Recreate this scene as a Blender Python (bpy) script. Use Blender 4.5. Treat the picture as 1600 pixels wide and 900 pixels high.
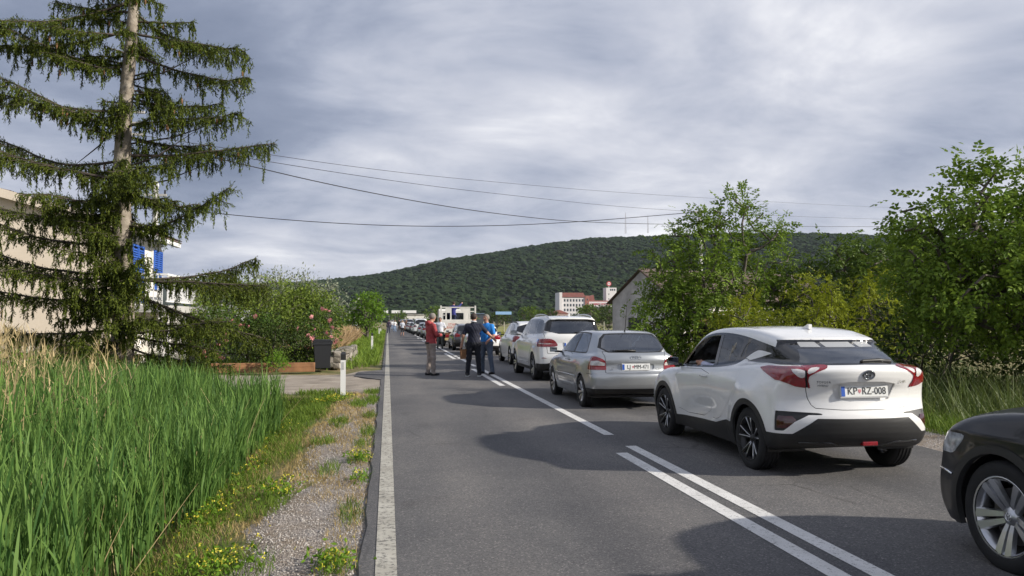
import bpy, bmesh, math, random
import numpy as np
from math import sin, cos, pi, radians, sqrt, atan2
from mathutils import Vector, Matrix

for o in list(bpy.data.objects):
    bpy.data.objects.remove(o, do_unlink=True)
SC = bpy.context.scene
COL = SC.collection
RNG = np.random.default_rng(11)
random.seed(5)

# ---------------------------------------------------------------- camera, sky, sun, exposure
CAM_H = 1.62
cd = bpy.data.cameras.new("camera")
cd.sensor_width = 36.0
cd.lens = 36.0 * 1250 / 1600
cd.clip_start = 0.05
cd.clip_end = 20000
cam = bpy.data.objects.new("camera", cd)
COL.objects.link(cam)
cam.location = (0, 0, CAM_H)
cam.rotation_euler = (radians(90 + 2.35), 0, radians(-8.83))
SC.camera = cam

SUN_EL, SUN_AZ = 25.0, 114.0        # azimuth clockwise from +Y (the road's direction)
sun_dir = Vector((sin(radians(SUN_AZ)) * cos(radians(SUN_EL)), cos(radians(SUN_AZ)) * cos(radians(SUN_EL)), sin(radians(SUN_EL))))
sl = bpy.data.lights.new("sun", 'SUN')
sl.energy = 5.0
sl.angle = radians(1.4)
sl.color = (1.0, 0.93, 0.82)
so = bpy.data.objects.new("sun", sl)
COL.objects.link(so)
so.rotation_euler = sun_dir.to_track_quat('Z', 'Y').to_euler()
so.location = (40, -10, 40)

def build_world():
    w = bpy.data.worlds.new("World")
    SC.world = w
    w.use_nodes = True
    nt = w.node_tree
    nt.nodes.clear()
    N = lambda t, **k: _node(nt, t, **k)
    L = nt.links.new
    out = N('ShaderNodeOutputWorld')
    bg = N('ShaderNodeBackground')
    sky = N('ShaderNodeTexSky')
    sky.sky_type = 'NISHITA'
    sky.sun_disc = False
    sky.sun_elevation = radians(SUN_EL)
    sky.sun_rotation = radians(SUN_AZ)
    sky.air_density = 1.0
    sky.dust_density = 1.5
    # cloud deck: a flat layer seen in perspective (direction projected on a plane overhead)
    tc = N('ShaderNodeTexCoord')
    sep = N('ShaderNodeSeparateXYZ')
    L(tc.outputs['Generated'], sep.inputs[0])
    zc = N('ShaderNodeMath', operation='MAXIMUM'); L(sep.outputs['Z'], zc.inputs[0]); zc.inputs[1].default_value = 0.0
    za = N('ShaderNodeMath', operation='ADD'); L(zc.outputs[0], za.inputs[0]); za.inputs[1].default_value = 0.22
    dx = N('ShaderNodeMath', operation='DIVIDE'); L(sep.outputs['X'], dx.inputs[0]); L(za.outputs[0], dx.inputs[1])
    dy = N('ShaderNodeMath', operation='DIVIDE'); L(sep.outputs['Y'], dy.inputs[0]); L(za.outputs[0], dy.inputs[1])
    cb = N('ShaderNodeCombineXYZ'); L(dx.outputs[0], cb.inputs[0]); L(dy.outputs[0], cb.inputs[1])
    mp = N('ShaderNodeMapping'); L(cb.outputs[0], mp.inputs[0])
    mp.inputs['Location'].default_value = (9.9, 17.55, 0.0)
    mp.inputs['Rotation'].default_value = (0, 0, radians(-14))
    mp.inputs['Scale'].default_value = (0.75, 0.95, 1)
    big = N('ShaderNodeTexNoise'); L(mp.outputs[0], big.inputs['Vector'])
    big.inputs['Scale'].default_value = 0.85; big.inputs['Detail'].default_value = 8; big.inputs['Roughness'].default_value = 0.46; big.inputs['Distortion'].default_value = 0.5
    fine = N('ShaderNodeTexNoise'); L(mp.outputs[0], fine.inputs['Vector'])
    fine.inputs['Scale'].default_value = 2.6; fine.inputs['Detail'].default_value = 9; fine.inputs['Roughness'].default_value = 0.60; fine.inputs['Distortion'].default_value = 0.35
    mx = N('ShaderNodeMix'); mx.data_type = 'FLOAT'; mx.inputs[0].default_value = 0.34
    L(big.outputs['Fac'], mx.inputs[2]); L(fine.outputs['Fac'], mx.inputs[3])
    cr = N('ShaderNodeValToRGB'); L(mx.outputs[0], cr.inputs[0])
    cr.color_ramp.interpolation = 'B_SPLINE'
    e = cr.color_ramp.elements
    e[0].position = 0.32; e[0].color = (0.150, 0.182, 0.262, 1)
    e[1].position = 0.655; e[1].color = (0.90, 0.90, 0.905, 1)
    for p, c in ((0.41, (0.235, 0.272, 0.365, 1)), (0.47, (0.35, 0.382, 0.475, 1)), (0.53, (0.475, 0.497, 0.572, 1)), (0.59, (0.62, 0.63, 0.685, 1))):
        n = e.new(p); n.color = c
    # nearly closed cover: only the thinnest places let the blue through
    skm = N('ShaderNodeMix'); skm.data_type = 'RGBA'
    cov = N('ShaderNodeMapRange'); L(mx.outputs[0], cov.inputs[0])
    cov.inputs[1].default_value = 0.62; cov.inputs[2].default_value = 0.75; cov.inputs[3].default_value = 0.97; cov.inputs[4].default_value = 0.82
    sks = N('ShaderNodeMix'); sks.data_type = 'RGBA'; sks.blend_type = 'MULTIPLY'; sks.inputs[0].default_value = 1
    L(sky.outputs[0], sks.inputs[6]); sks.inputs[7].default_value = (1, 1, 1, 1)
    L(cov.outputs[0], skm.inputs[0]); L(sks.outputs[2], skm.inputs[6])
    cs = N('ShaderNodeMix'); cs.data_type = 'RGBA'; cs.blend_type = 'MULTIPLY'; cs.inputs[0].default_value = 1
    L(cr.outputs[0], cs.inputs[6]); cs.inputs[7].default_value = (10, 10, 10, 1)
    L(cs.outputs[2], skm.inputs[7])
    L(skm.outputs[2], bg.inputs['Color'])
    bg.inputs['Strength'].default_value = 0.1
    L(bg.outputs[0], out.inputs[0])

def _node(nt, t, **k):
    n = nt.nodes.new(t)
    for a, b in k.items():
        setattr(n, a, b)
    return n

build_world()
SC.view_settings.view_transform = 'Standard'
SC.view_settings.look = 'None'
SC.view_settings.exposure = 0.35
SC.view_settings.gamma = 1.0
SC.view_settings.use_curve_mapping = False
SC.cycles.use_denoising = True
SC.cycles.use_adaptive_sampling = True
SC.cycles.adaptive_threshold = 0.02
SC.cycles.max_bounces = 6
SC.cycles.diffuse_bounces = 3
SC.cycles.glossy_bounces = 3
SC.cycles.transmission_bounces = 4
SC.cycles.transparent_max_bounces = 10
SC.cycles.caustics_reflective = False
SC.cycles.caustics_refractive = False

# ---------------------------------------------------------------- materials
MATS = {}
def material(name, color, rough=0.6, metal=0.0, coat=0.0, spec=0.5, var=0.0, vscale=4.0, bump=0.0, bscale=60.0,
             transl=0.0, island=0.0, island_color=None, dirt=0.0, wear=None, color2=None):
    """procedural principled material with optional noise tint, per-piece tint, bump and translucency"""
    if name in MATS:
        return MATS[name]
    m = bpy.data.materials.new(name)
    m.use_nodes = True
    nt = m.node_tree
    b = nt.nodes['Principled BSDF']
    L = nt.links.new
    c = (*color, 1.0)
    b.inputs['Base Color'].default_value = c
    b.inputs['Roughness'].default_value = rough
    b.inputs['Metallic'].default_value = metal
    b.inputs['Specular IOR Level'].default_value = spec
    if coat:
        b.inputs['Coat Weight'].default_value = coat
        b.inputs['Coat Roughness'].default_value = 0.04
    cur = None
    if var or color2:
        tc = _node(nt, 'ShaderNodeTexCoord')
        nz = _node(nt, 'ShaderNodeTexNoise')
        nz.inputs['Scale'].default_value = vscale
        nz.inputs['Detail'].default_value = 6
        nz.inputs['Roughness'].default_value = 0.6
        L(tc.outputs['Object'], nz.inputs['Vector'])
        mix = _node(nt, 'ShaderNodeMix'); mix.data_type = 'RGBA'
        mr = _node(nt, 'ShaderNodeMapRange')
        L(nz.outputs['Fac'], mr.inputs[0]); mr.inputs[1].default_value = 0.3; mr.inputs[2].default_value = 0.7
        L(mr.outputs[0], mix.inputs[0])
        if color2:
            mix.inputs[6].default_value = c
            mix.inputs[7].default_value = (*color2, 1)
        else:
            mix.inputs[6].default_value = tuple(x * (1 - var) for x in color) + (1,)
            mix.inputs[7].default_value = tuple(min(1, x * (1 + var)) for x in color) + (1,)
        cur = mix.outputs[2]
    if island:
        g = _node(nt, 'ShaderNodeNewGeometry')
        mix = _node(nt, 'ShaderNodeMix'); mix.data_type = 'RGBA'
        L(g.outputs['Random Per Island'], mix.inputs[0])
        if cur is not None:
            hs = _node(nt, 'ShaderNodeHueSaturation')
            L(cur, hs.inputs['Color'])
            mr = _node(nt, 'ShaderNodeMapRange')
            L(g.outputs['Random Per Island'], mr.inputs[0])
            mr.inputs[3].default_value = 1 - island; mr.inputs[4].default_value = 1 + island
            L(mr.outputs[0], hs.inputs['Value'])
            cur = hs.outputs[0]
        else:
            c2 = island_color or tuple(min(1, x * (1 + island)) for x in color)
            c1 = color if island_color else tuple(x * (1 - island) for x in color)
            mix.inputs[6].default_value = (*c1, 1)
            mix.inputs[7].default_value = (*c2, 1)
            cur = mix.outputs[2]
    if cur is not None:
        L(cur, b.inputs['Base Color'])
    if bump:
        tc = _node(nt, 'ShaderNodeTexCoord')
        nz = _node(nt, 'ShaderNodeTexNoise')
        nz.inputs['Scale'].default_value = bscale
        nz.inputs['Detail'].default_value = 5
        L(tc.outputs['Object'], nz.inputs['Vector'])
        bp = _node(nt, 'ShaderNodeBump')
        bp.inputs['Strength'].default_value = bump
        bp.inputs['Distance'].default_value = 0.02
        L(nz.outputs['Fac'], bp.inputs['Height'])
        L(bp.outputs[0], b.inputs['Normal'])
    if transl:
        tr = _node(nt, 'ShaderNodeBsdfTranslucent')
        ms = _node(nt, 'ShaderNodeMixShader')
        ms.inputs[0].default_value = transl
        out = nt.nodes['Material Output']
        if cur is not None:
            L(cur, tr.inputs['Color'])
        else:
            tr.inputs['Color'].default_value = c
        L(b.outputs[0], ms.inputs[1]); L(tr.outputs[0], ms.inputs[2]); L(ms.outputs[0], out.inputs[0])
    MATS[name] = m
    return m

def glass_material(name, tint, mixw=0.06):
    """thin tinted pane: see-through with a sky reflection that grows at grazing angles"""
    if name in MATS:
        return MATS[name]
    m = bpy.data.materials.new(name)
    m.use_nodes = True
    nt = m.node_tree
    nt.nodes.clear()
    L = nt.links.new
    out = _node(nt, 'ShaderNodeOutputMaterial')
    tr = _node(nt, 'ShaderNodeBsdfTransparent'); tr.inputs[0].default_value = (*tint, 1)
    gl = _node(nt, 'ShaderNodeBsdfGlossy'); gl.inputs['Roughness'].default_value = 0.02
    gl.inputs['Color'].default_value = (0.95, 0.97, 1, 1)
    fr = _node(nt, 'ShaderNodeFresnel'); fr.inputs['IOR'].default_value = 1.42
    ad = _node(nt, 'ShaderNodeMath', operation='ADD'); L(fr.outputs[0], ad.inputs[0]); ad.inputs[1].default_value = mixw
    ad.use_clamp = True
    ms = _node(nt, 'ShaderNodeMixShader')
    L(ad.outputs[0], ms.inputs[0]); L(tr.outputs[0], ms.inputs[1]); L(gl.outputs[0], ms.inputs[2])
    L(ms.outputs[0], out.inputs[0])
    MATS[name] = m
    return m

# ---------------------------------------------------------------- object helpers
def new_mesh(name, V, F, smooth=False, normals=None, mats=None, midx=None):
    """V (n,3); F (m,k) array of equal-size faces, or list of lists"""
    me = bpy.data.meshes.new(name)
    V = np.asarray(V, dtype=np.float32)
    if isinstance(F, np.ndarray) and F.ndim == 2:
        m, k = F.shape
        me.vertices.add(len(V)); me.vertices.foreach_set('co', V.ravel())
        me.loops.add(m * k); me.loops.foreach_set('vertex_index', F.astype(np.int32).ravel())
        me.polygons.add(m)
        me.polygons.foreach_set('loop_start', np.arange(0, m * k, k, dtype=np.int32))
        me.polygons.foreach_set('loop_total', np.full(m, k, dtype=np.int32))
        if midx is not None:
            me.polygons.foreach_set('material_index', np.asarray(midx, dtype=np.int32))
        me.polygons.foreach_set('use_smooth', np.full(m, bool(smooth)))
        me.update(calc_edges=True)
    else:
        me.from_pydata([tuple(v) for v in V], [], [list(f) for f in F])
        if midx is not None:
            me.polygons.foreach_set('material_index', np.asarray(midx, dtype=np.int32))
        me.polygons.foreach_set('use_smooth', np.full(len(me.polygons), bool(smooth)))
        me.update()
    if normals is not None:
        me.normals_split_custom_set_from_vertices([tuple(n) for n in normals])
    for mt in (mats if isinstance(mats, (list, tuple)) else [mats] if mats else []):
        me.materials.append(mt)
    return me

def link(name, me, parent=None, loc=None, rot=None):
    o = bpy.data.objects.new(name, me)
    COL.objects.link(o)
    if parent is not None:
        o.parent = parent
    if loc is not None:
        o.location = loc
    if rot is not None:
        o.rotation_euler = rot
    return o

def tag(o, label=None, cat=None, group=None, kind=None):
    if label: o['label'] = label
    if cat: o['category'] = cat
    if group: o['group'] = group
    if kind: o['kind'] = kind
    return o

def thing(name, label, cat, loc=(0, 0, 0), rz=0.0, group=None):
    o = link(name, None, None, loc, (0, 0, rz))
    o.empty_display_size = 0.2
    return tag(o, label, cat, group)

def copy_tree(o, parent=None):
    c = o.copy()
    COL.objects.link(c)
    c.parent = parent
    for ch in list(o.children):
        copy_tree(ch, c)
    return c

class MB:
    """collects simple shapes, builds ONE mesh object"""
    def __init__(s):
        s.v = []; s.f = []
    def add(s, V, F):
        b = len(s.v)
        s.v += [tuple(p) for p in V]
        s.f += [[i + b for i in f] for f in F]
        return s
    def box(s, x0, x1, y0, y1, z0, z1, bev=0.0):
        if bev <= 0:
            V = [(x, y, z) for z in (z0, z1) for y in (y0, y1) for x in (x0, x1)]
            return s.add(V, [(0, 2, 3, 1), (4, 5, 7, 6), (0, 1, 5, 4), (2, 6, 7, 3), (0, 4, 6, 2), (1, 3, 7, 5)])
        bm = bmesh.new()
        bmesh.ops.create_cube(bm, size=1)
        for v in bm.verts:
            v.co = Vector(((x0 + x1) / 2 + v.co.x * (x1 - x0), (y0 + y1) / 2 + v.co.y * (y1 - y0), (z0 + z1) / 2 + v.co.z * (z1 - z0)))
        bmesh.ops.bevel(bm, geom=bm.edges[:], offset=bev, segments=2, affect='EDGES', profile=0.5)
        return s.bm(bm)
    def bm(s, bm):
        bm.verts.index_update()
        s.add([v.co for v in bm.verts], [[v.index for v in f.verts] for f in bm.faces])
        bm.free()
        return s
    def tube(s, pts, r, n=8, cap=True):
        V, F = tube_arrays(pts, r, n, cap)
        return s.add(V, F)
    def lathe(s, prof, n=32, axis='z', close=False):
        """prof: list of (radius, height)"""
        V = []; F = []
        m = len(prof)
        for i in range(n):
            a = 2 * pi * i / n
            for (r, h) in prof:
                p = (r * cos(a), r * sin(a), h)
                if axis == 'x': p = (p[2], p[0], p[1])
                if axis == 'y': p = (p[0], p[2], p[1])
                V.append(p)
        for i in range(n):
            j = (i + 1) % n
            for k in range(m - 1 + (1 if close else 0)):
                k2 = (k + 1) % m
                F.append((i * m + k, j * m + k, j * m + k2, i * m + k2))
        return s.add(V, F)
    def prism(s, poly, a0, a1, plane='xz'):
        """extrude a 2D outline between a0 and a1 along the missing axis"""
        n = len(poly)
        def P(p, a):
            if plane == 'xz': return (p[0], a, p[1])
            if plane == 'yz': return (a, p[0], p[1])
            return (p[0], p[1], a)
        V = [P(p, a0) for p in poly] + [P(p, a1) for p in poly]
        F = [tuple(range(n))[::-1], tuple(range(n, 2 * n))]
        for i in range(n):
            j = (i + 1) % n
            F.append((i, j, n + j, n + i))
        return s.add(V, F)
    def build(s, name, mat, parent=None, loc=None, rot=None, smooth=False, fix=True, auto=None):
        me = new_mesh(name, s.v, s.f, smooth, None, mat)
        if fix:
            bm = bmesh.new(); bm.from_mesh(me)
            bmesh.ops.recalc_face_normals(bm, faces=bm.faces[:])
            bm.to_mesh(me); bm.free()
            me.polygons.foreach_set('use_smooth', np.full(len(me.polygons), bool(smooth or auto)))
        if auto:
            me.set_sharp_from_angle(angle=radians(auto))
        return link(name, me, parent, loc, rot)

def tube_arrays(pts, r, n=8, cap=True):
    P = [Vector(p) for p in pts]
    R = r if isinstance(r, (list, tuple, np.ndarray)) else [r] * len(P)
    V = []; F = []
    t0 = (P[1] - P[0]).normalized()
    up = Vector((0, 0, 1)) if abs(t0.z) < 0.9 else Vector((1, 0, 0))
    a = t0.cross(up).normalized()
    for i, p in enumerate(P):
        if i == 0: t = t0
        elif i == len(P) - 1: t = (P[i] - P[i - 1]).normalized()
        else: t = ((P[i + 1] - P[i]).normalized() + (P[i] - P[i - 1]).normalized()).normalized()
        a = (a - t * a.dot(t))
        if a.length < 1e-6: a = t.orthogonal()
        a.normalize()
        b = t.cross(a)
        for k in range(n):
            w = 2 * pi * k / n
            V.append(p + (a * cos(w) + b * sin(w)) * R[i])
    for i in range(len(P) - 1):
        for k in range(n):
            k2 = (k + 1) % n
            F.append((i * n + k, i * n + k2, (i + 1) * n + k2, (i + 1) * n + k))
    if cap:
        F.append(tuple(range(n))[::-1])
        F.append(tuple(range((len(P) - 1) * n, len(P) * n)))
    return V, F

def chaikin(pts, n=2, closed=True):
    P = [np.array(p, float) for p in pts]
    for _ in range(n):
        Q = []
        m = len(P)
        rng = range(m) if closed else range(m - 1)
        if not closed: Q.append(P[0])
        for i in rng:
            a, b = P[i], P[(i + 1) % m]
            Q += [a * .75 + b * .25, a * .25 + b * .75]
        if not closed: Q.append(P[-1])
        P = Q
    return np.array(P)

def text_mesh(body, size, depth=0.002):
    cu = bpy.data.curves.new('lettering', 'FONT')
    cu.body = body; cu.size = size; cu.extrude = depth
    cu.align_x = 'CENTER'; cu.align_y = 'CENTER'
    cu.resolution_u = 3
    ob = bpy.data.objects.new('lettering', cu)
    COL.objects.link(ob)
    dg = bpy.context.evaluated_depsgraph_get()
    me = bpy.data.meshes.new_from_object(ob.evaluated_get(dg))
    bpy.data.objects.remove(ob, do_unlink=True)
    bpy.data.curves.remove(cu)
    return me

def surface_nets(v, org, h):
    """naive surface nets on a scalar grid (negative inside) -> vertices, quads"""
    nx, ny, nz = v.shape
    neg = v < 0
    cnt = np.zeros((nx - 1, ny - 1, nz - 1), np.int8)
    for a in (0, 1):
        for b in (0, 1):
            for c in (0, 1):
                cnt += neg[a:nx - 1 + a, b:ny - 1 + b, c:nz - 1 + c]
    act = (cnt > 0) & (cnt < 8)
    I = np.argwhere(act)
    idx = -np.ones(act.shape, np.int64); idx[act] = np.arange(len(I))
    acc = np.zeros((len(I), 3)); w = np.zeros(len(I))
    for ax in range(3):
        o1, o2 = [k for k in range(3) if k != ax]
        for a in (0, 1):
            for b in (0, 1):
                p = I.copy(); p[:, o1] += a; p[:, o2] += b
                q = p.copy(); q[:, ax] += 1
                va = v[p[:, 0], p[:, 1], p[:, 2]]; vb = v[q[:, 0], q[:, 1], q[:, 2]]
                m = (va < 0) != (vb < 0)
                t = np.where(m, va / np.where(m, va - vb, 1), 0)
                pt = p.astype(float); pt[:, ax] += t
                acc[m] += pt[m]; w[m] += 1
    V = acc / w[:, None] * h + np.asarray(org)
    Fs = []
    for ax in range(3):
        o1, o2 = [(1, 2), (2, 0), (0, 1)][ax]
        sl0 = [slice(None)] * 3; sl1 = [slice(None)] * 3
        sl0[ax] = slice(0, -1); sl1[ax] = slice(1, None)
        A = neg[tuple(sl0)]; B = neg[tuple(sl1)]
        E = np.argwhere(A != B)
        ok = (E[:, o1] > 0) & (E[:, o2] > 0) & (E[:, o1] < v.shape[o1] - 1) & (E[:, o2] < v.shape[o2] - 1)
        E = E[ok]
        def cell(d1, d2):
            c = E.copy(); c[:, o1] -= d1; c[:, o2] -= d2
            return idx[c[:, 0], c[:, 1], c[:, 2]]
        q = np.stack([cell(1, 1), cell(0, 1), cell(0, 0), cell(1, 0)], 1)
        s = A[E[:, 0], E[:, 1], E[:, 2]]
        q[~s] = q[~s][:, ::-1]
        Fs.append(q)
    return V, np.concatenate(Fs)
# ================================================================ vegetation tools
def ribbons(P, L, W, az, tilt, droop, seg=3, tipw=0.06, fold=0.0, base_w=1.0, rng=None, mid=0.35):
    """curved blades: start P, length L, width W, heading az, first tilt from vertical, extra droop along the blade -> V, quads"""
    n = len(P)
    t = np.linspace(0, 1, seg + 1)
    ang = tilt[:, None] + droop[:, None] * t[None, :]
    ds = L[:, None] / seg
    am = (ang[:, :-1] + ang[:, 1:]) / 2
    hx = np.concatenate([np.zeros((n, 1)), np.cumsum(np.sin(am) * ds, 1)], 1)
    hz = np.concatenate([np.zeros((n, 1)), np.cumsum(np.cos(am) * ds, 1)], 1)
    ca, sa = np.cos(az)[:, None], np.sin(az)[:, None]
    X = P[:, 0:1] + hx * ca; Y = P[:, 1:2] + hx * sa; Z = P[:, 2:3] + hz
    prof = np.where(t < mid, base_w + (1 - base_w) * t / mid, 1 - (1 - tipw) * ((t - mid) / (1 - mid)) ** 1.3)
    hw = W[:, None] * 0.5 * prof[None, :]
    # width direction: horizontal, across the heading, with a random twist
    tw = (rng or RNG).uniform(-0.9, 0.9, n)[:, None]
    wx, wy = -np.sin(az[:, None] + tw), np.cos(az[:, None] + tw)
    A = np.stack([X - wx * hw, Y - wy * hw, Z], -1)
    B = np.stack([X + wx * hw, Y + wy * hw, Z], -1)
    V = np.stack([A, B], 2).reshape(-1, 3)          # n*(seg+1)*2
    k = np.arange(n)[:, None] * (seg + 1) * 2 + np.arange(seg)[None, :] * 2
    k = k.ravel()
    F = np.stack([k, k + 1, k + 3, k + 2], 1)
    return V, F

def merge(parts):
    Vs, Fs, b = [], [], 0
    for V, F in parts:
        Vs.append(V); Fs.append(F + b); b += len(V)
    return np.concatenate(Vs), np.concatenate(Fs)

def rand_frames(n, rng, up=None, spread=1.0):
    """random rotation matrices (n,3,3); columns = local x,y,z"""
    q = rng.normal(size=(n, 4)); q /= np.linalg.norm(q, axis=1, keepdims=True)
    w, x, y, z = q.T
    return np.stack([np.stack([1 - 2 * (y * y + z * z), 2 * (x * y - z * w), 2 * (x * z + y * w)], -1),
                     np.stack([2 * (x * y + z * w), 1 - 2 * (x * x + z * z), 2 * (y * z - x * w)], -1),
                     np.stack([2 * (x * z - y * w), 2 * (y * z + x * w), 1 - 2 * (x * x + y * y)], -1)], 1)

def frames_from(d, rng, roll=pi):
    """frames whose local y follows direction d"""
    d = d / np.maximum(np.linalg.norm(d, axis=1, keepdims=True), 1e-9)
    ref = np.where(np.abs(d[:, 2:3]) > 0.95, np.array([[1.0, 0, 0]]), np.array([[0, 0, 1.0]]))
    a = np.cross(d, ref); a /= np.linalg.norm(a, axis=1, keepdims=True)
    b = np.cross(a, d)
    r = rng.uniform(-roll, roll, len(d))[:, None]
    x = a * np.cos(r) + b * np.sin(r)
    z = np.cross(x, d)
    return np.stack([x, d, z], 2)

def scatter(tv, tf, P, M, S):
    """instances of a small template, realised: positions P, frames M, sizes S"""
    n = len(P)
    V = np.einsum('nij,kj->nki', M, tv) * S[:, None, None] + P[:, None, :]
    F = tf[None, :, :] + (np.arange(n) * len(tv))[:, None, None]
    return V.reshape(-1, 3), F.reshape(-1, tf.shape[1])

# single leaf, pointed, folded along the midrib (unit length, along +y): 2 quads
LEAF_V = np.array([(0, 0, 0), (0.24, 0.45, 0.07), (0, 1.0, -0.04), (-0.24, 0.45, 0.07)], float)
LEAF_F = np.array([(0, 1, 2, 3)])
# compound leaf: seven leaflets on a drooping stalk
def compound(n_pairs=3, droop=0.35, wid=0.11, length=0.36):
    V, F = [], []
    def leaflet(p, ang, ln, dz):
        c, s = cos(ang), sin(ang)
        b = len(V)
        for (a, l, z) in ((0, 0, 0), (wid, 0.45, 0.03), (0, 1, -0.05 - dz), (-wid, 0.45, 0.03)):
            V.append((p[0] + a * c + l * s * ln, p[1] - a * s + l * c * ln, p[2] + z * ln - dz * l * 0.3))
        F.append((b, b + 1, b + 2, b + 3))
    for k in range(n_pairs):
        t = 0.25 + 0.6 * k / max(1, n_pairs - 1)
        p = (0, t, -droop * t * t)
        for s in (-1, 1):
            leaflet(p, s * radians(58), length * (0.75 + 0.25 * t), 0.12)
    leaflet((0, 0.95, -droop * 0.9), 0, length, 0.12)
    return np.array(V), np.array(F)
COMP_V, COMP_F = compound()

def grow(base, pts, rng, trunk_h, first=None, lam=0.45):
    """join crown points to a trunk, nearest first -> nodes, parents, radii"""
    nodes = [np.array(base, float)]
    par = [-1]
    path = [0.0]
    k = max(3, int(trunk_h / 0.25))
    top = np.array(first if first is not None else (base[0], base[1], base[2] + trunk_h), float)
    for i in range(1, k + 1):
        t = i / k
        p = nodes[0] * (1 - t) + top * t + np.array([rng.normal() * 0.03, rng.normal() * 0.03, 0])
        nodes.append(p); par.append(len(nodes) - 2); path.append(path[-1] + trunk_h / k)
    order = np.argsort(np.linalg.norm(pts - top, axis=1))
    for i in order:
        p = pts[i]
        A = np.array(nodes[k // 2:])
        d = np.linalg.norm(A - p, axis=1) + lam * np.array(path[k // 2:]) * 0.5
        j = int(d.argmin()) + k // 2
        q = nodes[j]
        dist = np.linalg.norm(p - q)
        m = max(1, int(dist / 0.35))
        pj = j
        for s in range(1, m + 1):
            t = s / m
            x = q * (1 - t) + p * t
            x = x + np.array([0, 0, 0.10 * dist * sin(pi * t)]) + rng.normal(size=3) * 0.03 * (t < 1)
            nodes.append(x); par.append(pj); path.append(path[pj] + dist / m); pj = len(nodes) - 1
    nodes = np.array(nodes); par = np.array(par)
    w = np.zeros(len(nodes))
    child = np.zeros(len(nodes), int)
    for i in range(1, len(nodes)): child[par[i]] += 1
    for i in range(len(nodes) - 1, 0, -1):
        if child[i] == 0: w[i] = 1.0
        w[par[i]] += w[i]
    w[0] = max(w[0], 1)
    return nodes, par, w, child

def limbs_mesh(nodes, par, rad, sides=5):
    i = np.arange(1, len(nodes))
    a = nodes[par[i]]; b = nodes[i]
    d = b - a
    d /= np.maximum(np.linalg.norm(d, axis=1, keepdims=True), 1e-9)
    ref = np.where(np.abs(d[:, 2:3]) > 0.9, np.array([[1.0, 0, 0]]), np.array([[0, 0, 1.0]]))
    u = np.cross(d, ref); u /= np.linalg.norm(u, axis=1, keepdims=True)
    v = np.cross(d, u)
    th = np.arange(sides) * 2 * pi / sides
    ring = u[:, None, :] * np.cos(th)[None, :, None] + v[:, None, :] * np.sin(th)[None, :, None]
    A = a[:, None, :] + ring * rad[par[i]][:, None, None]
    B = b[:, None, :] + ring * rad[i][:, None, None]
    V = np.concatenate([A, B], 1).reshape(-1, 3)
    k = np.arange(len(i)) * 2 * sides
    F = []
    for s in range(sides):
        s2 = (s + 1) % sides
        F.append(np.stack([k + s, k + s2, k + sides + s2, k + sides + s], 1))
    return V, np.concatenate(F)

def ellipsoid_points(blobs, n, rng, shell=0.55):
    vol = np.array([b[1][0] * b[1][1] * b[1][2] for b in blobs]); vol /= vol.sum()
    out = []
    for (c, r), f in zip(blobs, vol):
        m = max(2, int(n * f))
        d = rng.normal(size=(m, 3)); d /= np.linalg.norm(d, axis=1, keepdims=True)
        rr = (shell + (1 - shell) * rng.random(m)) ** 0.8
        out.append(np.array(c) + d * rr[:, None] * np.array(r))
    return np.concatenate(out)

M_bark = material('grey brown bark', (0.10, 0.085, 0.07), 0.9, var=0.4, vscale=9, bump=0.6, bscale=30)

def broadleaf(name, label, base, blobs, n_tips, per_tip, leaf, leaf_size, mat, trunk_r, trunk_h, seed, cat='tree', group=None, tip_spread=0.30, shell=0.5, first=None, template=None, bark=None, down=0.5, sides=5, trunk_name='trunk'):
    rng = np.random.default_rng(seed)
    base = np.array(base, float)
    pts = ellipsoid_points([(np.array(c) + base, r) for c, r in blobs], n_tips, rng, shell)
    pts = pts[pts[:, 2] > base[2] + 0.12]
    nodes, par, w, child = grow(base, pts, rng, trunk_h, None if first is None else base + np.array(first))
    rad = trunk_r * (w / w[0]) ** 0.42
    rad = np.maximum(rad, 0.006)
    t = thing(name, label, cat, tuple(base), 0, group)
    V, F = limbs_mesh(nodes - base, par, rad, sides)
    link(trunk_name, new_mesh(trunk_name, V, F, True, None, bark or M_bark), t)
    tips = np.where(child == 0)[0]
    near = np.where((child > 0) & (w < w[0] * 0.03))[0]
    src = np.concatenate([tips, tips, near])
    idx = rng.choice(src, len(tips) * per_tip)
    P = nodes[idx] - base + rng.normal(size=(len(idx), 3)) * tip_spread * np.array([1, 1, 0.75])
    P[:, 2] = np.maximum(P[:, 2], 0.05)
    ctr = np.array([b[0] for b in blobs]).mean(0)
    out = P - ctr
    out /= np.maximum(np.linalg.norm(out, axis=1, keepdims=True), 1e-6)
    d = out * 0.7 + rng.normal(size=P.shape) * 0.7 + np.array([0, 0, 0.15 - down])
    tv, tf = template if template is not None else (LEAF_V, LEAF_F)
    M = frames_from(d, rng, roll=0.9 if template is not None else pi)
    S = leaf_size * rng.uniform(0.65, 1.25, len(P))
    V, F = scatter(tv, tf, P, M, S)
    cr = link('crown', new_mesh('crown', V, F, False, None, mat), t)
    cr['kind'] = 'stuff'
    return t

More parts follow.
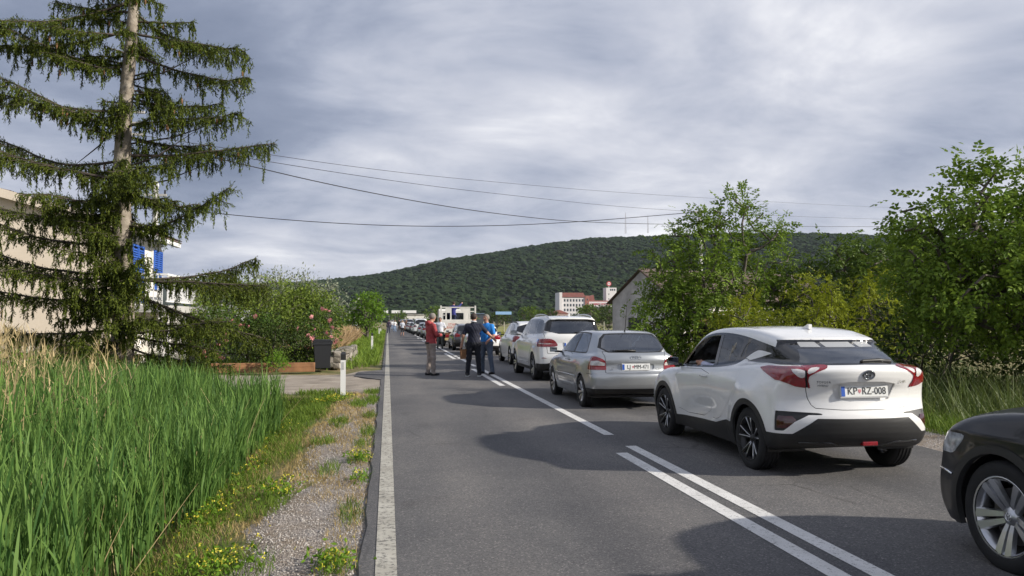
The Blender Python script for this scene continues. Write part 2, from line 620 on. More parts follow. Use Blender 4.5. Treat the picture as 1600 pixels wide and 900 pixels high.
M_walnut = material('walnut leaf', (0.095, 0.165, 0.022), 0.5, spec=0.12, transl=0.28, island=0.35, island_color=(0.21, 0.30, 0.040))
M_walnut2 = material('dense green leaf', (0.070, 0.125, 0.020), 0.5, spec=0.12, transl=0.28, island=0.35, island_color=(0.130, 0.185, 0.034))
M_yellowleaf = material('yellow green leaf', (0.17, 0.21, 0.016), 0.55, spec=0.12, transl=0.35, island=0.3, island_color=(0.32, 0.36, 0.03))
M_brightleaf = material('fresh green leaf', (0.10, 0.20, 0.02), 0.5, spec=0.12, transl=0.35, island=0.3, island_color=(0.16, 0.27, 0.03))
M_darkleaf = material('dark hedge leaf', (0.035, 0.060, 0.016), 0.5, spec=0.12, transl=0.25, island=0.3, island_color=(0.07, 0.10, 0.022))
M_bushleaf = material('olive bush leaf', (0.105, 0.160, 0.026), 0.55, spec=0.12, transl=0.3, island=0.35, island_color=(0.20, 0.26, 0.045))
M_greyleaf = material('grey green willow leaf', (0.20, 0.235, 0.16), 0.6, spec=0.12, transl=0.25, island=0.3, island_color=(0.32, 0.34, 0.25))
M_roseleaf = material('rose leaf', (0.05, 0.10, 0.02), 0.45, spec=0.12, transl=0.25, island=0.3, island_color=(0.10, 0.16, 0.03))
M_reed = material('reed leaf', (0.055, 0.128, 0.032), 0.5, spec=0.12, transl=0.4, island=0.3, island_color=(0.19, 0.31, 0.075))
M_dryreed = material('dry reed', (0.40, 0.31, 0.16), 0.75, spec=0.12, transl=0.2, island=0.3, island_color=(0.50, 0.40, 0.22))
M_grass = material('verge grass', (0.085, 0.155, 0.022), 0.55, spec=0.12, transl=0.35, island=0.3, island_color=(0.185, 0.26, 0.04))
M_drygrass = material('dry grass', (0.30, 0.22, 0.09), 0.7, spec=0.12, transl=0.2, island=0.3, island_color=(0.46, 0.36, 0.17))
M_needle = material('spruce needle', (0.034, 0.056, 0.012), 0.55, spec=0.12, transl=0.2, island=0.4, island_color=(0.135, 0.165, 0.022))
M_sprucebark = material('spruce bark', (0.16, 0.13, 0.10), 0.9, color2=(0.34, 0.30, 0.25), vscale=7, bump=0.8, bscale=24)
M_bankgrass = material('bank grass', (0.12, 0.20, 0.028), 0.55, spec=0.12, transl=0.35, island=0.3, island_color=(0.22, 0.31, 0.05))
# ================================================================ vehicles
def M_paint(name, c, metal=0.0, rough=0.32, coat=1.0):
    if name in MATS: return MATS[name]
    m = material(name, c, rough=rough, metal=metal, coat=coat, var=0.03, vscale=2.0, spec=0.5 if coat > 0.7 else 0.3)
    # road film: thin dust that thickens towards the sills and bumpers
    nt = m.node_tree; b = nt.nodes['Principled BSDF']; L = nt.links.new
    src = b.inputs['Base Color'].links[0].from_socket
    tc = _node(nt, 'ShaderNodeTexCoord'); sp = _node(nt, 'ShaderNodeSeparateXYZ'); L(tc.outputs['Object'], sp.inputs[0])
    mr = _node(nt, 'ShaderNodeMapRange'); L(sp.outputs['Z'], mr.inputs[0]); mr.inputs[1].default_value = 0.25; mr.inputs[2].default_value = 0.95; mr.inputs[3].default_value = 0.30 if max(c) > 0.1 else 0.035; mr.inputs[4].default_value = 0.02 if max(c) > 0.1 else 0.0
    nz = _node(nt, 'ShaderNodeTexNoise'); nz.inputs['Scale'].default_value = 7; nz.inputs['Detail'].default_value = 7; nz.inputs['Roughness'].default_value = 0.7; L(tc.outputs['Object'], nz.inputs['Vector'])
    mu = _node(nt, 'ShaderNodeMath', operation='MULTIPLY'); L(mr.outputs[0], mu.inputs[0]); L(nz.outputs['Fac'], mu.inputs[1])
    mx = _node(nt, 'ShaderNodeMix'); mx.data_type = 'RGBA'; L(mu.outputs[0], mx.inputs[0]); L(src, mx.inputs[6]); mx.inputs[7].default_value = (0.22, 0.19, 0.155, 1)
    L(mx.outputs[2], b.inputs['Base Color'])
    return m
M_white = M_paint('white car paint', (0.80, 0.80, 0.79))
M_silver = M_paint('silver car paint', (0.40, 0.42, 0.44), metal=0.7, rough=0.34)
M_black = M_paint('black car paint', (0.004, 0.0045, 0.007), coat=0.45, rough=0.4)
M_dgrey = M_paint('dark grey car paint', (0.03, 0.03, 0.035))
M_red = M_paint('red car paint', (0.35, 0.02, 0.02))
M_blue = M_paint('blue car paint', (0.03, 0.06, 0.16))
M_plastic = material('black car plastic', (0.014, 0.014, 0.015), rough=0.5, var=0.15, vscale=9)
M_gloss = material('gloss black trim', (0.008, 0.008, 0.01), rough=0.12, coat=0.6)
M_rubber = material('tyre rubber', (0.011, 0.011, 0.012), rough=0.8, var=0.25, vscale=14)
M_alloy = material('silver alloy', (0.55, 0.56, 0.58), rough=0.28, metal=0.9)
M_alloydark = material('dark alloy', (0.02, 0.02, 0.022), rough=0.35, metal=0.3)
M_disc = material('brake disc steel', (0.18, 0.17, 0.16), rough=0.4, metal=0.8)
M_chrome = material('chrome', (0.75, 0.76, 0.78), rough=0.1, metal=1.0)
M_seam = material('panel gap', (0.012, 0.012, 0.013), rough=0.8)
M_inside = material('car interior fabric', (0.018, 0.018, 0.02), rough=0.85)
M_seat = material('seat fabric', (0.03, 0.03, 0.034), rough=0.85, var=0.2)
M_lampred = material('red lamp lens', (0.22, 0.005, 0.012), rough=0.12, coat=1.0, var=0.3, vscale=16)
M_lampclear = material('clear lamp lens', (0.62, 0.60, 0.58), rough=0.15, coat=1.0, var=0.25, vscale=22)
M_lampdark = material('smoked lamp lens', (0.05, 0.006, 0.008), rough=0.15, coat=1.0)
M_plate = material('plate white', (0.74, 0.75, 0.73), rough=0.4)
M_plateblue = material('plate blue', (0.02, 0.09, 0.42), rough=0.4)
M_plateink = material('plate ink', (0.02, 0.02, 0.02), rough=0.5)
M_crest = material('plate crest', (0.55, 0.22, 0.24), rough=0.5)
G_side = glass_material('side window glass', (0.30, 0.33, 0.33), 0.04)
G_tint = glass_material('tinted rear glass', (0.10, 0.11, 0.12), 0.05)
G_clear = glass_material('light car glass', (0.50, 0.54, 0.53), 0.05)

def sd_poly(P, Q):
    """signed distance of points Q (n,2) to polygon P (m,2), negative inside"""
    P = np.asarray(P, float)
    d = np.full(len(Q), 1e9)
    inside = np.zeros(len(Q), bool)
    m = len(P)
    for i in range(m):
        a = P[i]; b = P[(i + 1) % m]
        e = b - a
        w = Q - a
        t = np.clip((w @ e) / max(e @ e, 1e-12), 0, 1)
        q = w - t[:, None] * e
        d = np.minimum(d, (q * q).sum(1))
        c = (a[1] <= Q[:, 1]) != (b[1] <= Q[:, 1])
        if abs(e[1]) > 1e-12:
            xs = a[0] + (Q[:, 1] - a[1]) * e[0] / e[1]
            inside ^= c & (Q[:, 0] < xs)
    d = np.sqrt(d)
    return np.where(inside, -d, d)

class Grid2:
    """polygon distance baked on a fine grid, bilinear lookup"""
    def __init__(s, poly, pad=0.7, h=0.012):
        poly = np.asarray(poly)
        s.o = poly.min(0) - pad; s.h = h
        n = np.ceil((poly.max(0) + pad - s.o) / h).astype(int) + 1
        Y, Z = np.meshgrid(s.o[0] + np.arange(n[0]) * h, s.o[1] + np.arange(n[1]) * h, indexing='ij')
        s.g = sd_poly(poly, np.stack([Y.ravel(), Z.ravel()], 1)).reshape(n)
    def __call__(s, y, z):
        a = (y - s.o[0]) / s.h; b = (z - s.o[1]) / s.h
        a = np.clip(a, 0, s.g.shape[0] - 1.001); b = np.clip(b, 0, s.g.shape[1] - 1.001)
        i = a.astype(int); j = b.astype(int); fa = a - i; fb = b - j
        g = s.g
        return (g[i, j] * (1 - fa) + g[i + 1, j] * fa) * (1 - fb) + (g[i, j + 1] * (1 - fa) + g[i + 1, j + 1] * fa) * fb

def smax(a, b, k):
    h = np.clip(0.5 + 0.5 * (a - b) / k, 0, 1)
    return b + (a - b) * h + k * h * (1 - h)
def smin(a, b, k):
    return -smax(-a, -b, k)
def table(pts):
    P = chaikin(pts, 3, closed=False)
    return lambda q: np.interp(q, P[:, 0], P[:, 1])
def sstep(a, b, x):
    t = np.clip((x - a) / (b - a), 0, 1)
    return t * t * (3 - 2 * t)

class Body:
    def __init__(s, low, cab, plan, sect, cplan, tumble, zb, y0, y1, bow_r=0.12, bow_f=0.25, kl=0.09, kc=0.08, ku=0.05,
                 crown=0.05, flares=(), extra=None, cab_bow=0.10, roofk=None, csm=2, lsm=2):
        s.L = Grid2(chaikin(low, lsm)); s.C = Grid2(chaikin(cab, csm))
        s.plan = table(plan); s.sect = table(sect); s.cplan = table(cplan)
        s.tumble, s.zb, s.y0, s.y1 = tumble, zb, y0, y1
        s.bow_r, s.bow_f, s.kl, s.kc, s.ku, s.crown = bow_r, bow_f, kl, kc, ku, crown
        s.flares, s.extra, s.cab_bow = flares, extra, cab_bow
    def f(s, P):
        x, y, z = np.abs(P[:, 0]), P[:, 1], P[:, 2]
        xn = x / 0.85
        tr = 1 - sstep(s.y0, s.y0 + 1.3, y)
        tf = sstep(s.y1 - 1.3, s.y1, y)
        yb = y - s.bow_r * xn ** 2.4 * tr + s.bow_f * xn ** 2.4 * tf
        zc = z + s.crown * xn ** 2
        W = s.plan(y) + s.sect(z)
        for (fy, fz, fr, amt) in s.flares:
            d = np.sqrt((y - fy) ** 2 + (z - fz) ** 2)
            W = W + amt * (1 - sstep(fr, fr + 0.22, d))
        if s.extra is not None:
            W = W + s.extra(y, z)
        fl = smax(s.L(yb, zc), (x - W) * 0.95, s.kl)
        ycb = y - s.cab_bow * xn ** 2.2 * (1 - sstep(s.y0, s.y0 + 1.5, y)) + s.cab_bow * 1.6 * xn ** 2 * sstep(1.2, 2.6, y)
        dz = z - s.zb
        Wc = s.cplan(y) - s.tumble * dz - 0.10 * np.clip(dz, 0, 1) ** 2
        fc = smax(s.C(ycb, zc), (x - Wc) * 0.92, s.kc)
        return smin(fl, fc, s.ku)
    def mesh(s, h, z0, z1, w):
        """project a box grid onto the surface -> vertices, triangles, normals"""
        x1 = w + 0.15; zt = z1 + 0.15; zb = z0 - 0.1; ya = s.y0 - 0.2; yz = s.y1 + 0.2
        zm = (z0 + z1) * 0.46; sa = s.y0 + 0.75; sb = s.y1 - 0.9
        lin = lambda a, b: np.linspace(a, b, max(2, int(round((b - a) / h)) + 1))
        xs, ys, zs = lin(-x1, x1), lin(ya, yz), lin(zb, zt)
        Vs = []; Fs = []
        base = 0
        for (A, B, fn, flip) in ((ys, zs, lambda a, b: (-x1 + 0 * a, a, b), True), (ys, zs, lambda a, b: (x1 + 0 * a, a, b), False),
                                 (xs, ys, lambda a, b: (a, b, zt + 0 * a), False), (xs, ys, lambda a, b: (a, b, zb + 0 * a), True),
                                 (xs, zs, lambda a, b: (a, ya + 0 * a, b), False), (xs, zs, lambda a, b: (a, yz + 0 * a, b), True)):
            a, b = np.meshgrid(A, B, indexing='ij')
            X, Y, Z = fn(a, b)
            Vs.append(np.stack([X.ravel(), Y.ravel(), Z.ravel()], 1))
            n, m = a.shape
            i, j = np.meshgrid(np.arange(n - 1), np.arange(m - 1), indexing='ij')
            i = i.ravel(); j = j.ravel()
            q = np.stack([i * m + j, (i + 1) * m + j, (i + 1) * m + j + 1, i * m + j + 1], 1) + base
            if flip: q = q[:, ::-1]
            Fs.append(q); base += n * m
        V = np.concatenate(Vs); F = np.concatenate(Fs)
        key = np.round(V * 5000).astype(np.int64)
        _, first, inv = np.unique(key, axis=0, return_index=True, return_inverse=True)
        inv = inv.ravel()
        V = V[first]; F = inv[F]
        # axis segment the rays aim at
        T = np.stack([0.35 * V[:, 0], np.clip(V[:, 1], sa, sb), zm + 0.25 * (V[:, 2] - zm)], 1)
        T[:, 0] *= 0.6
        lo = np.zeros(len(V)); hi = np.ones(len(V))
        for _ in range(15):
            mid = (lo + hi) / 2
            ins = s.f(T + (V - T) * mid[:, None]) < 0
            lo = np.where(ins, mid, lo); hi = np.where(ins, hi, mid)
        V = T + (V - T) * ((lo + hi) / 2)[:, None]
        # outline is evened out a little so that cells do not bunch up
        tri = np.concatenate([F[:, [0, 1, 2]], F[:, [0, 2, 3]]])
        return V, tri, s.normals(V)
    def normals(s, V):
        e = 0.006
        N = np.zeros_like(V)
        for k in range(3):
            d = np.zeros(3); d[k] = e
            N[:, k] = s.f(V + d) - s.f(V - d)
        return N / np.maximum(np.linalg.norm(N, axis=1, keepdims=True), 1e-9)

class Carver:
    """splits the triangle skin along implicit region outlines, then hands each region out as a mesh of its own"""
    def __init__(s, V, T, N):
        s.V, s.T, s.N = V, T, N
        s.lab = np.zeros(len(T), int)
        s.names = ['body']
    def cut(s, sv):
        sv = np.where(np.abs(sv) < 1e-6, 1e-6, sv)
        neg = sv < 0
        c = neg[s.T].sum(1)
        mixed = np.where((c == 1) | (c == 2))[0]
        if len(mixed) == 0:
            return sv
        T = s.T[mixed]; ng = neg[T]
        lone = np.where(c[mixed] == 1, ng.argmax(1), (~ng).argmax(1))
        r = np.arange(len(T))
        a = T[r, lone]; b = T[r, (lone + 1) % 3]; d = T[r, (lone + 2) % 3]
        ed = np.concatenate([np.stack([a, b], 1), np.stack([a, d], 1)])
        es = np.sort(ed, 1)
        u, inv = np.unique(es, axis=0, return_inverse=True)
        inv = inv.ravel()
        t = sv[u[:, 0]] / (sv[u[:, 0]] - sv[u[:, 1]])
        nv = s.V[u[:, 0]] * (1 - t[:, None]) + s.V[u[:, 1]] * t[:, None]
        nn = s.N[u[:, 0]] * (1 - t[:, None]) + s.N[u[:, 1]] * t[:, None]
        nn /= np.maximum(np.linalg.norm(nn, axis=1, keepdims=True), 1e-9)
        base = len(s.V)
        s.V = np.concatenate([s.V, nv]); s.N = np.concatenate([s.N, nn])
        ab = inv[:len(T)] + base; ad = inv[len(T):] + base
        newT = np.concatenate([np.stack([a, ab, ad], 1), np.stack([ab, b, d], 1), np.stack([ab, d, ad], 1)])
        keep = np.ones(len(s.T), bool); keep[mixed] = False
        s.T = np.concatenate([s.T[keep], newT])
        s.lab = np.concatenate([s.lab[keep], np.tile(s.lab[mixed], 3)])
        return np.concatenate([sv, np.zeros(len(nv))])
    def region(s, name, fn, only=None, level=0.0):
        """triangles with fn<level become region `name` (only where their label is in `only`)"""
        sv = s.cut(fn(s.V, s.N) - level)
        c = (sv[s.T]).sum(1)
        ins = c < 0
        if only is not None:
            ins &= np.isin(s.lab, [s.names.index(o) for o in only if o in s.names])
        if name not in s.names: s.names.append(name)
        s.lab[ins] = s.names.index(name)
    def seam(s, fn, w=0.004, only=('body',)):
        """a narrow dark gap along the outline fn=0"""
        s.region('seam', lambda V, N: np.abs(fn(V, N)) - w, only)
    def panel(s, name, fn, only=('body',), w=0.0035):
        s.region(name, fn, only)
        s.region('seam', lambda V, N: np.abs(fn(V, N)) - w, (name,) + tuple(only))
    def take(s, name, off=0.0, skirt=0.02):
        if name not in s.names: return None
        T = s.T[s.lab == s.names.index(name)]
        if len(T) == 0: return None
        u, inv = np.unique(T, return_inverse=True)
        T = inv.reshape(T.shape)
        V = s.V[u] + s.N[u] * off; N = s.N[u]
        if skirt:
            e = np.concatenate([T[:, [0, 1]], T[:, [1, 2]], T[:, [2, 0]]])
            k = e[:, 0].astype(np.int64) * len(V) + e[:, 1]
            kr = e[:, 1].astype(np.int64) * len(V) + e[:, 0]
            be = e[~np.isin(k, kr)]
            if len(be):
                bu, binv = np.unique(be, return_inverse=True)
                be2 = binv.reshape(be.shape)
                b0 = len(V)
                V = np.concatenate([V, V[bu], V[bu] - N[bu] * skirt])
                N = np.concatenate([N, N[bu], N[bu]])
                n = len(bu)
                a, b = be2[:, 0] + b0, be2[:, 1] + b0
                T = np.concatenate([T, np.stack([b, a, a + n], 1), np.stack([b, a + n, b + n], 1)])
        return V, T, N

# ---- region outlines (implicit, negative inside)
def sd_near(P, Q, pad=0.12):
    lo = P.min(0) - pad; hi = P.max(0) + pad
    m = ((Q > lo) & (Q < hi)).all(1)
    d = np.full(len(Q), pad)
    if m.any(): d[m] = sd_poly(P, Q[m])
    return d
def side(poly, sgn, smooth=2, xmin=0.25):
    P = chaikin(poly, smooth) if smooth else np.asarray(poly)
    return lambda V, N: np.maximum(sd_near(P, V[:, 1:3]), xmin - sgn * V[:, 0])
def rear(poly, ymax=0.3, smooth=1):
    P = chaikin(poly, smooth) if smooth else np.asarray(poly)
    return lambda V, N: np.maximum(sd_near(P, V[:, [0, 2]]), V[:, 1] - ymax)
def front(poly, ymin=2.0, smooth=1):
    P = chaikin(poly, smooth) if smooth else np.asarray(poly)
    return lambda V, N: np.maximum(sd_near(P, V[:, [0, 2]]), ymin - V[:, 1])
def mirror(poly):
    return [(-a, b) for a, b in poly][::-1]
def inter(*fs):
    return lambda V, N: np.max([f(V, N) for f in fs], axis=0)
def arch(y, z, r, sgn):
    return lambda V, N: np.maximum(np.hypot(V[:, 1] - y, V[:, 2] - z) - r, 0.42 - sgn * V[:, 0])
def below(pts):
    """region under a side-view line (y,z)"""
    P = np.array(pts)
    return lambda V, N: V[:, 2] - np.interp(V[:, 1], P[:, 0], P[:, 1])

def components(T, n):
    """label of the connected piece each triangle belongs to"""
    lab = np.arange(n)
    while True:
        m = lab[T].min(1)
        new = lab.copy()
        for k in range(3):
            np.minimum.at(new, T[:, k], m)
        new = new[new]
        if (new == lab).all(): break
        lab = new
    return lab[T[:, 0]]

def emit(C, car, name, region, mat, off=0.0, skirt=0.02, label=None, parent=None):
    """each connected piece of the region becomes a mesh of its own"""
    if region not in C.names: return None
    li = C.names.index(region)
    rows = np.where(C.lab == li)[0]
    if len(rows) == 0: return None
    if region == 'seam':
        groups = [rows]
    else:
        u, inv = np.unique(C.T[rows], return_inverse=True)
        comp = components(inv.reshape(-1, 3), len(u))
        ids, cnt = np.unique(comp, return_counts=True)
        order = ids[np.argsort(-cnt)]
        groups = [rows[comp == i] for i in order if (comp == i).sum() >= 6]
    first = None
    keep = C.lab
    for g in groups:
        C.lab = np.full(len(C.T), -1); C.lab[g] = li
        V, T, N = C.take(region, off, skirt)
        C.lab = keep
        me = new_mesh(name, V, T, True, N, mat)
        pa = car
        if parent is not None:
            c = V[:, 0].mean()
            pa = min(parent, key=lambda o: abs(o['side'] - c)) if isinstance(parent, list) else parent
        o = link(name, me, pa)
        o['side'] = float(V[:, 0].mean())
        if label: o['label'] = label
        if region == 'seam': o['kind'] = 'stuff'
        first = first or o
        EMITTED.setdefault((car.name, name), []).append(o)
    return first
EMITTED = {}

# ---- wheels: axle along x, outer face towards -x for sgn=-1
def spoke_poly(r0, r1, w0, w1):
    return [(r0, -w0), (r1, -w1), (r1, w1), (r0, w0)]

WHEELS = {}
def wheel_meshes(key, R, rim, width, style, detail=40):
    if key in WHEELS: return WHEELS[key]
    w = width / 2
    t = MB()
    g = 0.008
    prof = [(rim - 0.01, -w * 0.86), (rim + 0.012, -w * 0.95), (rim + (R - rim) * .5, -w * 1.0), (R - 0.022, -w * 0.92), (R - 0.006, -w * 0.80)]
    for c in (-0.45, 0.0, 0.45):
        prof += [(R, (c - 0.13) * width), (R - g, (c - 0.12) * width + 0.0), (R - g, (c - 0.08) * width), (R, (c - 0.07) * width)] if False else []
    for c in (-0.27, -0.09, 0.09, 0.27):
        prof += [(R, c * width - 0.012), (R - g, c * width - 0.008), (R - g, c * width + 0.008), (R, c * width + 0.012)]
    prof += [(R - 0.006, w * 0.80), (R - 0.022, w * 0.92), (rim + (R - rim) * .5, w), (rim + 0.012, w * 0.95), (rim - 0.01, w * 0.86)]
    t.lathe(prof, detail, 'x')
    tm = new_mesh('tyre', t.v, t.f, True, None, M_rubber)
    tm.set_sharp_from_angle(angle=radians(35))
    r = MB()
    r.lathe([(rim - 0.004, -w * 0.90), (rim + 0.006, -w * 0.93), (rim + 0.004, -w * 0.86), (rim - 0.022, -w * 0.72), (rim - 0.03, w * 0.8), (rim + 0.004, w * 0.86)], detail, 'x')
    parts = []
    bm = new_mesh('rim', r.v, r.f, True, None, style.get('barrel', M_alloydark))
    parts.append(('rim', bm))
    n = style['n']
    hubx = -w * style.get('hub', 0.55)
    outx = -w * 0.88
    sp = MB()
    for k in range(n):
        base_a = 2 * pi * k / n + pi / 2
        for da, lean in ((-style['split'], -1), (style['split'], 1)) if style['split'] else ((0, 0),):
            a = base_a
            ca, sa_ = cos(a), sin(a)
            r0, r1 = 0.05, rim - 0.008
            w0, w1 = style['w0'], style['w1']
            off0 = style.get('o0', 0.018) * lean; off1 = da * r1
            pts = []
            m = 5
            for q in range(m):
                f = q / (m - 1)
                rr = r0 + (r1 - r0) * f
                cc = off0 + (off1 - off0) * f ** style.get('pw', 1.0)
                ww = w0 + (w1 - w0) * f
                xx = hubx + (outx - hubx) * f ** 0.8
                for (lat, dep) in ((-ww, 0.03), (-ww * 0.75, 0.0), (ww * 0.75, 0.0), (ww, 0.03)):
                    tt = cc + lat
                    pts.append((xx + dep, rr * ca - tt * sa_, rr * sa_ + tt * ca))
            F = []
            for q in range(m - 1):
                for j in range(3):
                    F.append((q * 4 + j, q * 4 + j + 1, (q + 1) * 4 + j + 1, (q + 1) * 4 + j))
            sp.add(pts, F)
    spm = new_mesh('spokes', sp.v, sp.f, False, None, style['mat'])
    parts.append(('spokes', spm))
    if style.get('edge'):
        spe = MB()
        for k in range(n):
            a = 2 * pi * k / n + pi / 2
            ca, sa_ = cos(a), sin(a)
            for lean in (-1, 1):
                pts = []
                for q in range(5):
                    f = q / 4
                    rr = 0.05 + (rim - 0.06) * f
                    cc = lean * (0.006 + style['split'] * rim * f ** style.get('pw', 1.0))
                    xx = hubx + (outx - hubx) * f ** 0.8 - 0.004
                    pts.append((xx, rr * ca - cc * sa_, rr * sa_ + cc * ca))
                spe.tube(pts, [0.007, 0.006, 0.006, 0.007, 0.008], 4, True)
        parts.append(('spoke_edging', new_mesh('spoke_edging', spe.v, spe.f, True, None, M_alloy)))
    hb = MB()
    hb.lathe([(0.0, hubx - 0.012), (0.028, hubx - 0.012), (0.034, hubx - 0.004), (0.062, hubx), (0.07, hubx + 0.03)], 20, 'x')
    parts.append(('hub_cap', new_mesh('hub_cap', hb.v, hb.f, True, None, style.get('hubmat', style['mat']))))
    d = MB()
    d.lathe([(0.0, -0.012), (rim * 0.72, -0.012), (rim * 0.72, 0.012), (0.0, 0.012)], 28, 'x')
    parts.append(('brake_disc', new_mesh('brake_disc', d.v, d.f, False, None, M_disc)))
    WHEELS[key] = (tm, parts)
    return WHEELS[key]

def add_wheels(car, key, ys, R, rim, width, trk, style, sides=(-1, 1), only=None):
    tm, parts = wheel_meshes(key, R, rim, width, style)
    for y in ys:
        for s in sides:
            if only and (y, s) not in only: continue
            h = link('wheel', tm, car, (s * trk, y, R), (random.uniform(0, 6.28), 0, 0 if s < 0 else pi))
            for nm, me in parts:
                link(nm, me, h)

def wells(car, ys, R, w, zc, z_in=0.42):
    """dark liners that close the wheel arches"""
    for y in ys:
        for s in (-1, 1):
            m = MB()
            n = 14
            V = []
            for i in range(n + 1):
                a = -0.25 + (pi + 0.5) * i / n
                for x in (z_in, w - 0.02):
                    V.append((s * x, y + R * cos(a), zc + R * sin(a)))
            F = [(2 * i, 2 * i + 1, 2 * i + 3, 2 * i + 2) for i in range(n)]
            m.add(V, F)
            V2 = [(s * z_in, y, zc)] + [(s * z_in, y + R * cos(-0.25 + (pi + .5) * i / n), zc + R * sin(-0.25 + (pi + .5) * i / n)) for i in range(n + 1)]
            m.add(V2, [(0, i + 1, i + 2) for i in range(n)])
            m.build('wheel_well', M_plastic, car, smooth=False)

def plate(car, x, y, z, text1, text2, crest, tilt=0.0, w=0.52, h=0.112, rz=0.0, parent=None):
    p = MB().box(-w / 2 - 0.008, w / 2 + 0.008, -0.006, 0.006, -h / 2 - 0.012, h / 2 + 0.008, 0.003).build('plate_holder', M_plastic if False else material('plate frame', (0.5, 0.5, 0.5), 0.5), parent or car, (x, y, z), (tilt, 0, rz))
    q = MB().box(-w / 2, w / 2, -0.010, -0.005, -h / 2, h / 2, 0.002).build('number_plate', M_plate, p)
    MB().box(-w / 2 + 0.006, -w / 2 + 0.046, -0.0125, -0.0095, -h / 2 + 0.006, h / 2 - 0.006).build('plate_band', M_plateblue, p)
    if text1:
        t = h * 0.92
        for tx, body, tw in ((-w * 0.255, text1, w * 0.20), (w * 0.205, text2, w * 0.50)):
            me = text_mesh(body, t, 0.001)
            xs_ = [v.co.x for v in me.vertices]
            sx = min(0.95, tw / (max(xs_) - min(xs_)))
            for v in me.vertices:
                v.co = Vector((v.co.x * sx, -0.0125 - v.co.z * 0.5, v.co.y))
            me.materials.append(M_plateink)
            link('plate_lettering', me, p, (tx, 0, 0.0))
        sh = [(-0.016, 0.02), (0.016, 0.02), (0.016, -0.004), (0.0, -0.022), (-0.016, -0.004)]
        MB().prism([(a - w * 0.10, b) for a, b in sh], -0.0125, -0.0105, 'xz').build('plate_crest', M_crest, p)
    return p

def seats(car, yf, yr, zseat, w=0.36, mat=None):
    mat = mat or M_seat
    for (y, xs) in ((yf, (-w, w)), (yr, (-w - 0.02, w + 0.02, 0.0) if yr is not None else ())):
        if y is None: continue
        for x in xs:
            sh = [(-0.08, 0.0), (0.06, 0.02), (0.0, 0.60), (-0.05, 0.64), (-0.14, 0.62)]
            m = MB().prism([(y + a, zseat + b) for a, b in chaikin(sh, 1)], x - 0.22, x + 0.22, 'yz')
            st = m.build('seat', mat, car)
            MB().box(x - 0.12, x + 0.12, y - 0.16, y - 0.06, zseat + 0.63, zseat + 0.82, 0.04).build('headrest', mat, st)

def mirrors(car, y, z, w, mat, size=(0.20, 0.10, 0.14), stalk=0.10):
    for s in (-1, 1):
        a, b, c = size
        x0 = s * (w + stalk * 0.4)
        pts = []
        bm = bmesh.new()
        bmesh.ops.create_uvsphere(bm, u_segments=14, v_segments=8, radius=0.5)
        for v in bm.verts:
            p = v.co
            # squarish shell, flat towards the rear
            f = lambda q: math.copysign(min(0.5, abs(q) ** 0.7 * 0.62), q)
            v.co = Vector((f(p.x) * a, f(p.y) * b * (1.0 if p.y > 0 else 0.35), f(p.z) * c * (1 - 0.25 * p.x * s)))
        m = MB().bm(bm)
        h = m.build('wing_mirror', mat, car, (s * (w + stalk + a * 0.4), y, z + c * 0.35), smooth=True)
        MB().box(-a * 0.40, a * 0.40, -b * 0.22, -b * 0.195, -c * 0.36, c * 0.36, 0.008).build('mirror_glass', material('mirror glass', (0.30, 0.32, 0.33), 0.06, 1.0), h)
        MB().tube([(-s * (a * 0.5 + stalk), 0.02, -c * 0.35), (-s * a * 0.2, 0.0, -c * 0.30)], [0.022, 0.028], 6).build('mirror_stalk', M_plastic, h)

def strip(C, fn):
    return fn

def handle(car, x, y, z, mat, s):
    m = MB()
    m.tube([(0, -0.10, 0), (s * 0.028, -0.07, 0.002), (s * 0.034, 0.0, 0.004), (s * 0.028, 0.07, 0.002), (0, 0.10, 0)], [0.010, 0.012, 0.013, 0.012, 0.010], 6)
    return m.build('door_handle', mat, car, (x, y, z), smooth=True)

def on_side(B, y, z, sgn):
    """x of the skin at side position (y,z)"""
    lo, hi = 0.3, 1.3
    for _ in range(24):
        m = (lo + hi) / 2
        if B.f(np.array([[m, y, z]]))[0] < 0: lo = m
        else: hi = m
    return sgn * (lo + hi) / 2
def on_rear(B, x, z):
    lo, hi = B.y0 - 0.4, 0.6
    for _ in range(24):
        m = (lo + hi) / 2
        if B.f(np.array([[x, m, z]]))[0] < 0: hi = m
        else: lo = m
    return (lo + hi) / 2
def on_top(B, x, y):
    lo, hi = 0.6, 2.6
    for _ in range(24):
        m = (lo + hi) / 2
        if B.f(np.array([[x, y, m]]))[0] < 0: lo = m
        else: hi = m
    return (lo + hi) / 2

def rear_line(B, pts, r, name, mat, car, n=6, out=0.0):
    """tube laid on the rear skin through (x,z) points"""
    P = [(x, on_rear(B, x, z) - out, z) for x, z in pts]
    return MB().tube(P, r, n).build(name, mat, car, smooth=True)
def side_glass(C, sgn, panes, surround, trim='trim'):
    C.region(trim, side(surround, sgn), ('body',))
    for nm, p in panes:
        C.region(nm, side(p, sgn), (trim,))

def underside(car, y0, y1, w, z=0.2):
    MB().box(-w, w, y0 + 0.28, y1 - 0.2, z, z + 0.04).build('underbody', M_plastic, car)
    MB().box(-w - 0.04, w + 0.04, y0 + 0.5, y1 - 0.7, z + 0.16, z + 0.18).build('cabin_floor', M_inside, car)

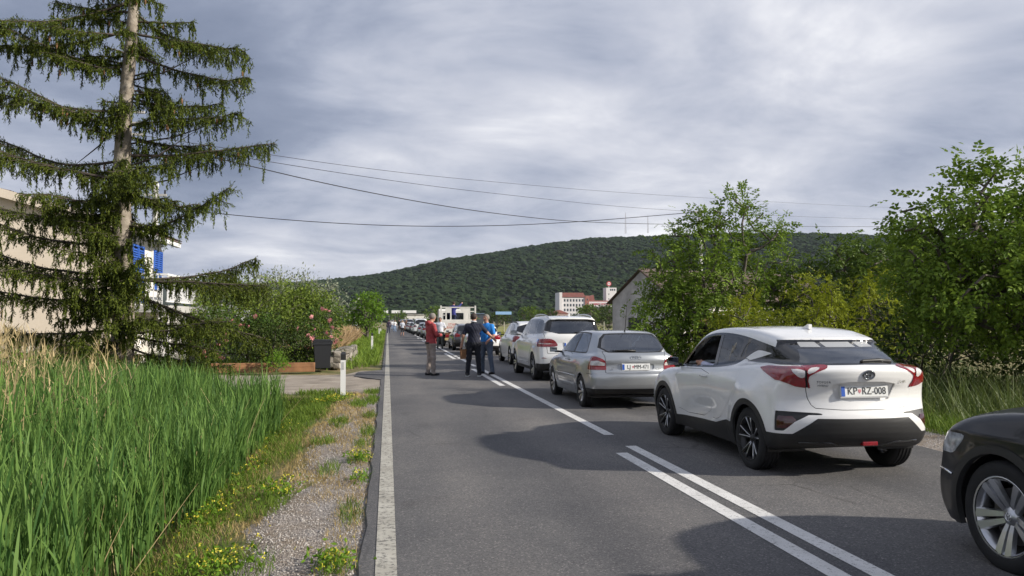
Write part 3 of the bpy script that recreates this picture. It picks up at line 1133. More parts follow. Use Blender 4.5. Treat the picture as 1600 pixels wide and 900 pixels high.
def crossover_white(label):
    """two-tone crossover with floating roof (nearest car in the queue)"""
    car = thing('parked_car', label, 'car', (4.78, 8.30, 0), radians(0.4), 'cars queuing in the right lane')
    low = [(-0.58, 0.30), (-0.82, 0.40), (-0.86, 0.64), (-0.79, 0.74), (-0.77, 0.90), (-0.87, 1.08), (-0.86, 1.165), (-0.5, 1.20), (0.0, 1.20), (1.2, 1.09), (2.2, 1.02), (2.75, 1.0), (3.2, 0.93), (3.52, 0.80), (3.64, 0.60), (3.62, 0.36), (3.45, 0.2), (2.9, 0.19), (0.7, 0.19)]
    cab = [(3.0, 0.93), (2.0, 1.40), (1.6, 1.525), (1.0, 1.565), (0.4, 1.545), (-0.08, 1.475), (-0.26, 1.435), (-0.23, 1.40), (-0.32, 1.365), (-0.60, 1.27), (-0.88, 1.13), (-0.8, 0.9), (2.9, 0.9)]
    plan = [(-1.2, 0.78), (-0.8, 0.82), (-0.35, 0.872), (0.0, 0.885), (0.7, 0.868), (1.4, 0.85), (2.2, 0.862), (2.64, 0.87), (3.1, 0.85), (3.45, 0.79), (3.8, 0.68)]
    sect = [(0.0, -0.08), (0.25, -0.05), (0.45, -0.005), (0.65, 0.0), (0.85, -0.01), (1.0, -0.04), (1.15, -0.085), (1.35, -0.2), (1.7, -0.35)]
    cplan = [(-1.0, 0.50), (-0.5, 0.60), (0.0, 0.70), (0.5, 0.755), (1.4, 0.775), (2.2, 0.77), (2.9, 0.70)]
    def extra(y, z):
        dent = -0.05 * np.exp(-((y - 1.45) / 0.55) ** 2) * np.exp(-((z - 0.52 - 0.10 * (y - 1.4) * -1) / 0.15) ** 2)
        haunch = 0.03 * np.exp(-((y + 0.02) / 0.45) ** 2) * np.exp(-((z - 0.90) / 0.16) ** 2)
        return dent + haunch
    B = Body(low, cab, plan, sect, cplan, 0.20, 1.05, -0.84, 3.6, bow_r=0.27, bow_f=0.42, kl=0.08, kc=0.09, ku=0.05, crown=0.045,
             flares=((0.0, 0.40, 0.40, 0.028), (2.64, 0.40, 0.40, 0.03)), extra=extra, cab_bow=0.40)
    C = Carver(*B.mesh(0.027, 0.2, 1.57, 0.9))
    R = 0.34
    ys = (0.0, 2.64)
    for sgn in (-1, 1):
        for y in ys:
            C.region('arch_trim', arch(y, R, 0.435, sgn), ('body',))
            C.region('void', arch(y, R, 0.372, sgn), ('body', 'arch_trim'))
    C.region('void', below([(-2, 0.215), (4, 0.215)]), ('body', 'arch_trim'))
    sill = below([(0.2, 0.40), (0.42, 0.47), (0.62, 0.47), (0.95, 0.40), (2.1, 0.36), (2.4, 0.34)])
    C.region('sill_cladding', inter(sill, lambda V, N: np.maximum(0.25 - V[:, 1], V[:, 1] - 2.45)), ('body', 'arch_trim'))
    # rear
    bump = [(-1.2, 0.46), (-0.72, 0.475), (-0.50, 0.635), (0.50, 0.635), (0.72, 0.475), (1.2, 0.46), (1.2, 0.1), (-1.2, 0.1)]
    C.region('lower_bumper', rear(bump, 0.05, 0), ('body', 'arch_trim'))
    refl = [(-1.1, 0.70), (-0.75, 0.70), (-0.46, 0.69), (-0.44, 0.672), (-0.58, 0.665), (-0.70, 0.60), (-0.80, 0.50), (-1.1, 0.49)]
    for p in (refl, mirror(refl)):
        C.region('bumper_vent', inter(rear(p, -0.2, 0), lambda V, N: V[:, 1] + 0.53), ('body',))
        sg = np.sign(p[0][0])
        C.region('reflector', inter(rear([(a * 0.97 - sg * 0.01, (b - 0.59) * 0.62 + 0.585) for a, b in p if abs(a) > 0.64], -0.2, 0), lambda V, N: V[:, 1] + 0.56), ('bumper_vent',))
    tail = [(-1.2, 1.125), (-0.80, 1.14), (-0.60, 1.155), (-0.40, 1.175), (-0.37, 1.155), (-0.52, 1.10), (-0.60, 1.05), (-0.535, 0.92), (-0.56, 0.905), (-0.72, 0.97), (-0.86, 1.03), (-1.2, 1.10)]
    tside = lambda sgn: side([(-1.5, 1.5), (-0.6, 1.21), (-0.14, 1.118), (-0.62, 0.975), (-1.5, 0.6)], sgn, 0, 0.0)
    for p, sgn in ((tail, -1), (mirror(tail), 1)):
        C.region('tail_lamp', inter(rear(p, 0.3, 1), tside(sgn)), ('body',))
        cl = [(-0.745, 1.125), (-0.62, 1.13), (-0.60, 1.06), (-0.66, 1.035)]
        cl2 = [(-0.585, 1.135), (-0.44, 1.155), (-0.53, 1.105), (-0.60, 1.075)]
        for c in (cl, cl2):
            C.region('lamp_clear', rear(c if sgn < 0 else mirror(c), 0.0, 1), ('tail_lamp',))
        ln = [(-0.615, 1.17), (-0.597, 1.17), (-0.600, 1.06), (-0.552, 0.89), (-0.575, 0.89), (-0.618, 1.05)]
        C.region('seam', rear(ln if sgn < 0 else mirror(ln), 0.0, 0), ('tail_lamp', 'lamp_clear'))
    # rear glass and black bands
    C.region('trim', rear([(-0.72, 1.16), (-0.63, 1.27), (-0.575, 1.415), (0.575, 1.415), (0.63, 1.27), (0.72, 1.16), (0.45, 1.168), (0, 1.175), (-0.45, 1.168)], 0.36, 0), ('body',))
    C.region('rear_glass', rear([(-0.56, 1.185), (-0.47, 1.325), (0.47, 1.325), (0.56, 1.185), (0, 1.195)], 0.25, 0), ('trim',))
    for x0, x1 in ((-0.42, -0.22), (-0.17, 0.17), (0.22, 0.42)):
        C.region('upper_glass', rear([(x0, 1.34), (x0 + (0.02 if x0 < -0.3 else 0), 1.392), (x1 - (0.02 if x1 > 0.3 else 0), 1.392), (x1, 1.34)], 0.3, 0), ('trim',))
    for sgn in (-1, 1):
        side_glass(C, sgn, [('front_glass', [(2.28, 1.03), (1.72, 1.36), (1.45, 1.425), (1.13, 1.45), (1.13, 1.45), (1.16, 1.07), (1.16, 1.07), (2.28, 1.03)]),
                            ('rear_side_glass', [(1.06, 1.45), (1.06, 1.45), (0.66, 1.43), (0.48, 1.40), (0.60, 1.16), (0.66, 1.125), (1.08, 1.075), (1.08, 1.075)]),
                            ('quarter_glass', [(0.43, 1.395), (0.16, 1.335), (0.16, 1.335), (0.50, 1.20), (0.53, 1.18)])],
                   [(2.50, 0.99), (2.50, 0.99), (1.78, 1.385), (1.45, 1.458), (1.05, 1.482), (0.5, 1.448), (0.0, 1.36), (-0.35, 1.285), (-0.55, 1.235), (-0.72, 1.17), (-0.55, 1.165), (-0.2, 1.245), (0.10, 1.295), (0.22, 1.285), (0.50, 1.135), (0.62, 1.095), (1.1, 1.045)])
    C.region('windscreen', lambda V, N: np.maximum.reduce([sd_poly(np.array([(-0.64, 1.04), (0.64, 1.04), (0.52, 1.47), (-0.52, 1.47)]), V[:, [0, 2]]), 1.6 - V[:, 1]]), ('body', 'trim'))
    # panels
    for sgn in (-1, 1):
        C.panel('front_door', side([(2.32, 0.98), (1.2, 1.02), (1.13, 0.80), (1.13, 0.44), (2.12, 0.40), (2.2, 0.6)], sgn, 1), ('body',))
        C.panel('rear_door', side([(1.13, 1.05), (0.62, 1.10), (0.32, 1.22), (0.30, 1.05), (0.42, 0.80), (0.72, 0.52), (0.9, 0.44), (1.13, 0.44)], sgn, 1), ('body',))
        C.seam(side([(0.22, 1.00), (0.05, 1.00), (-0.02, 0.93), (0.0, 0.82), (0.16, 0.82), (0.24, 0.90)], sgn, 2), 0.002)
    C.panel('tailgate', rear([(-0.66, 1.30), (0.66, 1.30), (0.60, 0.98), (0.55, 0.78), (0.48, 0.72), (-0.48, 0.72), (-0.55, 0.78), (-0.60, 0.98)], -0.25, 1), ('body',))
    C.region('plate_recess', rear([(-0.36, 1.005), (0.36, 1.005), (0.33, 0.90), (0.28, 0.80), (-0.28, 0.80), (-0.33, 0.90)], -0.2, 1), ('tailgate',))
    emit(C, car, 'body_shell', 'body', M_white)
    for nm in ('front_door', 'rear_door'):
        emit(C, car, nm, nm, M_white)
    tg = emit(C, car, 'tailgate', 'tailgate', M_white)
    emit(C, car, 'plate_recess', 'plate_recess', M_white, -0.022, 0, None, tg)
    emit(C, car, 'panel_gap', 'seam', M_seam, -0.006, 0)
    emit(C, car, 'window_surround', 'trim', M_gloss, -0.001)
    emit(C, car, 'arch_cladding', 'arch_trim', M_plastic, 0.006, 0.03)
    emit(C, car, 'sill_cladding', 'sill_cladding', M_plastic, 0.004, 0.03)
    emit(C, car, 'rear_bumper', 'lower_bumper', M_plastic, 0.004, 0.03)
    emit(C, car, 'bumper_vent', 'bumper_vent', M_plastic, -0.012, 0)
    emit(C, car, 'reflector', 'reflector', M_lampdark, -0.004, 0.01)
    tl = emit(C, car, 'tail_lamp', 'tail_lamp', M_lampred, 0.008, 0.03)
    emit(C, car, 'lamp_lens', 'lamp_clear', M_lampclear, 0.006, 0.0, None, EMITTED.get((car.name, 'tail_lamp')))
    emit(C, car, 'rear_window', 'rear_glass', glass_material('sloping rear glass', (0.08, 0.09, 0.10), 0.16), -0.002, 0)
    emit(C, car, 'upper_rear_window', 'upper_glass', material('spoiler glass painted sky', (0.36, 0.37, 0.38), 0.35), 0.001, 0)  # opaque pale grey paints the sky reflection into these panes
    # the driver's window is wound down: only the far side keeps its pane
    for o in [o for o in [emit(C, car, 'front_window', 'front_glass', G_side, -0.004, 0)] if o]:
        for p in EMITTED[(car.name, 'front_window')]:
            if p['side'] < 0: bpy.data.objects.remove(p, do_unlink=True)
    emit(C, car, 'rear_side_window', 'rear_side_glass', G_tint, -0.004, 0)
    emit(C, car, 'quarter_window', 'quarter_glass', G_tint, -0.004, 0)
    emit(C, car, 'windscreen', 'windscreen', G_clear, -0.002, 0)
    st = dict(n=5, split=0.20, w0=0.024, w1=0.026, o0=0.012, mat=M_alloydark, edge=True, hub=0.50, pw=1.1)
    add_wheels(car, 'crossover', ys, R, 0.235, 0.225, 0.772, st)
    wells(car, ys, 0.375, 0.86, R)
    underside(car, -0.2, 3.4, 0.70, 0.25)
    seats(car, 1.15, 0.30, 0.50)
    MB().box(-0.65, 0.65, 2.0, 2.45, 0.72, 0.98, 0.05).build('dashboard', M_inside, car)
    mirrors(car, 2.25, 1.02, 0.78, M_gloss, (0.20, 0.17, 0.15), 0.04)
    for s in (-1, 1):
        handle(car, on_side(B, 1.32, 0.93, s), 1.32, 0.93, M_white, s)
    # plate, badge, wiper, aerial fin, lower trim
    py = on_rear(B, 0, 0.92)
    plate(car, 0.0, py + 0.010, 0.905, 'KP', 'RZ-008', True, radians(-6))
    eb = MB()
    ring = lambda a, b, cx=0, cz=0, n=28: [(cx + a * cos(2 * pi * i / n), 0, cz + b * sin(2 * pi * i / n)) for i in range(n + 1)]
    eb.tube(ring(0.062, 0.044), 0.008, 6, False).tube(ring(0.018, 0.040), 0.006, 6, False).tube(ring(0.043, 0.017, 0, 0.019), 0.006, 6, False)
    eb.build('emblem', material('dark chrome', (0.25, 0.26, 0.28), 0.15, 1.0), car, (0, on_rear(B, 0, 1.075) - 0.006, 1.075), (radians(10), 0, 0), smooth=True)
    def badge(body, x, z, size):
        me = text_mesh(body, size, 0.001)
        for v in me.vertices:
            v.co = Vector((v.co.x, -v.co.z, v.co.y))
        me.materials.append(M_chrome)
        yy = on_rear(B, x, z); y2 = on_rear(B, x + 0.05, z)
        link('badge_lettering', me, car, (x, yy - 0.004, z), (0, 0, atan2(y2 - yy, 0.05)))
    badge('TOYOTA', -0.44, 1.0, 0.034); badge('HYBRID', -0.44, 0.965, 0.030); badge('C-HR', 0.43, 1.0, 0.04)
    P = [(x, on_rear(B, x, z) - 0.022, z) for x, z in ((0.36, 1.20), (0.22, 1.215), (0.02, 1.212), (-0.02, 1.205))]
    w = MB().tube(P, [0.020, 0.022, 0.014, 0.008], 8).build('rear_wiper', M_plastic, car, smooth=True)
    fz = on_top(B, 0, 0.35)
    MB().prism([(-0.10, 0), (0.10, 0), (0.02, 0.02), (-0.07, 0.055), (-0.10, 0.05)], -0.02, 0.02, 'yz').build('roof_aerial', M_white, car, (0, 0.33, fz - 0.006))
    rear_line(B, [(-0.66, 0.385), (-0.36, 0.385), (-0.22, 0.35), (0.22, 0.35), (0.36, 0.385), (0.66, 0.385)], 0.014, 'bumper_trim', M_gloss, car, out=0.004)
    MB().box(-0.085, 0.085, -0.02, 0.03, -0.022, 0.022, 0.008).build('fog_lamp', M_lampred, car, (0.06, on_rear(B, 0.06, 0.385) - 0.004, 0.375))
    # arm of the driver on the door sill
    return car, B

def hatch_silver(label):
    car = thing('parked_car', label, 'car', (4.44, 14.74, 0), radians(0.3), 'cars queuing in the right lane')
    low = [(-0.60, 0.27), (-0.80, 0.38), (-0.83, 0.62), (-0.80, 0.69), (-0.74, 0.71), (-0.74, 1.00), (-0.62, 1.055), (0.3, 1.01), (1.4, 0.97), (2.3, 0.94), (2.9, 0.86), (3.3, 0.74), (3.48, 0.60), (3.48, 0.36), (3.3, 0.2), (2.7, 0.19), (0.6, 0.19)]
    cab = [(2.5, 0.88), (1.45, 1.385), (1.2, 1.425), (0.8, 1.445), (0.1, 1.435), (-0.22, 1.405), (-0.30, 1.375), (-0.74, 1.0), (-0.7, 0.8), (2.4, 0.8)]
    plan = [(-1.2, 0.76), (-0.8, 0.80), (-0.4, 0.835), (0.2, 0.850), (1.3, 0.855), (2.5, 0.85), (3.0, 0.82), (3.35, 0.76), (3.8, 0.65)]
    sect = [(0.0, -0.08), (0.25, -0.05), (0.42, -0.008), (0.6, 0.0), (0.8, -0.006), (0.95, -0.045), (1.1, -0.12), (1.4, -0.3)]
    cplan = [(-1.0, 0.60), (-0.5, 0.67), (0.0, 0.735), (0.6, 0.76), (1.4, 0.765), (2.2, 0.75), (2.9, 0.68)]
    B = Body(low, cab, plan, sect, cplan, 0.40, 1.0, -0.8, 3.45, bow_r=0.16, bow_f=0.35, kl=0.09, kc=0.08, ku=0.05, crown=0.04,
             flares=((0.0, 0.34, 0.36, 0.016), (2.51, 0.34, 0.36, 0.016)), cab_bow=0.10)
    C = Carver(*B.mesh(0.034, 0.2, 1.43, 0.86))
    R = 0.305; ys = (0.0, 2.512)
    for sgn in (-1, 1):
        for y in ys:
            C.region('void', arch(y, R, 0.345, sgn), ('body',))
    C.region('void', below([(-2, 0.21), (4, 0.21)]), ('body',))
    C.region('lower_bumper', inter(rear([(-1.2, 0.40), (1.2, 0.40), (1.2, 0.1), (-1.2, 0.1)], -0.34, 0)), ('body',))
    tail = [(-1.2, 0.975), (-0.74, 0.985), (-0.60, 0.93), (-0.545, 0.88), (-0.54, 0.735), (-0.54, 0.735), (-1.2, 0.735)]
    for p, sgn in ((tail, -1), (mirror(tail), 1)):
        C.region('tail_lamp', inter(rear(p, 0.3, 1), side([(-1.5, 1.2), (-0.66, 1.2), (-0.50, 0.99), (-0.46, 0.74), (-0.46, 0.5), (-1.5, 0.5)], sgn, 0, 0.0)), ('body',))
        cl = [(-0.80, 0.895), (-0.69, 0.90), (-0.56, 0.862), (-0.555, 0.808), (-0.80, 0.815)]
        C.region('lamp_clear', rear(cl if sgn < 0 else mirror(cl), -0.55, 0), ('tail_lamp',))
    C.region('trim', rear([(-0.665, 1.045), (-0.53, 1.375), (-0.3, 1.392), (0.3, 1.392), (0.53, 1.375), (0.665, 1.045), (0, 1.038)], -0.20, 1), ('body',))
    C.region('rear_glass', rear([(-0.62, 1.062), (-0.50, 1.355), (-0.3, 1.372), (0.3, 1.372), (0.50, 1.355), (0.62, 1.062), (0, 1.055)], -0.20, 1), ('trim',))
    for sgn in (-1, 1):
        side_glass(C, sgn, [('front_glass', [(2.08, 1.01), (1.42, 1.335), (1.20, 1.37), (0.86, 1.385), (0.86, 1.385), (0.90, 1.02), (0.90, 1.02), (2.08, 1.0)]),
                            ('rear_side_glass', [(0.80, 1.385), (0.80, 1.385), (0.30, 1.375), (0.16, 1.35), (0.02, 1.05), (0.06, 1.025), (0.83, 1.02), (0.83, 1.02)])],
                   [(2.22, 0.985), (1.45, 1.355), (1.20, 1.392), (0.8, 1.405), (0.28, 1.395), (0.12, 1.37), (-0.03, 1.03), (0.02, 1.0)])
    C.region('windscreen', lambda V, N: np.maximum.reduce([sd_poly(np.array([(-0.66, 0.96), (0.66, 0.96), (0.54, 1.37), (-0.54, 1.37)]), V[:, [0, 2]]), 1.3 - V[:, 1]]), ('body', 'trim'))
    for sgn in (-1, 1):
        C.panel('front_door', side([(2.2, 0.99), (0.86, 1.01), (0.78, 0.8), (0.80, 0.34), (2.0, 0.32), (2.12, 0.5)], sgn, 1), ('body',), 0.004)
    C.panel('tailgate', rear([(-0.60, 1.06), (0.60, 1.06), (0.56, 0.98), (0.555, 0.68), (-0.555, 0.68), (-0.56, 0.98)], -0.3, 0), ('body',), 0.005)
    C.region('plate_recess', rear([(-0.36, 0.865), (0.36, 0.865), (0.34, 0.705), (-0.34, 0.705)], -0.3, 1), ('tailgate',))
    C.panel('bumper_skin', inter(rear([(-1.2, 0.66), (1.2, 0.66), (1.2, 0.3), (-1.2, 0.3)], -0.36, 0)), ('body',), 0.004)
    emit(C, car, 'body_shell', 'body', M_silver)
    emit(C, car, 'front_door', 'front_door', M_silver)
    tg = emit(C, car, 'tailgate', 'tailgate', M_silver)
    emit(C, car, 'plate_recess', 'plate_recess', M_silver, -0.02, 0, None, tg)
    emit(C, car, 'rear_bumper', 'bumper_skin', M_silver, 0.008)
    emit(C, car, 'bumper_underside', 'lower_bumper', M_plastic)
    emit(C, car, 'panel_gap', 'seam', M_seam, -0.006, 0)
    emit(C, car, 'window_surround', 'trim', M_plastic, -0.002)
    tl = emit(C, car, 'tail_lamp', 'tail_lamp', M_lampred, 0.006)
    emit(C, car, 'lamp_lens', 'lamp_clear', M_lampclear, 0.004, 0, None, EMITTED.get((car.name, 'tail_lamp')))
    G_a3 = glass_material('hatchback glass', (0.42, 0.45, 0.45), 0.20)
    emit(C, car, 'rear_window', 'rear_glass', G_a3, -0.003, 0)
    emit(C, car, 'front_window', 'front_glass', G_clear, -0.004, 0)
    emit(C, car, 'rear_side_window', 'rear_side_glass', G_a3, -0.004, 0)
    emit(C, car, 'windscreen', 'windscreen', G_clear, -0.002, 0)
    st = dict(n=9, split=0, w0=0.012, w1=0.040, mat=M_alloy, hub=0.62, barrel=M_alloydark)
    add_wheels(car, 'hatch', ys, R, 0.20, 0.195, 0.755, st)
    wells(car, ys, 0.348, 0.83, R)
    underside(car, -0.6, 3.2, 0.72)
    seats(car, 1.05, 0.15, 0.42, 0.34, material('grey seat fabric', (0.16, 0.16, 0.165), 0.9))
    MB().box(-0.62, 0.62, 1.75, 2.1, 0.66, 0.93, 0.05).build('dashboard', M_inside, car)
    mirrors(car, 1.93, 0.97, 0.78, M_silver, (0.19, 0.12, 0.13))
    for s in (-1, 1):
        handle(car, on_side(B, 1.05, 0.86, s), 1.05, 0.86, M_silver, s)
        P = [(on_side(B, y, 0.56, s) + s * 0.004, y, 0.56) for y in (0.45, 0.9, 1.4, 2.05)]
        MB().tube(P, 0.012, 6).build('rubbing_strip', M_silver, car, smooth=True)
    plate(car, 0.0, on_rear(B, 0, 0.785) + 0.010, 0.785, 'LJ', 'MM-471', True, radians(-2))
    rg = MB()
    for k in range(4):
        rg.tube([(-0.0675 + k * 0.045 + 0.030 * cos(2 * pi * i / 20), 0, 0.030 * sin(2 * pi * i / 20)) for i in range(21)], 0.0045, 5, False)
    rg.build('emblem', M_chrome, car, (0, on_rear(B, 0, 0.955) - 0.006, 0.955), smooth=True)
    for body, x in (('A3', -0.44), ('1.9 TDI', 0.42)):
        me = text_mesh(body, 0.05 if x < 0 else 0.036, 0.001)
        for v in me.vertices: v.co = Vector((v.co.x, -v.co.z, v.co.y))
        me.materials.append(M_chrome)
        link('badge_lettering', me, car, (x, on_rear(B, x, 0.73) - 0.005, 0.745), (0, 0, 0.03 * np.sign(-x) * 0))
    P = [(x, on_rear(B, x, z) - 0.018, z) for x, z in ((0.02, 1.075), (-0.15, 1.085), (-0.34, 1.08), (-0.46, 1.075))]
    MB().tube(P, [0.018, 0.014, 0.011, 0.006], 6).build('rear_wiper', M_plastic, car, smooth=True)
    zt = on_top(B, 0, -0.05)
    ae = MB().tube([(0, 0, 0), (0, -0.04, 0.035), (0, -0.10, 0.26), (0, -0.20, 0.62)], [0.018, 0.009, 0.005, 0.003], 6)
    ae.build('roof_aerial', M_plastic, car, (0, -0.05, zt - 0.004), smooth=True)
    MB().tube([(0.42, -0.80, 0.25), (0.42, -0.4, 0.25)], 0.025, 8).build('exhaust_pipe', M_disc, car)
    return car

def suv_white(label):
    car = thing('parked_car', label, 'car', (4.86, 21.6, 0), radians(0.3), 'cars queuing in the right lane')
    low = [(-0.70, 0.32), (-0.96, 0.42), (-1.00, 0.66), (-0.96, 0.80), (-0.93, 1.0), (-0.92, 1.22), (-0.84, 1.29), (0.4, 1.25), (1.6, 1.19), (2.5, 1.14), (3.2, 1.06), (3.65, 0.95), (3.86, 0.75), (3.86, 0.45), (3.65, 0.26), (3.0, 0.24), (0.7, 0.24)]
    cab = [(2.9, 1.08), (1.85, 1.66), (1.5, 1.74), (0.9, 1.775), (0.0, 1.765), (-0.62, 1.725), (-0.80, 1.70), (-0.72, 1.62), (-0.93, 1.22), (-0.9, 1.0), (2.8, 1.0)]
    plan = [(-1.3, 0.84), (-0.95, 0.88), (-0.5, 0.93), (0.2, 0.945), (1.4, 0.945), (2.9, 0.945), (3.3, 0.92), (3.7, 0.85), (4.0, 0.74)]
    sect = [(0.0, -0.07), (0.3, -0.04), (0.5, -0.005), (0.8, 0.0), (1.05, -0.015), (1.25, -0.075), (1.5, -0.2)]
    cplan = [(-1.2, 0.74), (-0.6, 0.80), (0.0, 0.84), (1.0, 0.86), (2.2, 0.86), (3.0, 0.8)]
    B = Body(low, cab, plan, sect, cplan, 0.30, 1.24, -0.97, 3.84, bow_r=0.14, bow_f=0.35, kl=0.09, kc=0.09, ku=0.05, crown=0.04,
             flares=((0, 0.40, 0.42, 0.02), (2.915, 0.40, 0.42, 0.02)), cab_bow=0.16)
    C = Carver(*B.mesh(0.045, 0.25, 1.75, 0.96))
    R = 0.378; ys = (0.0, 2.915)
    for sgn in (-1, 1):
        for y in ys:
            C.region('void', arch(y, R, 0.42, sgn), ('body',))
    C.region('void', below([(-2, 0.27), (5, 0.27)]), ('body',))
    C.region('lower_bumper', rear([(-1.2, 0.47), (-0.7, 0.50), (-0.5, 0.56), (0.5, 0.56), (0.7, 0.50), (1.2, 0.47), (1.2, 0.1), (-1.2, 0.1)], -0.45, 0), ('body',))
    C.region('sill_cladding', below([(-0.3, 0.36), (3.2, 0.36)]), ('body',))
    tail = [(-1.3, 1.10), (-0.80, 1.145), (-0.62, 1.15), (-0.50, 1.10), (-0.42, 0.98), (-0.44, 0.945), (-0.7, 0.935), (-1.3, 0.93)]
    for p, sgn in ((tail, -1), (mirror(tail), 1)):
        C.region('tail_lamp', inter(rear(p, 0.3, 1), side([(-1.6, 1.4), (-0.70, 1.3), (-0.48, 1.0), (-0.60, 0.90), (-1.6, 0.7)], sgn, 1, 0.0)), ('body',))
        cl = [(-0.90, 1.035), (-0.45, 1.015), (-0.455, 1.0), (-0.90, 1.01)]
        C.region('lamp_clear', rear(cl if sgn < 0 else mirror(cl), -0.4, 0), ('tail_lamp',))
        rf = [(-0.85, 0.655), (-0.52, 0.66), (-0.52, 0.635), (-0.85, 0.63)]
        C.region('reflector', rear(rf if sgn < 0 else mirror(rf), -0.5, 0), ('body',))
    C.region('trim', rear([(-0.80, 1.275), (-0.69, 1.62), (-0.5, 1.665), (0.5, 1.665), (0.69, 1.62), (0.80, 1.275)], 0.0, 1), ('body',))
    C.region('rear_glass', rear([(-0.62, 1.30), (-0.54, 1.60), (0.54, 1.60), (0.62, 1.30)], 0.0, 0), ('trim',))
    for sgn in (-1, 1):
        side_glass(C, sgn, [('front_glass', [(2.5, 1.22), (1.80, 1.575), (1.5, 1.635), (1.22, 1.65), (1.22, 1.65), (1.24, 1.25), (1.24, 1.25)]),
                            ('rear_side_glass', [(1.14, 1.65), (1.14, 1.65), (0.26, 1.645), (0.26, 1.645), (0.16, 1.28), (0.16, 1.28), (1.16, 1.25), (1.16, 1.25)]),
                            ('quarter_glass', [(0.18, 1.64), (-0.35, 1.60), (-0.62, 1.34), (-0.60, 1.31), (0.08, 1.285)])],
                   [(2.68, 1.19), (1.85, 1.60), (1.5, 1.665), (0.9, 1.685), (0.1, 1.672), (-0.45, 1.63), (-0.72, 1.32), (-0.68, 1.285), (0.2, 1.255), (1.2, 1.225)])
    C.region('windscreen', lambda V, N: np.maximum.reduce([sd_poly(np.array([(-0.74, 1.18), (0.74, 1.18), (0.62, 1.66), (-0.62, 1.66)]), V[:, [0, 2]]), 1.7 - V[:, 1]]), ('body', 'trim'))
    for sgn in (-1, 1):
        C.panel('front_door', side([(2.5, 1.2), (1.2, 1.24), (1.16, 0.9), (1.18, 0.46), (2.4, 0.44), (2.46, 0.7)], sgn, 1), ('body',), 0.005)
        C.panel('rear_door', side([(1.18, 1.24), (0.18, 1.27), (0.22, 1.0), (0.46, 0.72), (0.62, 0.46), (1.18, 0.46)], sgn, 1), ('body',), 0.005)
    C.panel('tailgate', rear([(-0.78, 1.32), (0.78, 1.32), (0.72, 1.0), (0.70, 0.76), (-0.70, 0.76), (-0.72, 1.0)], -0.4, 0), ('body',), 0.005)
    emit(C, car, 'body_shell', 'body', M_white)
    for nm in ('front_door', 'rear_door', 'tailgate'):
        emit(C, car, nm, nm, M_white)
    emit(C, car, 'panel_gap', 'seam', M_seam, -0.006, 0)
    emit(C, car, 'window_surround', 'trim', M_gloss, -0.002)
    emit(C, car, 'rear_bumper', 'lower_bumper', M_plastic, 0.004)
    emit(C, car, 'sill_cladding', 'sill_cladding', M_plastic)
    tl = emit(C, car, 'tail_lamp', 'tail_lamp', M_lampred, 0.006)
    emit(C, car, 'lamp_lens', 'lamp_clear', M_lampclear, 0.004, 0, None, EMITTED.get((car.name, 'tail_lamp')))
    emit(C, car, 'reflector', 'reflector', M_lampred, 0.004, 0)
    G_sv = glass_material('privacy glass', (0.16, 0.18, 0.18), 0.14)
    for nm, rg, g in (('rear_window', 'rear_glass', G_sv), ('front_window', 'front_glass', G_side), ('rear_side_window', 'rear_side_glass', G_tint), ('quarter_window', 'quarter_glass', G_tint), ('windscreen', 'windscreen', G_clear)):
        emit(C, car, nm, rg, g, -0.004, 0)
    st = dict(n=5, split=0.16, w0=0.022, w1=0.03, mat=M_alloy, hub=0.55)
    add_wheels(car, 'suv', ys, R, 0.25, 0.255, 0.825, st)
    wells(car, ys, 0.422, 0.93, R)
    underside(car, -0.7, 3.5, 0.8, 0.27)
    seats(car, 1.35, 0.45, 0.68, 0.38)
    MB().box(-0.7, 0.7, 2.2, 2.6, 0.9, 1.15, 0.05).build('dashboard', M_inside, car)
    mirrors(car, 2.38, 1.20, 0.88, M_plastic, (0.24, 0.14, 0.18))
    for s in (-1, 1):
        for y in (1.38, 0.40):
            handle(car, on_side(B, y, 1.06, s), y, 1.06, M_white, s)
        P = [(s * 0.60, 1.45, on_top(B, 0.60, 1.45) - 0.01), (s * 0.605, 1.3, on_top(B, 0.6, 1.3) + 0.045), (s * 0.61, 0.4, on_top(B, 0.6, 0.4) + 0.055), (s * 0.60, -0.35, on_top(B, 0.6, -0.35) + 0.045), (s * 0.59, -0.52, on_top(B, 0.59, -0.52) - 0.01)]
        MB().tube(chaikin(P, 2, False), 0.018, 8).build('roof_rail', M_alloy, car, smooth=True)
    plate(car, 0.0, on_rear(B, 0, 0.99) + 0.002, 0.99, 'KP', 'LD-190', True, radians(-4))
    P = [(x, on_rear(B, x, z) - 0.016, z) for x, z in ((0.02, 1.305), (0.2, 1.325), (0.45, 1.315))]
    MB().tube(P, [0.02, 0.013, 0.006], 6).build('rear_wiper', M_plastic, car, smooth=True)
    zt = on_top(B, 0, -0.3)
    MB().prism([(-0.09, 0), (0.09, 0), (0.0, 0.03), (-0.07, 0.07), (-0.09, 0.06)], -0.02, 0.02, 'yz').build('roof_aerial', M_white, car, (0, -0.3, zt - 0.004))
    return car

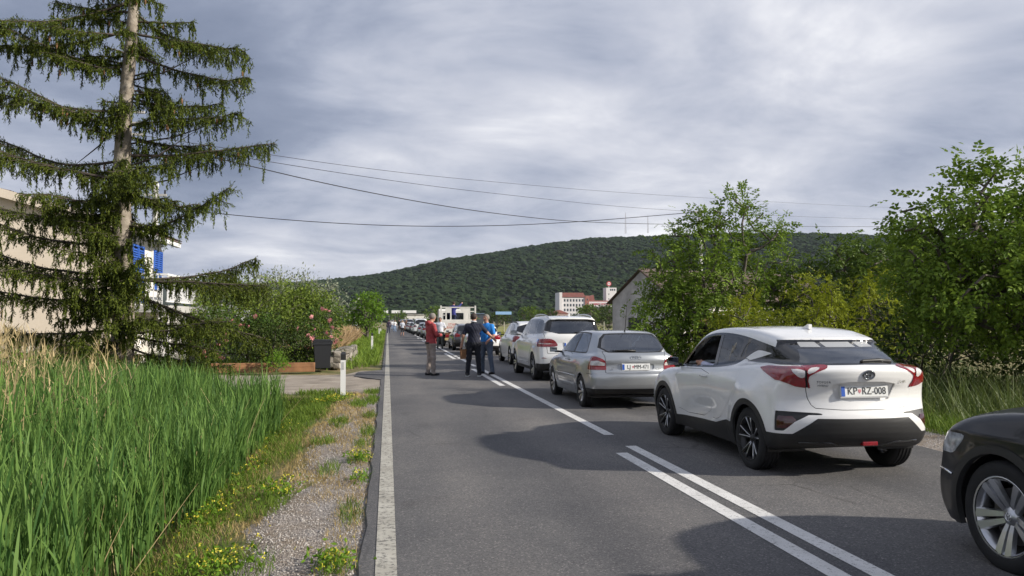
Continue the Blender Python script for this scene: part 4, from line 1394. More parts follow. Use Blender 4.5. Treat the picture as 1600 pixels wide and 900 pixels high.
def suv_black_front(label):
    """only its front left corner is in view at the right edge of the picture"""
    car = thing('parked_car', label, 'car', (4.82, 4.66 - 2.68, 0), 0.0, 'cars queuing in the right lane')
    low = [(-0.60, 0.26), (-0.90, 0.36), (-0.93, 0.66), (-0.86, 1.02), (-0.74, 1.12), (0.4, 1.11), (1.6, 1.10), (2.1, 1.10), (2.9, 1.06), (3.34, 0.98), (3.54, 0.86), (3.60, 0.66), (3.64, 0.50), (3.62, 0.34), (3.46, 0.22), (3.1, 0.21), (0.7, 0.21)]
    cab = [(2.4, 1.0), (1.45, 1.56), (1.1, 1.63), (0.5, 1.66), (-0.3, 1.62), (-0.62, 1.55), (-0.85, 1.05), (-0.8, 0.9), (2.3, 0.9)]
    plan = [(-1.2, 0.80), (-0.8, 0.85), (0.0, 0.905), (1.4, 0.905), (2.3, 0.91), (2.68, 0.915), (3.05, 0.905), (3.3, 0.87), (3.6, 0.80)]
    sect = [(0.0, -0.05), (0.25, -0.03), (0.45, 0.0), (0.7, 0.0), (0.88, -0.012), (0.96, -0.04), (1.05, -0.10), (1.3, -0.3)]
    cplan = [(-1.2, 0.70), (0.0, 0.80), (1.0, 0.82), (2.2, 0.82), (3.0, 0.76)]
    def extra(y, z):
        return 0.012 * np.exp(-((z - 0.86) / 0.035) ** 2) * sstep(0.0, 0.5, y)
    B = Body(low, cab, plan, sect, cplan, 0.30, 1.07, -0.9, 3.62, bow_r=0.12, bow_f=0.32, kl=0.055, kc=0.08, ku=0.05, crown=0.05,
             flares=((0, 0.37, 0.42, 0.02), (2.68, 0.37, 0.42, 0.022)), extra=extra, cab_bow=0.12)
    C = Carver(*B.mesh(0.036, 0.22, 1.64, 0.93))
    R = 0.358; ys = (0.0, 2.68)
    for sgn in (-1, 1):
        for y in ys:
            C.region('arch_trim', arch(y, R, 0.455, sgn), ('body',))
            C.region('void', arch(y, R, 0.40, sgn), ('body', 'arch_trim'))
    C.region('void', below([(-2, 0.225), (5, 0.225)]), ('body', 'arch_trim'))
    C.region('sill_cladding', inter(below([(-1, 0.36), (4.0, 0.36)]), lambda V, N: np.maximum(0.2 - V[:, 1], V[:, 1] - 2.5)), ('body',))
    lamp = [(-1.2, 0.86), (-0.72, 0.83), (-0.45, 0.79), (-0.45, 0.71), (-0.70, 0.69), (-1.2, 0.70)]
    grille = [(-0.45, 0.79), (0.45, 0.79), (0.45, 0.66), (-0.45, 0.66)]
    intake = [(-0.86, 0.54), (-0.60, 0.52), (0.60, 0.52), (0.86, 0.54), (0.80, 0.32), (-0.80, 0.32)]
    for p, sgn in ((lamp, -1), (mirror(lamp), 1)):
        C.region('head_lamp', inter(front(p, 2.9, 1), side([(4.2, 1.2), (3.02, 0.92), (2.98, 0.84), (3.16, 0.66), (4.2, 0.4)], sgn, 1, 0.0)), ('body',))
    for p in ([(-1.2, 1.0), (-0.45, 0.98), (-0.45, 0.84), (-1.2, 0.86)], [(1.2, 0.86), (0.45, 0.84), (0.45, 0.98), (1.2, 1.0)]):
        C.region('tail_lamp', rear(p, -0.55, 0), ('body',))
    C.region('rear_glass', rear([(-0.62, 1.14), (-0.52, 1.50), (0.52, 1.50), (0.62, 1.14)], -0.2, 1), ('body',))
    C.region('grille', front(grille, 3.0, 0), ('body',))
    C.region('intake', front(intake, 3.1, 1), ('body',))
    for sgn in (-1, 1):
        side_glass(C, sgn, [('front_glass', [(2.0, 1.12), (1.4, 1.48), (0.9, 1.54), (0.9, 1.54), (0.9, 1.12), (0.9, 1.12)]),
                            ('rear_side_glass', [(0.8, 1.54), (0.8, 1.54), (-0.3, 1.50), (-0.5, 1.2), (-0.4, 1.14), (0.8, 1.12), (0.8, 1.12)])],
                   [(2.2, 1.08), (1.5, 1.51), (0.9, 1.57), (-0.35, 1.53), (-0.6, 1.2), (-0.4, 1.1)])
        C.panel('front_door', side([(2.15, 1.08), (0.85, 1.1), (0.85, 0.44), (2.1, 0.42)], sgn, 1), ('body',), 0.004)
        C.seam(side([(3.2, 0.985), (2.2, 1.03), (1.8, 1.1), (1.8, 1.4), (3.6, 1.4), (3.5, 0.93)], sgn, 0, 0.0), 0.004)
        C.seam(side([(3.5, 0.66), (3.08, 0.66), (2.95, 0.60), (2.95, 0.2), (4, 0.2), (4, 0.66)], sgn, 0, 0.0), 0.0035)
    C.region('windscreen', lambda V, N: np.maximum.reduce([sd_poly(np.array([(-0.70, 1.08), (0.70, 1.08), (0.58, 1.55), (-0.58, 1.55)]), V[:, [0, 2]]), 1.4 - V[:, 1]]), ('body', 'trim'))
    emit(C, car, 'body_shell', 'body', M_black)
    emit(C, car, 'front_door', 'front_door', M_black)
    emit(C, car, 'panel_gap', 'seam', M_seam, -0.006, 0)
    emit(C, car, 'window_surround', 'trim', M_gloss, -0.002)
    emit(C, car, 'arch_cladding', 'arch_trim', M_plastic, 0.010, 0.04)
    emit(C, car, 'sill_cladding', 'sill_cladding', M_plastic, 0.004)
    emit(C, car, 'head_lamp', 'head_lamp', material('headlamp lens', (0.34, 0.36, 0.38), 0.08, coat=1, var=0.6, vscale=18), 0.004, 0.03)
    emit(C, car, 'tail_lamp', 'tail_lamp', M_lampred, 0.004)
    emit(C, car, 'rear_window', 'rear_glass', G_tint, -0.003, 0)
    emit(C, car, 'grille', 'grille', M_gloss, -0.02, 0)
    emit(C, car, 'air_intake', 'intake', M_plastic, -0.02, 0)
    for nm, rg, g in (('front_window', 'front_glass', G_side), ('rear_side_window', 'rear_side_glass', G_tint), ('windscreen', 'windscreen', G_clear)):
        emit(C, car, nm, rg, g, -0.004, 0)
    st = dict(n=5, split=0.17, w0=0.020, w1=0.036, o0=0.02, mat=M_alloy, hub=0.42, barrel=M_alloy, pw=0.9)
    add_wheels(car, 'blacksuv', ys, R, 0.252, 0.235, 0.795, st)
    em = MB()
    em.tube([(0.026 * cos(2 * pi * i / 24), 0, 0.026 * sin(2 * pi * i / 24)) for i in range(25)], 0.003, 5, False)
    em.tube([(-0.012, 0, 0.022), (-0.004, 0, 0.004), (0.0, 0, 0.012), (0.004, 0, 0.004), (0.012, 0, 0.022)], 0.0028, 5)
    em.tube([(-0.022, 0, 0.010), (-0.008, 0, -0.020), (0.0, 0, -0.004), (0.008, 0, -0.020), (0.022, 0, 0.010)], 0.0028, 5)
    em.build('emblem', M_chrome, car, (-0.795 - 0.1175 * 0.42 - 0.016, 2.68, R), (0, 0, radians(-90)), smooth=True)
    wells(car, ys, 0.405, 0.90, R)
    underside(car, -0.6, 3.3, 0.76)
    seats(car, 1.0, 0.1, 0.58, 0.36)
    mirrors(car, 1.95, 1.07, 0.84, M_black, (0.2, 0.13, 0.15))
    for s in (-1, 1):
        P = [(on_side(B, y, z, s) + s * 0.006, y, z) for y, z in ((3.12, 0.555), (3.2, 0.565), (3.3, 0.57))]
        MB().tube(P, 0.008, 6).build('bumper_trim', M_chrome, car, smooth=True)
    return car

# ---- plainer cars further down the queue: same construction, coarser skin
def plain_car(label, loc, paint, kind='hatch', rz=0.0, h=0.07, plate_text=None, name='parked_car', mirror_mat=None, roof_box=False):
    car = thing(name, label, 'car' if kind != 'van' else 'van', (loc[0], loc[1], 0), rz, 'cars queuing in the right lane')
    P = dict(hatch=(1.45, 0.95, -0.72, 3.30, 2.55, 0.30, 0.83), suv=(1.60, 1.06, -0.78, 3.45, 2.62, 0.335, 0.86), van=(1.86, 1.12, -0.72, 3.50, 2.70, 0.315, 0.88),
             wagon=(1.46, 0.95, -1.0, 3.50, 2.65, 0.31, 0.85))[kind]
    ht, zb, y0, y1, wb, R, w = P
    low = [(-0.5, 0.26), (y0 - 0.04, 0.36), (y0 - 0.06, 0.64), (y0, 0.78), (y0 + 0.02, zb + 0.02), (y0 + 0.2, zb + 0.06), (0.4, zb + 0.03), (1.4, zb), (2.3, zb - 0.02), (2.9, zb - 0.10), (y1 - 0.08, zb - 0.26), (y1 + 0.04, 0.58), (y1, 0.32), (y1 - 0.2, 0.2), (0.6, 0.2)]
    xs = 0.55 if kind == 'van' else 0.0
    cab = [(2.55 + xs * .8, zb - 0.08), (1.55 + xs, ht - 0.05), (1.2 + xs, ht), (0.5, ht + 0.015), (y0 + 0.75, ht - 0.01), (y0 + (0.12 if kind == 'van' else 0.38), ht - 0.06), (y0 + (0.06 if kind == 'van' else 0.30), ht - 0.12), (y0 + 0.0, zb), (y0 + 0.05, zb - 0.2), (2.4, zb - 0.2)]
    plan = [(y0 - 0.4, w - 0.07), (y0, w - 0.035), (0.0, w), (wb, w), (y1 - 0.2, w - 0.06), (y1 + 0.3, w - 0.18)]
    sect = [(0.0, -0.08), (0.3, -0.04), (0.5, 0.0), (zb - 0.2, 0.0), (zb, -0.05), (zb + 0.2, -0.15)]
    cplan = [(y0 - 0.3, w - 0.18), (0.0, w - 0.10), (1.4, w - 0.09), (2.9, w - 0.15)]
    B = Body(low, cab, plan, sect, cplan, 0.12 if kind == 'van' else 0.30, zb, y0, y1, bow_r=0.14, bow_f=0.3, cab_bow=0.12)
    C = Carver(*B.mesh(h, 0.2, ht, w))
    ys = (0.0, wb)
    for sgn in (-1, 1):
        for y in ys:
            C.region('void', arch(y, R, R + 0.05, sgn), ('body',))
    C.region('void', below([(-2, 0.22), (6, 0.22)]), ('body',))
    C.region('lower_bumper', rear([(-1.2, 0.42), (-0.6, 0.46), (0.6, 0.46), (1.2, 0.42), (1.2, 0.1), (-1.2, 0.1)], -0.35, 0), ('body',))
    t0, t1 = zb - 0.20, zb + 0.02
    tail = [(-1.2, t1), (-w + 0.12, t1), (-w + 0.34, t1 - 0.04), (-w + 0.36, t0 + 0.03), (-w + 0.2, t0), (-1.2, t0)]
    for p, sgn in ((tail, -1), (mirror(tail), 1)):
        C.region('tail_lamp', inter(rear(p, 0.2, 0), side([(-1.6, 2), (y0 + 0.30, 2), (y0 + 0.28, 0.6), (-1.6, 0.5)], sgn, 0, 0.0)), ('body',))
    C.region('rear_glass', rear([(-w + 0.16, zb + 0.09), (-w + 0.28, ht - 0.10), (w - 0.28, ht - 0.10), (w - 0.16, zb + 0.09)], 0.1, 1), ('body',))
    d = zb + 0.06; u = ht - 0.085
    for sgn in (-1, 1):
        yb = y0 + (0.25 if kind == 'van' else 0.55)
        C.region('front_glass', side([(2.25 + xs * .8, d), (1.6 + xs, u - 0.02), (0.98, u), (0.98, u), (1.0, d), (1.0, d)], sgn), ('body',))
        C.region('rear_side_glass', side([(0.9, u), (0.9, u), (yb + 0.2, u - 0.01), (yb, d + 0.05), (yb + 0.15, d), (0.92, d), (0.92, d)], sgn), ('body',))
        C.panel('front_door', side([(2.2, zb), (0.95, zb + 0.03), (0.95, 0.4), (2.05, 0.38)], sgn, 1), ('body',), 0.005)
    C.region('windscreen', lambda V, N: np.maximum.reduce([sd_poly(np.array([(-w + .15, zb + .02), (w - .15, zb + .02), (w - .27, ht - .08), (-w + .27, ht - .08)]), V[:, [0, 2]]), 1.45 + xs - V[:, 1]]), ('body',))
    hl = [(-1.2, zb - 0.16), (-w + 0.42, zb - 0.26), (-w + 0.40, zb - 0.36), (-1.2, zb - 0.34)]
    for p in (hl, mirror(hl)):
        C.region('head_lamp', front(p, wb + 0.42, 0), ('body',))
    C.panel('tailgate', rear([(-w + 0.2, zb + 0.12), (w - 0.2, zb + 0.12), (w - 0.3, 0.6), (-w + 0.3, 0.6)], -0.3, 0), ('body',), 0.006)
    for nm, rg, m_, off in (('body_shell', 'body', paint, 0), ('front_door', 'front_door', paint, 0), ('tailgate', 'tailgate', paint, 0), ('panel_gap', 'seam', M_seam, -0.005), ('rear_bumper', 'lower_bumper', M_plastic, 0.004),
                            ('tail_lamp', 'tail_lamp', M_lampred, 0.006), ('head_lamp', 'head_lamp', M_lampclear, 0.004), ('rear_window', 'rear_glass', G_tint, 0), ('front_window', 'front_glass', G_side, 0),
                            ('rear_side_window', 'rear_side_glass', G_tint, 0), ('windscreen', 'windscreen', G_side, 0)):
        emit(C, car, nm, rg, m_, off, 0.012)
    st = dict(n=5, split=0.15, w0=0.02, w1=0.03, mat=M_alloy, hub=0.55)
    add_wheels(car, 'plain%.2f' % R, ys, R, R - 0.105, 0.2, w - 0.105, st)
    wells(car, ys, R + 0.052, w - 0.01, R)
    underside(car, -0.5, wb + 0.6, w - 0.12)
    seats(car, 1.05, 0.2, 0.42 + (ht - 1.45) * 0.7, 0.34)
    mirrors(car, 1.95 + xs * .6, zb + 0.02, w - 0.07, mirror_mat or paint, (0.2, 0.13, 0.15))
    if plate_text:
        plate(car, 0, on_rear(B, 0, 0.72) - 0.004, 0.72, plate_text[0], plate_text[1], True)
    else:
        plate(car, 0, on_rear(B, 0, 0.72) - 0.004, 0.72, None, None, True)
    if roof_box:
        for s in (-1, 1):
            P_ = [(s * (w - 0.28), y, on_top(B, w - 0.28, y) + (0.045 if 0 < k < 3 else -0.005)) for k, y in enumerate((1.1, 0.95, -0.1, -0.28))]
            MB().tube(P_, 0.018, 6).build('roof_rail', M_plastic, car)
    return car
# ================================================================ the setting
def smooth(a, b, x):
    t = np.clip((x - a) / (b - a), 0, 1)
    return t * t * (3 - 2 * t)

def gz(x, y):
    """height of the natural ground"""
    x = np.asarray(x, float); y = np.asarray(y, float)
    left = -0.03 - 0.05 * smooth(-0.9, -1.3, x) - 0.38 * smooth(-1.3, -2.6, x) * (1 - smooth(16.5, 19.0, y))
    left = left + 0.10 * smooth(27, 30, y) * smooth(-0.6, -1.6, x) + 0.55 * smooth(30, 45, y) * smooth(-1.5, -6, x)
    right = -0.03 - 0.22 * smooth(8.0, 9.5, x)
    z = np.where(x < 3, left, right)
    wob = 0.02 * np.sin(x * 2.3 + y * 1.1) * np.sin(y * 1.7 - x * 0.7) + 0.012 * np.sin(x * 6.1) * np.sin(y * 5.3 + 1)
    off = (smooth(-0.3, -0.7, x) + smooth(7.0, 7.6, x)) * (1 - smooth(60, 120, np.abs(y)))
    return z + wob * off

def grid_sheet(name, xs, ys, mat, dz=0.0, parent=None):
    X, Y = np.meshgrid(xs, ys, indexing='ij')
    Z = gz(X, Y) + dz
    n, m = X.shape
    i, j = np.meshgrid(np.arange(n - 1), np.arange(m - 1), indexing='ij')
    i = i.ravel(); j = j.ravel()
    F = np.stack([i * m + j, (i + 1) * m + j, (i + 1) * m + j + 1, i * m + j + 1], 1)
    return link(name, new_mesh(name, np.stack([X.ravel(), Y.ravel(), Z.ravel()], 1), F, True, None, mat), parent)

def nodes_of(name, rough=0.9):
    m = bpy.data.materials.new(name); m.use_nodes = True
    nt = m.node_tree
    b = nt.nodes['Principled BSDF']
    b.inputs['Roughness'].default_value = rough
    b.inputs['Specular IOR Level'].default_value = 0.3
    tc = _node(nt, 'ShaderNodeTexCoord')
    def noise(scale, detail=6, rough=0.6, dist=0.0, vec=None):
        n = _node(nt, 'ShaderNodeTexNoise')
        n.inputs['Scale'].default_value = scale; n.inputs['Detail'].default_value = detail; n.inputs['Roughness'].default_value = rough; n.inputs['Distortion'].default_value = dist
        nt.links.new(vec or tc.outputs['Object'], n.inputs['Vector'])
        return n.outputs['Fac']
    def ramp(fac, stops):
        r = _node(nt, 'ShaderNodeValToRGB')
        nt.links.new(fac, r.inputs[0])
        e = r.color_ramp.elements
        e[0].position, e[0].color = stops[0][0], (*stops[0][1], 1)
        e[1].position, e[1].color = stops[-1][0], (*stops[-1][1], 1)
        for p, c in stops[1:-1]:
            q = e.new(p); q.color = (*c, 1)
        return r.outputs[0]
    def mix(fac, a, c, mode='MIX'):
        x = _node(nt, 'ShaderNodeMix'); x.data_type = 'RGBA'; x.blend_type = mode
        for s, v in ((0, fac), (6, a), (7, c)):
            if hasattr(v, 'links') or isinstance(v, bpy.types.NodeSocket): nt.links.new(v, x.inputs[s])
            elif isinstance(v, tuple): x.inputs[s].default_value = (*v, 1)
            else: x.inputs[s].default_value = v
        return x.outputs[2]
    def bump(h, strength, dist=0.01):
        p = _node(nt, 'ShaderNodeBump'); p.inputs['Strength'].default_value = strength; p.inputs['Distance'].default_value = dist
        nt.links.new(h, p.inputs['Height']); nt.links.new(p.outputs[0], b.inputs['Normal'])
    return m, nt, b, tc, noise, ramp, mix, bump

def ground_material():
    m, nt, b, tc, noise, ramp, mix, bump = nodes_of('verge soil and turf')
    big = ramp(noise(0.9, 7), [(0.33, (0.28, 0.22, 0.12)), (0.48, (0.20, 0.17, 0.075)), (0.60, (0.10, 0.12, 0.035)), (0.70, (0.07, 0.105, 0.024))])
    fine = ramp(noise(26, 8, 0.7), [(0.3, (0.45, 0.45, 0.45)), (0.7, (1.5, 1.5, 1.5))])
    nt.links.new(mix(1.0, big, fine, 'MULTIPLY'), b.inputs['Base Color'])
    bump(noise(40, 6, 0.7), 0.7, 0.03)
    return m
def gravel_material():
    m, nt, b, tc, noise, ramp, mix, bump = nodes_of('shoulder gravel')
    v = _node(nt, 'ShaderNodeTexVoronoi'); v.inputs['Scale'].default_value = 62; nt.links.new(tc.outputs['Object'], v.inputs['Vector'])
    sp = _node(nt, 'ShaderNodeSeparateColor'); nt.links.new(v.outputs['Color'], sp.inputs[0])
    st = ramp(sp.outputs[0], [(0.0, (0.24, 0.215, 0.195)), (0.5, (0.36, 0.33, 0.305)), (1.0, (0.50, 0.465, 0.44))])
    dirt = ramp(noise(1.6, 6), [(0.40, (1.0, 1.0, 1.0)), (0.62, (0.84, 0.75, 0.62))])
    sh = ramp(v.outputs['Distance'], [(0.2, (1, 1, 1)), (0.65, (0.58, 0.56, 0.55))])
    c = mix(1.0, mix(1.0, st, dirt, 'MULTIPLY'), sh, 'MULTIPLY')
    nt.links.new(c, b.inputs['Base Color'])
    inv = _node(nt, 'ShaderNodeMath', operation='MULTIPLY'); inv.inputs[1].default_value = -1; nt.links.new(v.outputs['Distance'], inv.inputs[0])
    bump(inv.outputs[0], 0.9, 0.012)
    return m
def _scaled(nt, s, k):
    m = _node(nt, 'ShaderNodeMath', operation='MULTIPLY'); nt.links.new(s, m.inputs[0]); m.inputs[1].default_value = k
    return m.outputs[0]
def asphalt_material():
    m, nt, b, tc, noise, ramp, mix, bump = nodes_of('asphalt', 0.82)
    mp = _node(nt, 'ShaderNodeMapping'); mp.inputs['Scale'].default_value = (1.0, 0.16, 1.0); nt.links.new(tc.outputs['Object'], mp.inputs[0])
    lanes = ramp(noise(0.9, 5, 0.5, 0.2, mp.outputs[0]), [(0.30, (0.097, 0.097, 0.101)), (0.5, (0.120, 0.119, 0.121)), (0.70, (0.147, 0.144, 0.142))])
    patch = ramp(noise(0.35, 4), [(0.35, (0.82, 0.82, 0.84)), (0.65, (1.18, 1.16, 1.13))])
    v = _node(nt, 'ShaderNodeTexVoronoi'); v.inputs['Scale'].default_value = 95; nt.links.new(tc.outputs['Object'], v.inputs['Vector'])
    sp = _node(nt, 'ShaderNodeSeparateColor'); nt.links.new(v.outputs['Color'], sp.inputs[0])
    agg = ramp(sp.outputs[0], [(0.0, (0.62, 0.62, 0.63)), (0.55, (1.0, 1.0, 1.0)), (0.93, (1.15, 1.13, 1.1)), (1.0, (2.1, 2.0, 1.9))])
    fine = ramp(noise(210, 4, 0.7), [(0.3, (0.72, 0.72, 0.72)), (0.7, (1.28, 1.28, 1.28))])
    c = mix(1.0, mix(1.0, mix(1.0, lanes, patch, 'MULTIPLY'), agg, 'MULTIPLY'), fine, 'MULTIPLY')
    # polished wheel tracks along the lanes
    sx = _node(nt, 'ShaderNodeSeparateXYZ'); nt.links.new(tc.outputs['Object'], sx.inputs[0])
    wob = _node(nt, 'ShaderNodeMath', operation='MULTIPLY_ADD'); nt.links.new(noise(0.25, 3), wob.inputs[0]); wob.inputs[1].default_value = 0.5; nt.links.new(sx.outputs['X'], wob.inputs[2])
    tr = ramp(_scaled(nt, wob.outputs[0], 0.1), [(0.0, (0.90, 0.90, 0.91)), (0.055, (0.97, 0.97, 0.97)), (0.10, (1.17, 1.15, 1.12)), (0.15, (0.98, 0.98, 0.98)), (0.19, (0.86, 0.86, 0.87)), (0.245, (1.22, 1.19, 1.15)), (0.31, (0.98, 0.98, 0.98)), (0.42, (1.06, 1.05, 1.04)), (0.50, (0.93, 0.93, 0.93)), (0.58, (1.06, 1.05, 1.04)), (0.70, (0.90, 0.89, 0.87))])
    c = mix(1.0, c, tr, 'MULTIPLY')
    # cracks, and oil or tar stains
    vc = _node(nt, 'ShaderNodeTexVoronoi'); vc.feature = 'DISTANCE_TO_EDGE'; vc.inputs['Scale'].default_value = 0.55
    wv = _node(nt, 'ShaderNodeMix'); wv.data_type = 'RGBA'; wv.inputs[0].default_value = 0.12; nt.links.new(tc.outputs['Object'], wv.inputs[6])
    n3 = _node(nt, 'ShaderNodeTexNoise'); n3.inputs['Scale'].default_value = 2.2; n3.inputs['Detail'].default_value = 6; nt.links.new(tc.outputs['Object'], n3.inputs['Vector']); nt.links.new(n3.outputs['Color'], wv.inputs[7])
    nt.links.new(wv.outputs[2], vc.inputs['Vector'])
    crk = ramp(vc.outputs['Distance'], [(0.0, (0.66, 0.66, 0.66)), (0.004, (0.75, 0.75, 0.75)), (0.008, (1, 1, 1))])
    gate = ramp(noise(0.33, 3), [(0.54, (0, 0, 0)), (0.60, (1, 1, 1))])
    c = mix(gate, c, mix(1.0, c, crk, 'MULTIPLY'))
    stain = ramp(noise(1.1, 6, 0.6, 0.4), [(0.60, (1, 1, 1)), (0.70, (0.80, 0.79, 0.79))])
    c = mix(1.0, c, stain, 'MULTIPLY')
    nt.links.new(c, b.inputs['Base Color'])
    bump(noise(190, 4, 0.7), 0.45, 0.008)
    return m
def paint_material():
    m, nt, b, tc, noise, ramp, mix, bump = nodes_of('worn road paint', 0.7)
    wear = ramp(noise(30, 9, 0.80), [(0.37, (0.0, 0.0, 0.0)), (0.45, (1, 1, 1))])
    tone = ramp(noise(3.0, 5), [(0.3, (0.60, 0.59, 0.57)), (0.7, (0.78, 0.77, 0.75))])
    speck = ramp(noise(240, 3, 0.7), [(0.35, (0.80, 0.80, 0.80)), (0.65, (1.05, 1.05, 1.05))])
    nt.links.new(mix(wear, (0.12, 0.115, 0.11), mix(1.0, tone, speck, 'MULTIPLY')), b.inputs['Base Color'])
    bump(noise(200, 3), 0.3, 0.006)
    return m
def old_paint_material():
    m, nt, b, tc, noise, ramp, mix, bump = nodes_of('dirty edge paint', 0.75)
    wear = ramp(noise(17, 9, 0.80), [(0.41, (0.0, 0.0, 0.0)), (0.50, (1, 1, 1))])
    tone = ramp(noise(2.2, 5), [(0.3, (0.32, 0.30, 0.255)), (0.7, (0.50, 0.48, 0.42))])
    nt.links.new(mix(wear, (0.13, 0.125, 0.115), tone), b.inputs['Base Color'])
    bump(noise(160, 3), 0.3, 0.006)
    return m

M_ground = ground_material(); M_gravel = gravel_material(); M_asphalt = asphalt_material(); M_linepaint = paint_material(); M_edgepaint = old_paint_material()
M_meadow = material('meadow turf', (0.17, 0.185, 0.035), 0.9, color2=(0.26, 0.24, 0.06), vscale=0.12)
M_dirt = material('pale dirt track', (0.38, 0.33, 0.27), 0.95, color2=(0.21, 0.175, 0.14), vscale=1.3, bump=0.9, bscale=30)

def build_ground():
    xs = np.concatenate([np.linspace(-3000, -60, 12), np.linspace(-50, -12, 12), np.linspace(-11, -0.2, 70), np.linspace(0.5, 6.5, 4), np.linspace(7, 16, 40), np.linspace(18, 60, 14), np.linspace(80, 3000, 12)])
    ys = np.concatenate([np.linspace(-300, -10, 6), np.linspace(-5, 50, 140), np.linspace(52, 130, 30), np.linspace(160, 3500, 20)])
    g = grid_sheet('ground', xs, ys, M_ground)
    g['kind'] = 'structure'
    # gravel shoulders with wandering outer edges
    def shoulder(name, x_in, x_out, y0, y1, sgn):
        ys = np.arange(y0, y1, 0.22)
        V = []; n = 9
        for y in ys:
            xo = x_out + 0.16 * sin(y * 0.9) + 0.12 * sin(y * 2.3 + 1) + 0.07 * sin(y * 5.1 + 2)
            for k in range(n):
                x = x_in + (xo - x_in) * k / (n - 1)
                V.append((x, y, float(gz(x, y)) + 0.010 - (0.02 if k == n - 1 else 0)))
        i, j = np.meshgrid(np.arange(len(ys) - 1), np.arange(n - 1), indexing='ij')
        i = i.ravel(); j = j.ravel()
        F = np.stack([i * n + j, (i + 1) * n + j, (i + 1) * n + j + 1, i * n + j + 1], 1)
        if sgn > 0: F = F[:, ::-1]
        o = link(name, new_mesh(name, np.array(V), F, True, None, M_gravel))
        o['kind'] = 'structure'
    shoulder('gravel_shoulder', -0.14, -1.00, -3, 19.5, -1)
    shoulder('gravel_shoulder', 6.7, 8.05, -3, 40, 1)
    # dirt track branching off to the house
    V = []
    ys = np.linspace(19.0, 26.1, 18); xs = np.concatenate([np.linspace(-0.15, -3, 14), np.linspace(-3.5, -9, 14)])
    for x in xs:
        for k, y in enumerate(ys):
            f = k / (len(ys) - 1)
            a = 18.9 + 0.25 * sin(x * 1.7) - 0.35 * smooth(-1.5, -0.2, x); b = 26.1 + 0.2 * sin(x * 2.1) + 1.6 * smooth(-1.5, -0.2, x)
            yy = a + (b - a) * f
            V.append((x, yy, float(gz(x, yy)) + (0.014 if 0 < k < len(ys) - 1 else -0.02)))
    n = len(ys)
    i, j = np.meshgrid(np.arange(len(xs) - 1), np.arange(n - 1), indexing='ij'); i = i.ravel(); j = j.ravel()
    F = np.stack([i * n + j, i * n + j + 1, (i + 1) * n + j + 1, (i + 1) * n + j], 1)
    link('dirt_track', new_mesh('dirt_track', np.array(V), F, True, None, M_dirt))['kind'] = 'structure'
    # asphalt apron where the track meets the road
    ap = MB(); ap.prism([(-0.16, 22.4), (-0.16, 26.9), (-0.5, 26.4), (-0.92, 25.8), (-0.95, 23.9), (-0.4, 22.9)], -0.06, 0.004, 'xy')
    ap.build('asphalt_apron', M_asphalt)['kind'] = 'structure'
    mw = MB(); mw.add([(9.5, 42, -0.19), (90, 42, -0.19), (150, 240, -0.19), (9.5, 240, -0.19)], [(0, 1, 2, 3)])
    mw.build('meadow', M_meadow, fix=False)['kind'] = 'structure'

def build_road():
    V = []; n = 160
    ys = np.concatenate([np.linspace(-20, 60, 161), np.linspace(62, 420, 60)])
    rows = []
    for y in ys:
        xl = -0.165 + (0.012 * sin(y * 3.1) + 0.010 * sin(y * 7.7 + 1)) * (y < 60)
        xr = 6.80 + (0.03 * sin(y * 2.1) + 0.02 * sin(y * 6.3)) * (y < 60)
        V += [(xl - 0.05, y, -0.06), (xl, y, 0.0), (2.95, y, 0.02), (xr, y, 0.0), (xr + 0.05, y, -0.06)]
    F = []
    for i in range(len(ys) - 1):
        for k in range(4):
            a = i * 5 + k
            F.append((a, a + 1, a + 6, a + 5))
    road = link('road', new_mesh('road', np.array(V), np.array(F), False, None, M_asphalt))
    road['kind'] = 'structure'
    zr = lambda x: 0.02 * (x + 0.165) / 3.115 if x < 2.95 else 0.02 * (6.8 - x) / 3.85
    def line(name, x, w, y0, y1, mat):
        z0, z1 = zr(x - w / 2) + 0.004, zr(x + w / 2) + 0.004
        m = MB()
        k = max(1, int((y1 - y0) / 8))
        for q in range(k):
            a = y0 + (y1 - y0) * q / k; b = y0 + (y1 - y0) * (q + 1) / k
            m.add([(x - w / 2, a, z0), (x + w / 2, a, z1), (x + w / 2, b, z1), (x - w / 2, b, z0)], [(0, 1, 2, 3)])
        o = m.build(name, mat, road, fix=False)
        return o
    line('edge_line', 0.0, 0.14, -6, 400, M_edgepaint)
    W = 0.145
    for x, a, b in ((3.08, -3, 9.95), (2.81, -3, 9.45), (3.08, 10.95, 26.2), (2.81, 19.6, 26.6), (3.06, 28.0, 29.5), (3.06, 30.4, 33.2), (3.05, 33.8, 35.1), (3.05, 35.7, 36.9), (2.79, 33.7, 39.4), (3.05, 37.6, 52.0), (2.79, 45.0, 47.5), (3.04, 54, 66), (2.78, 53, 56), (2.78, 61, 65), (3.03, 68, 120), (2.78, 72, 76), (3.03, 124, 300)):
        line('lane_marking', x, W, a, b, M_linepaint)

build_ground()
build_road()

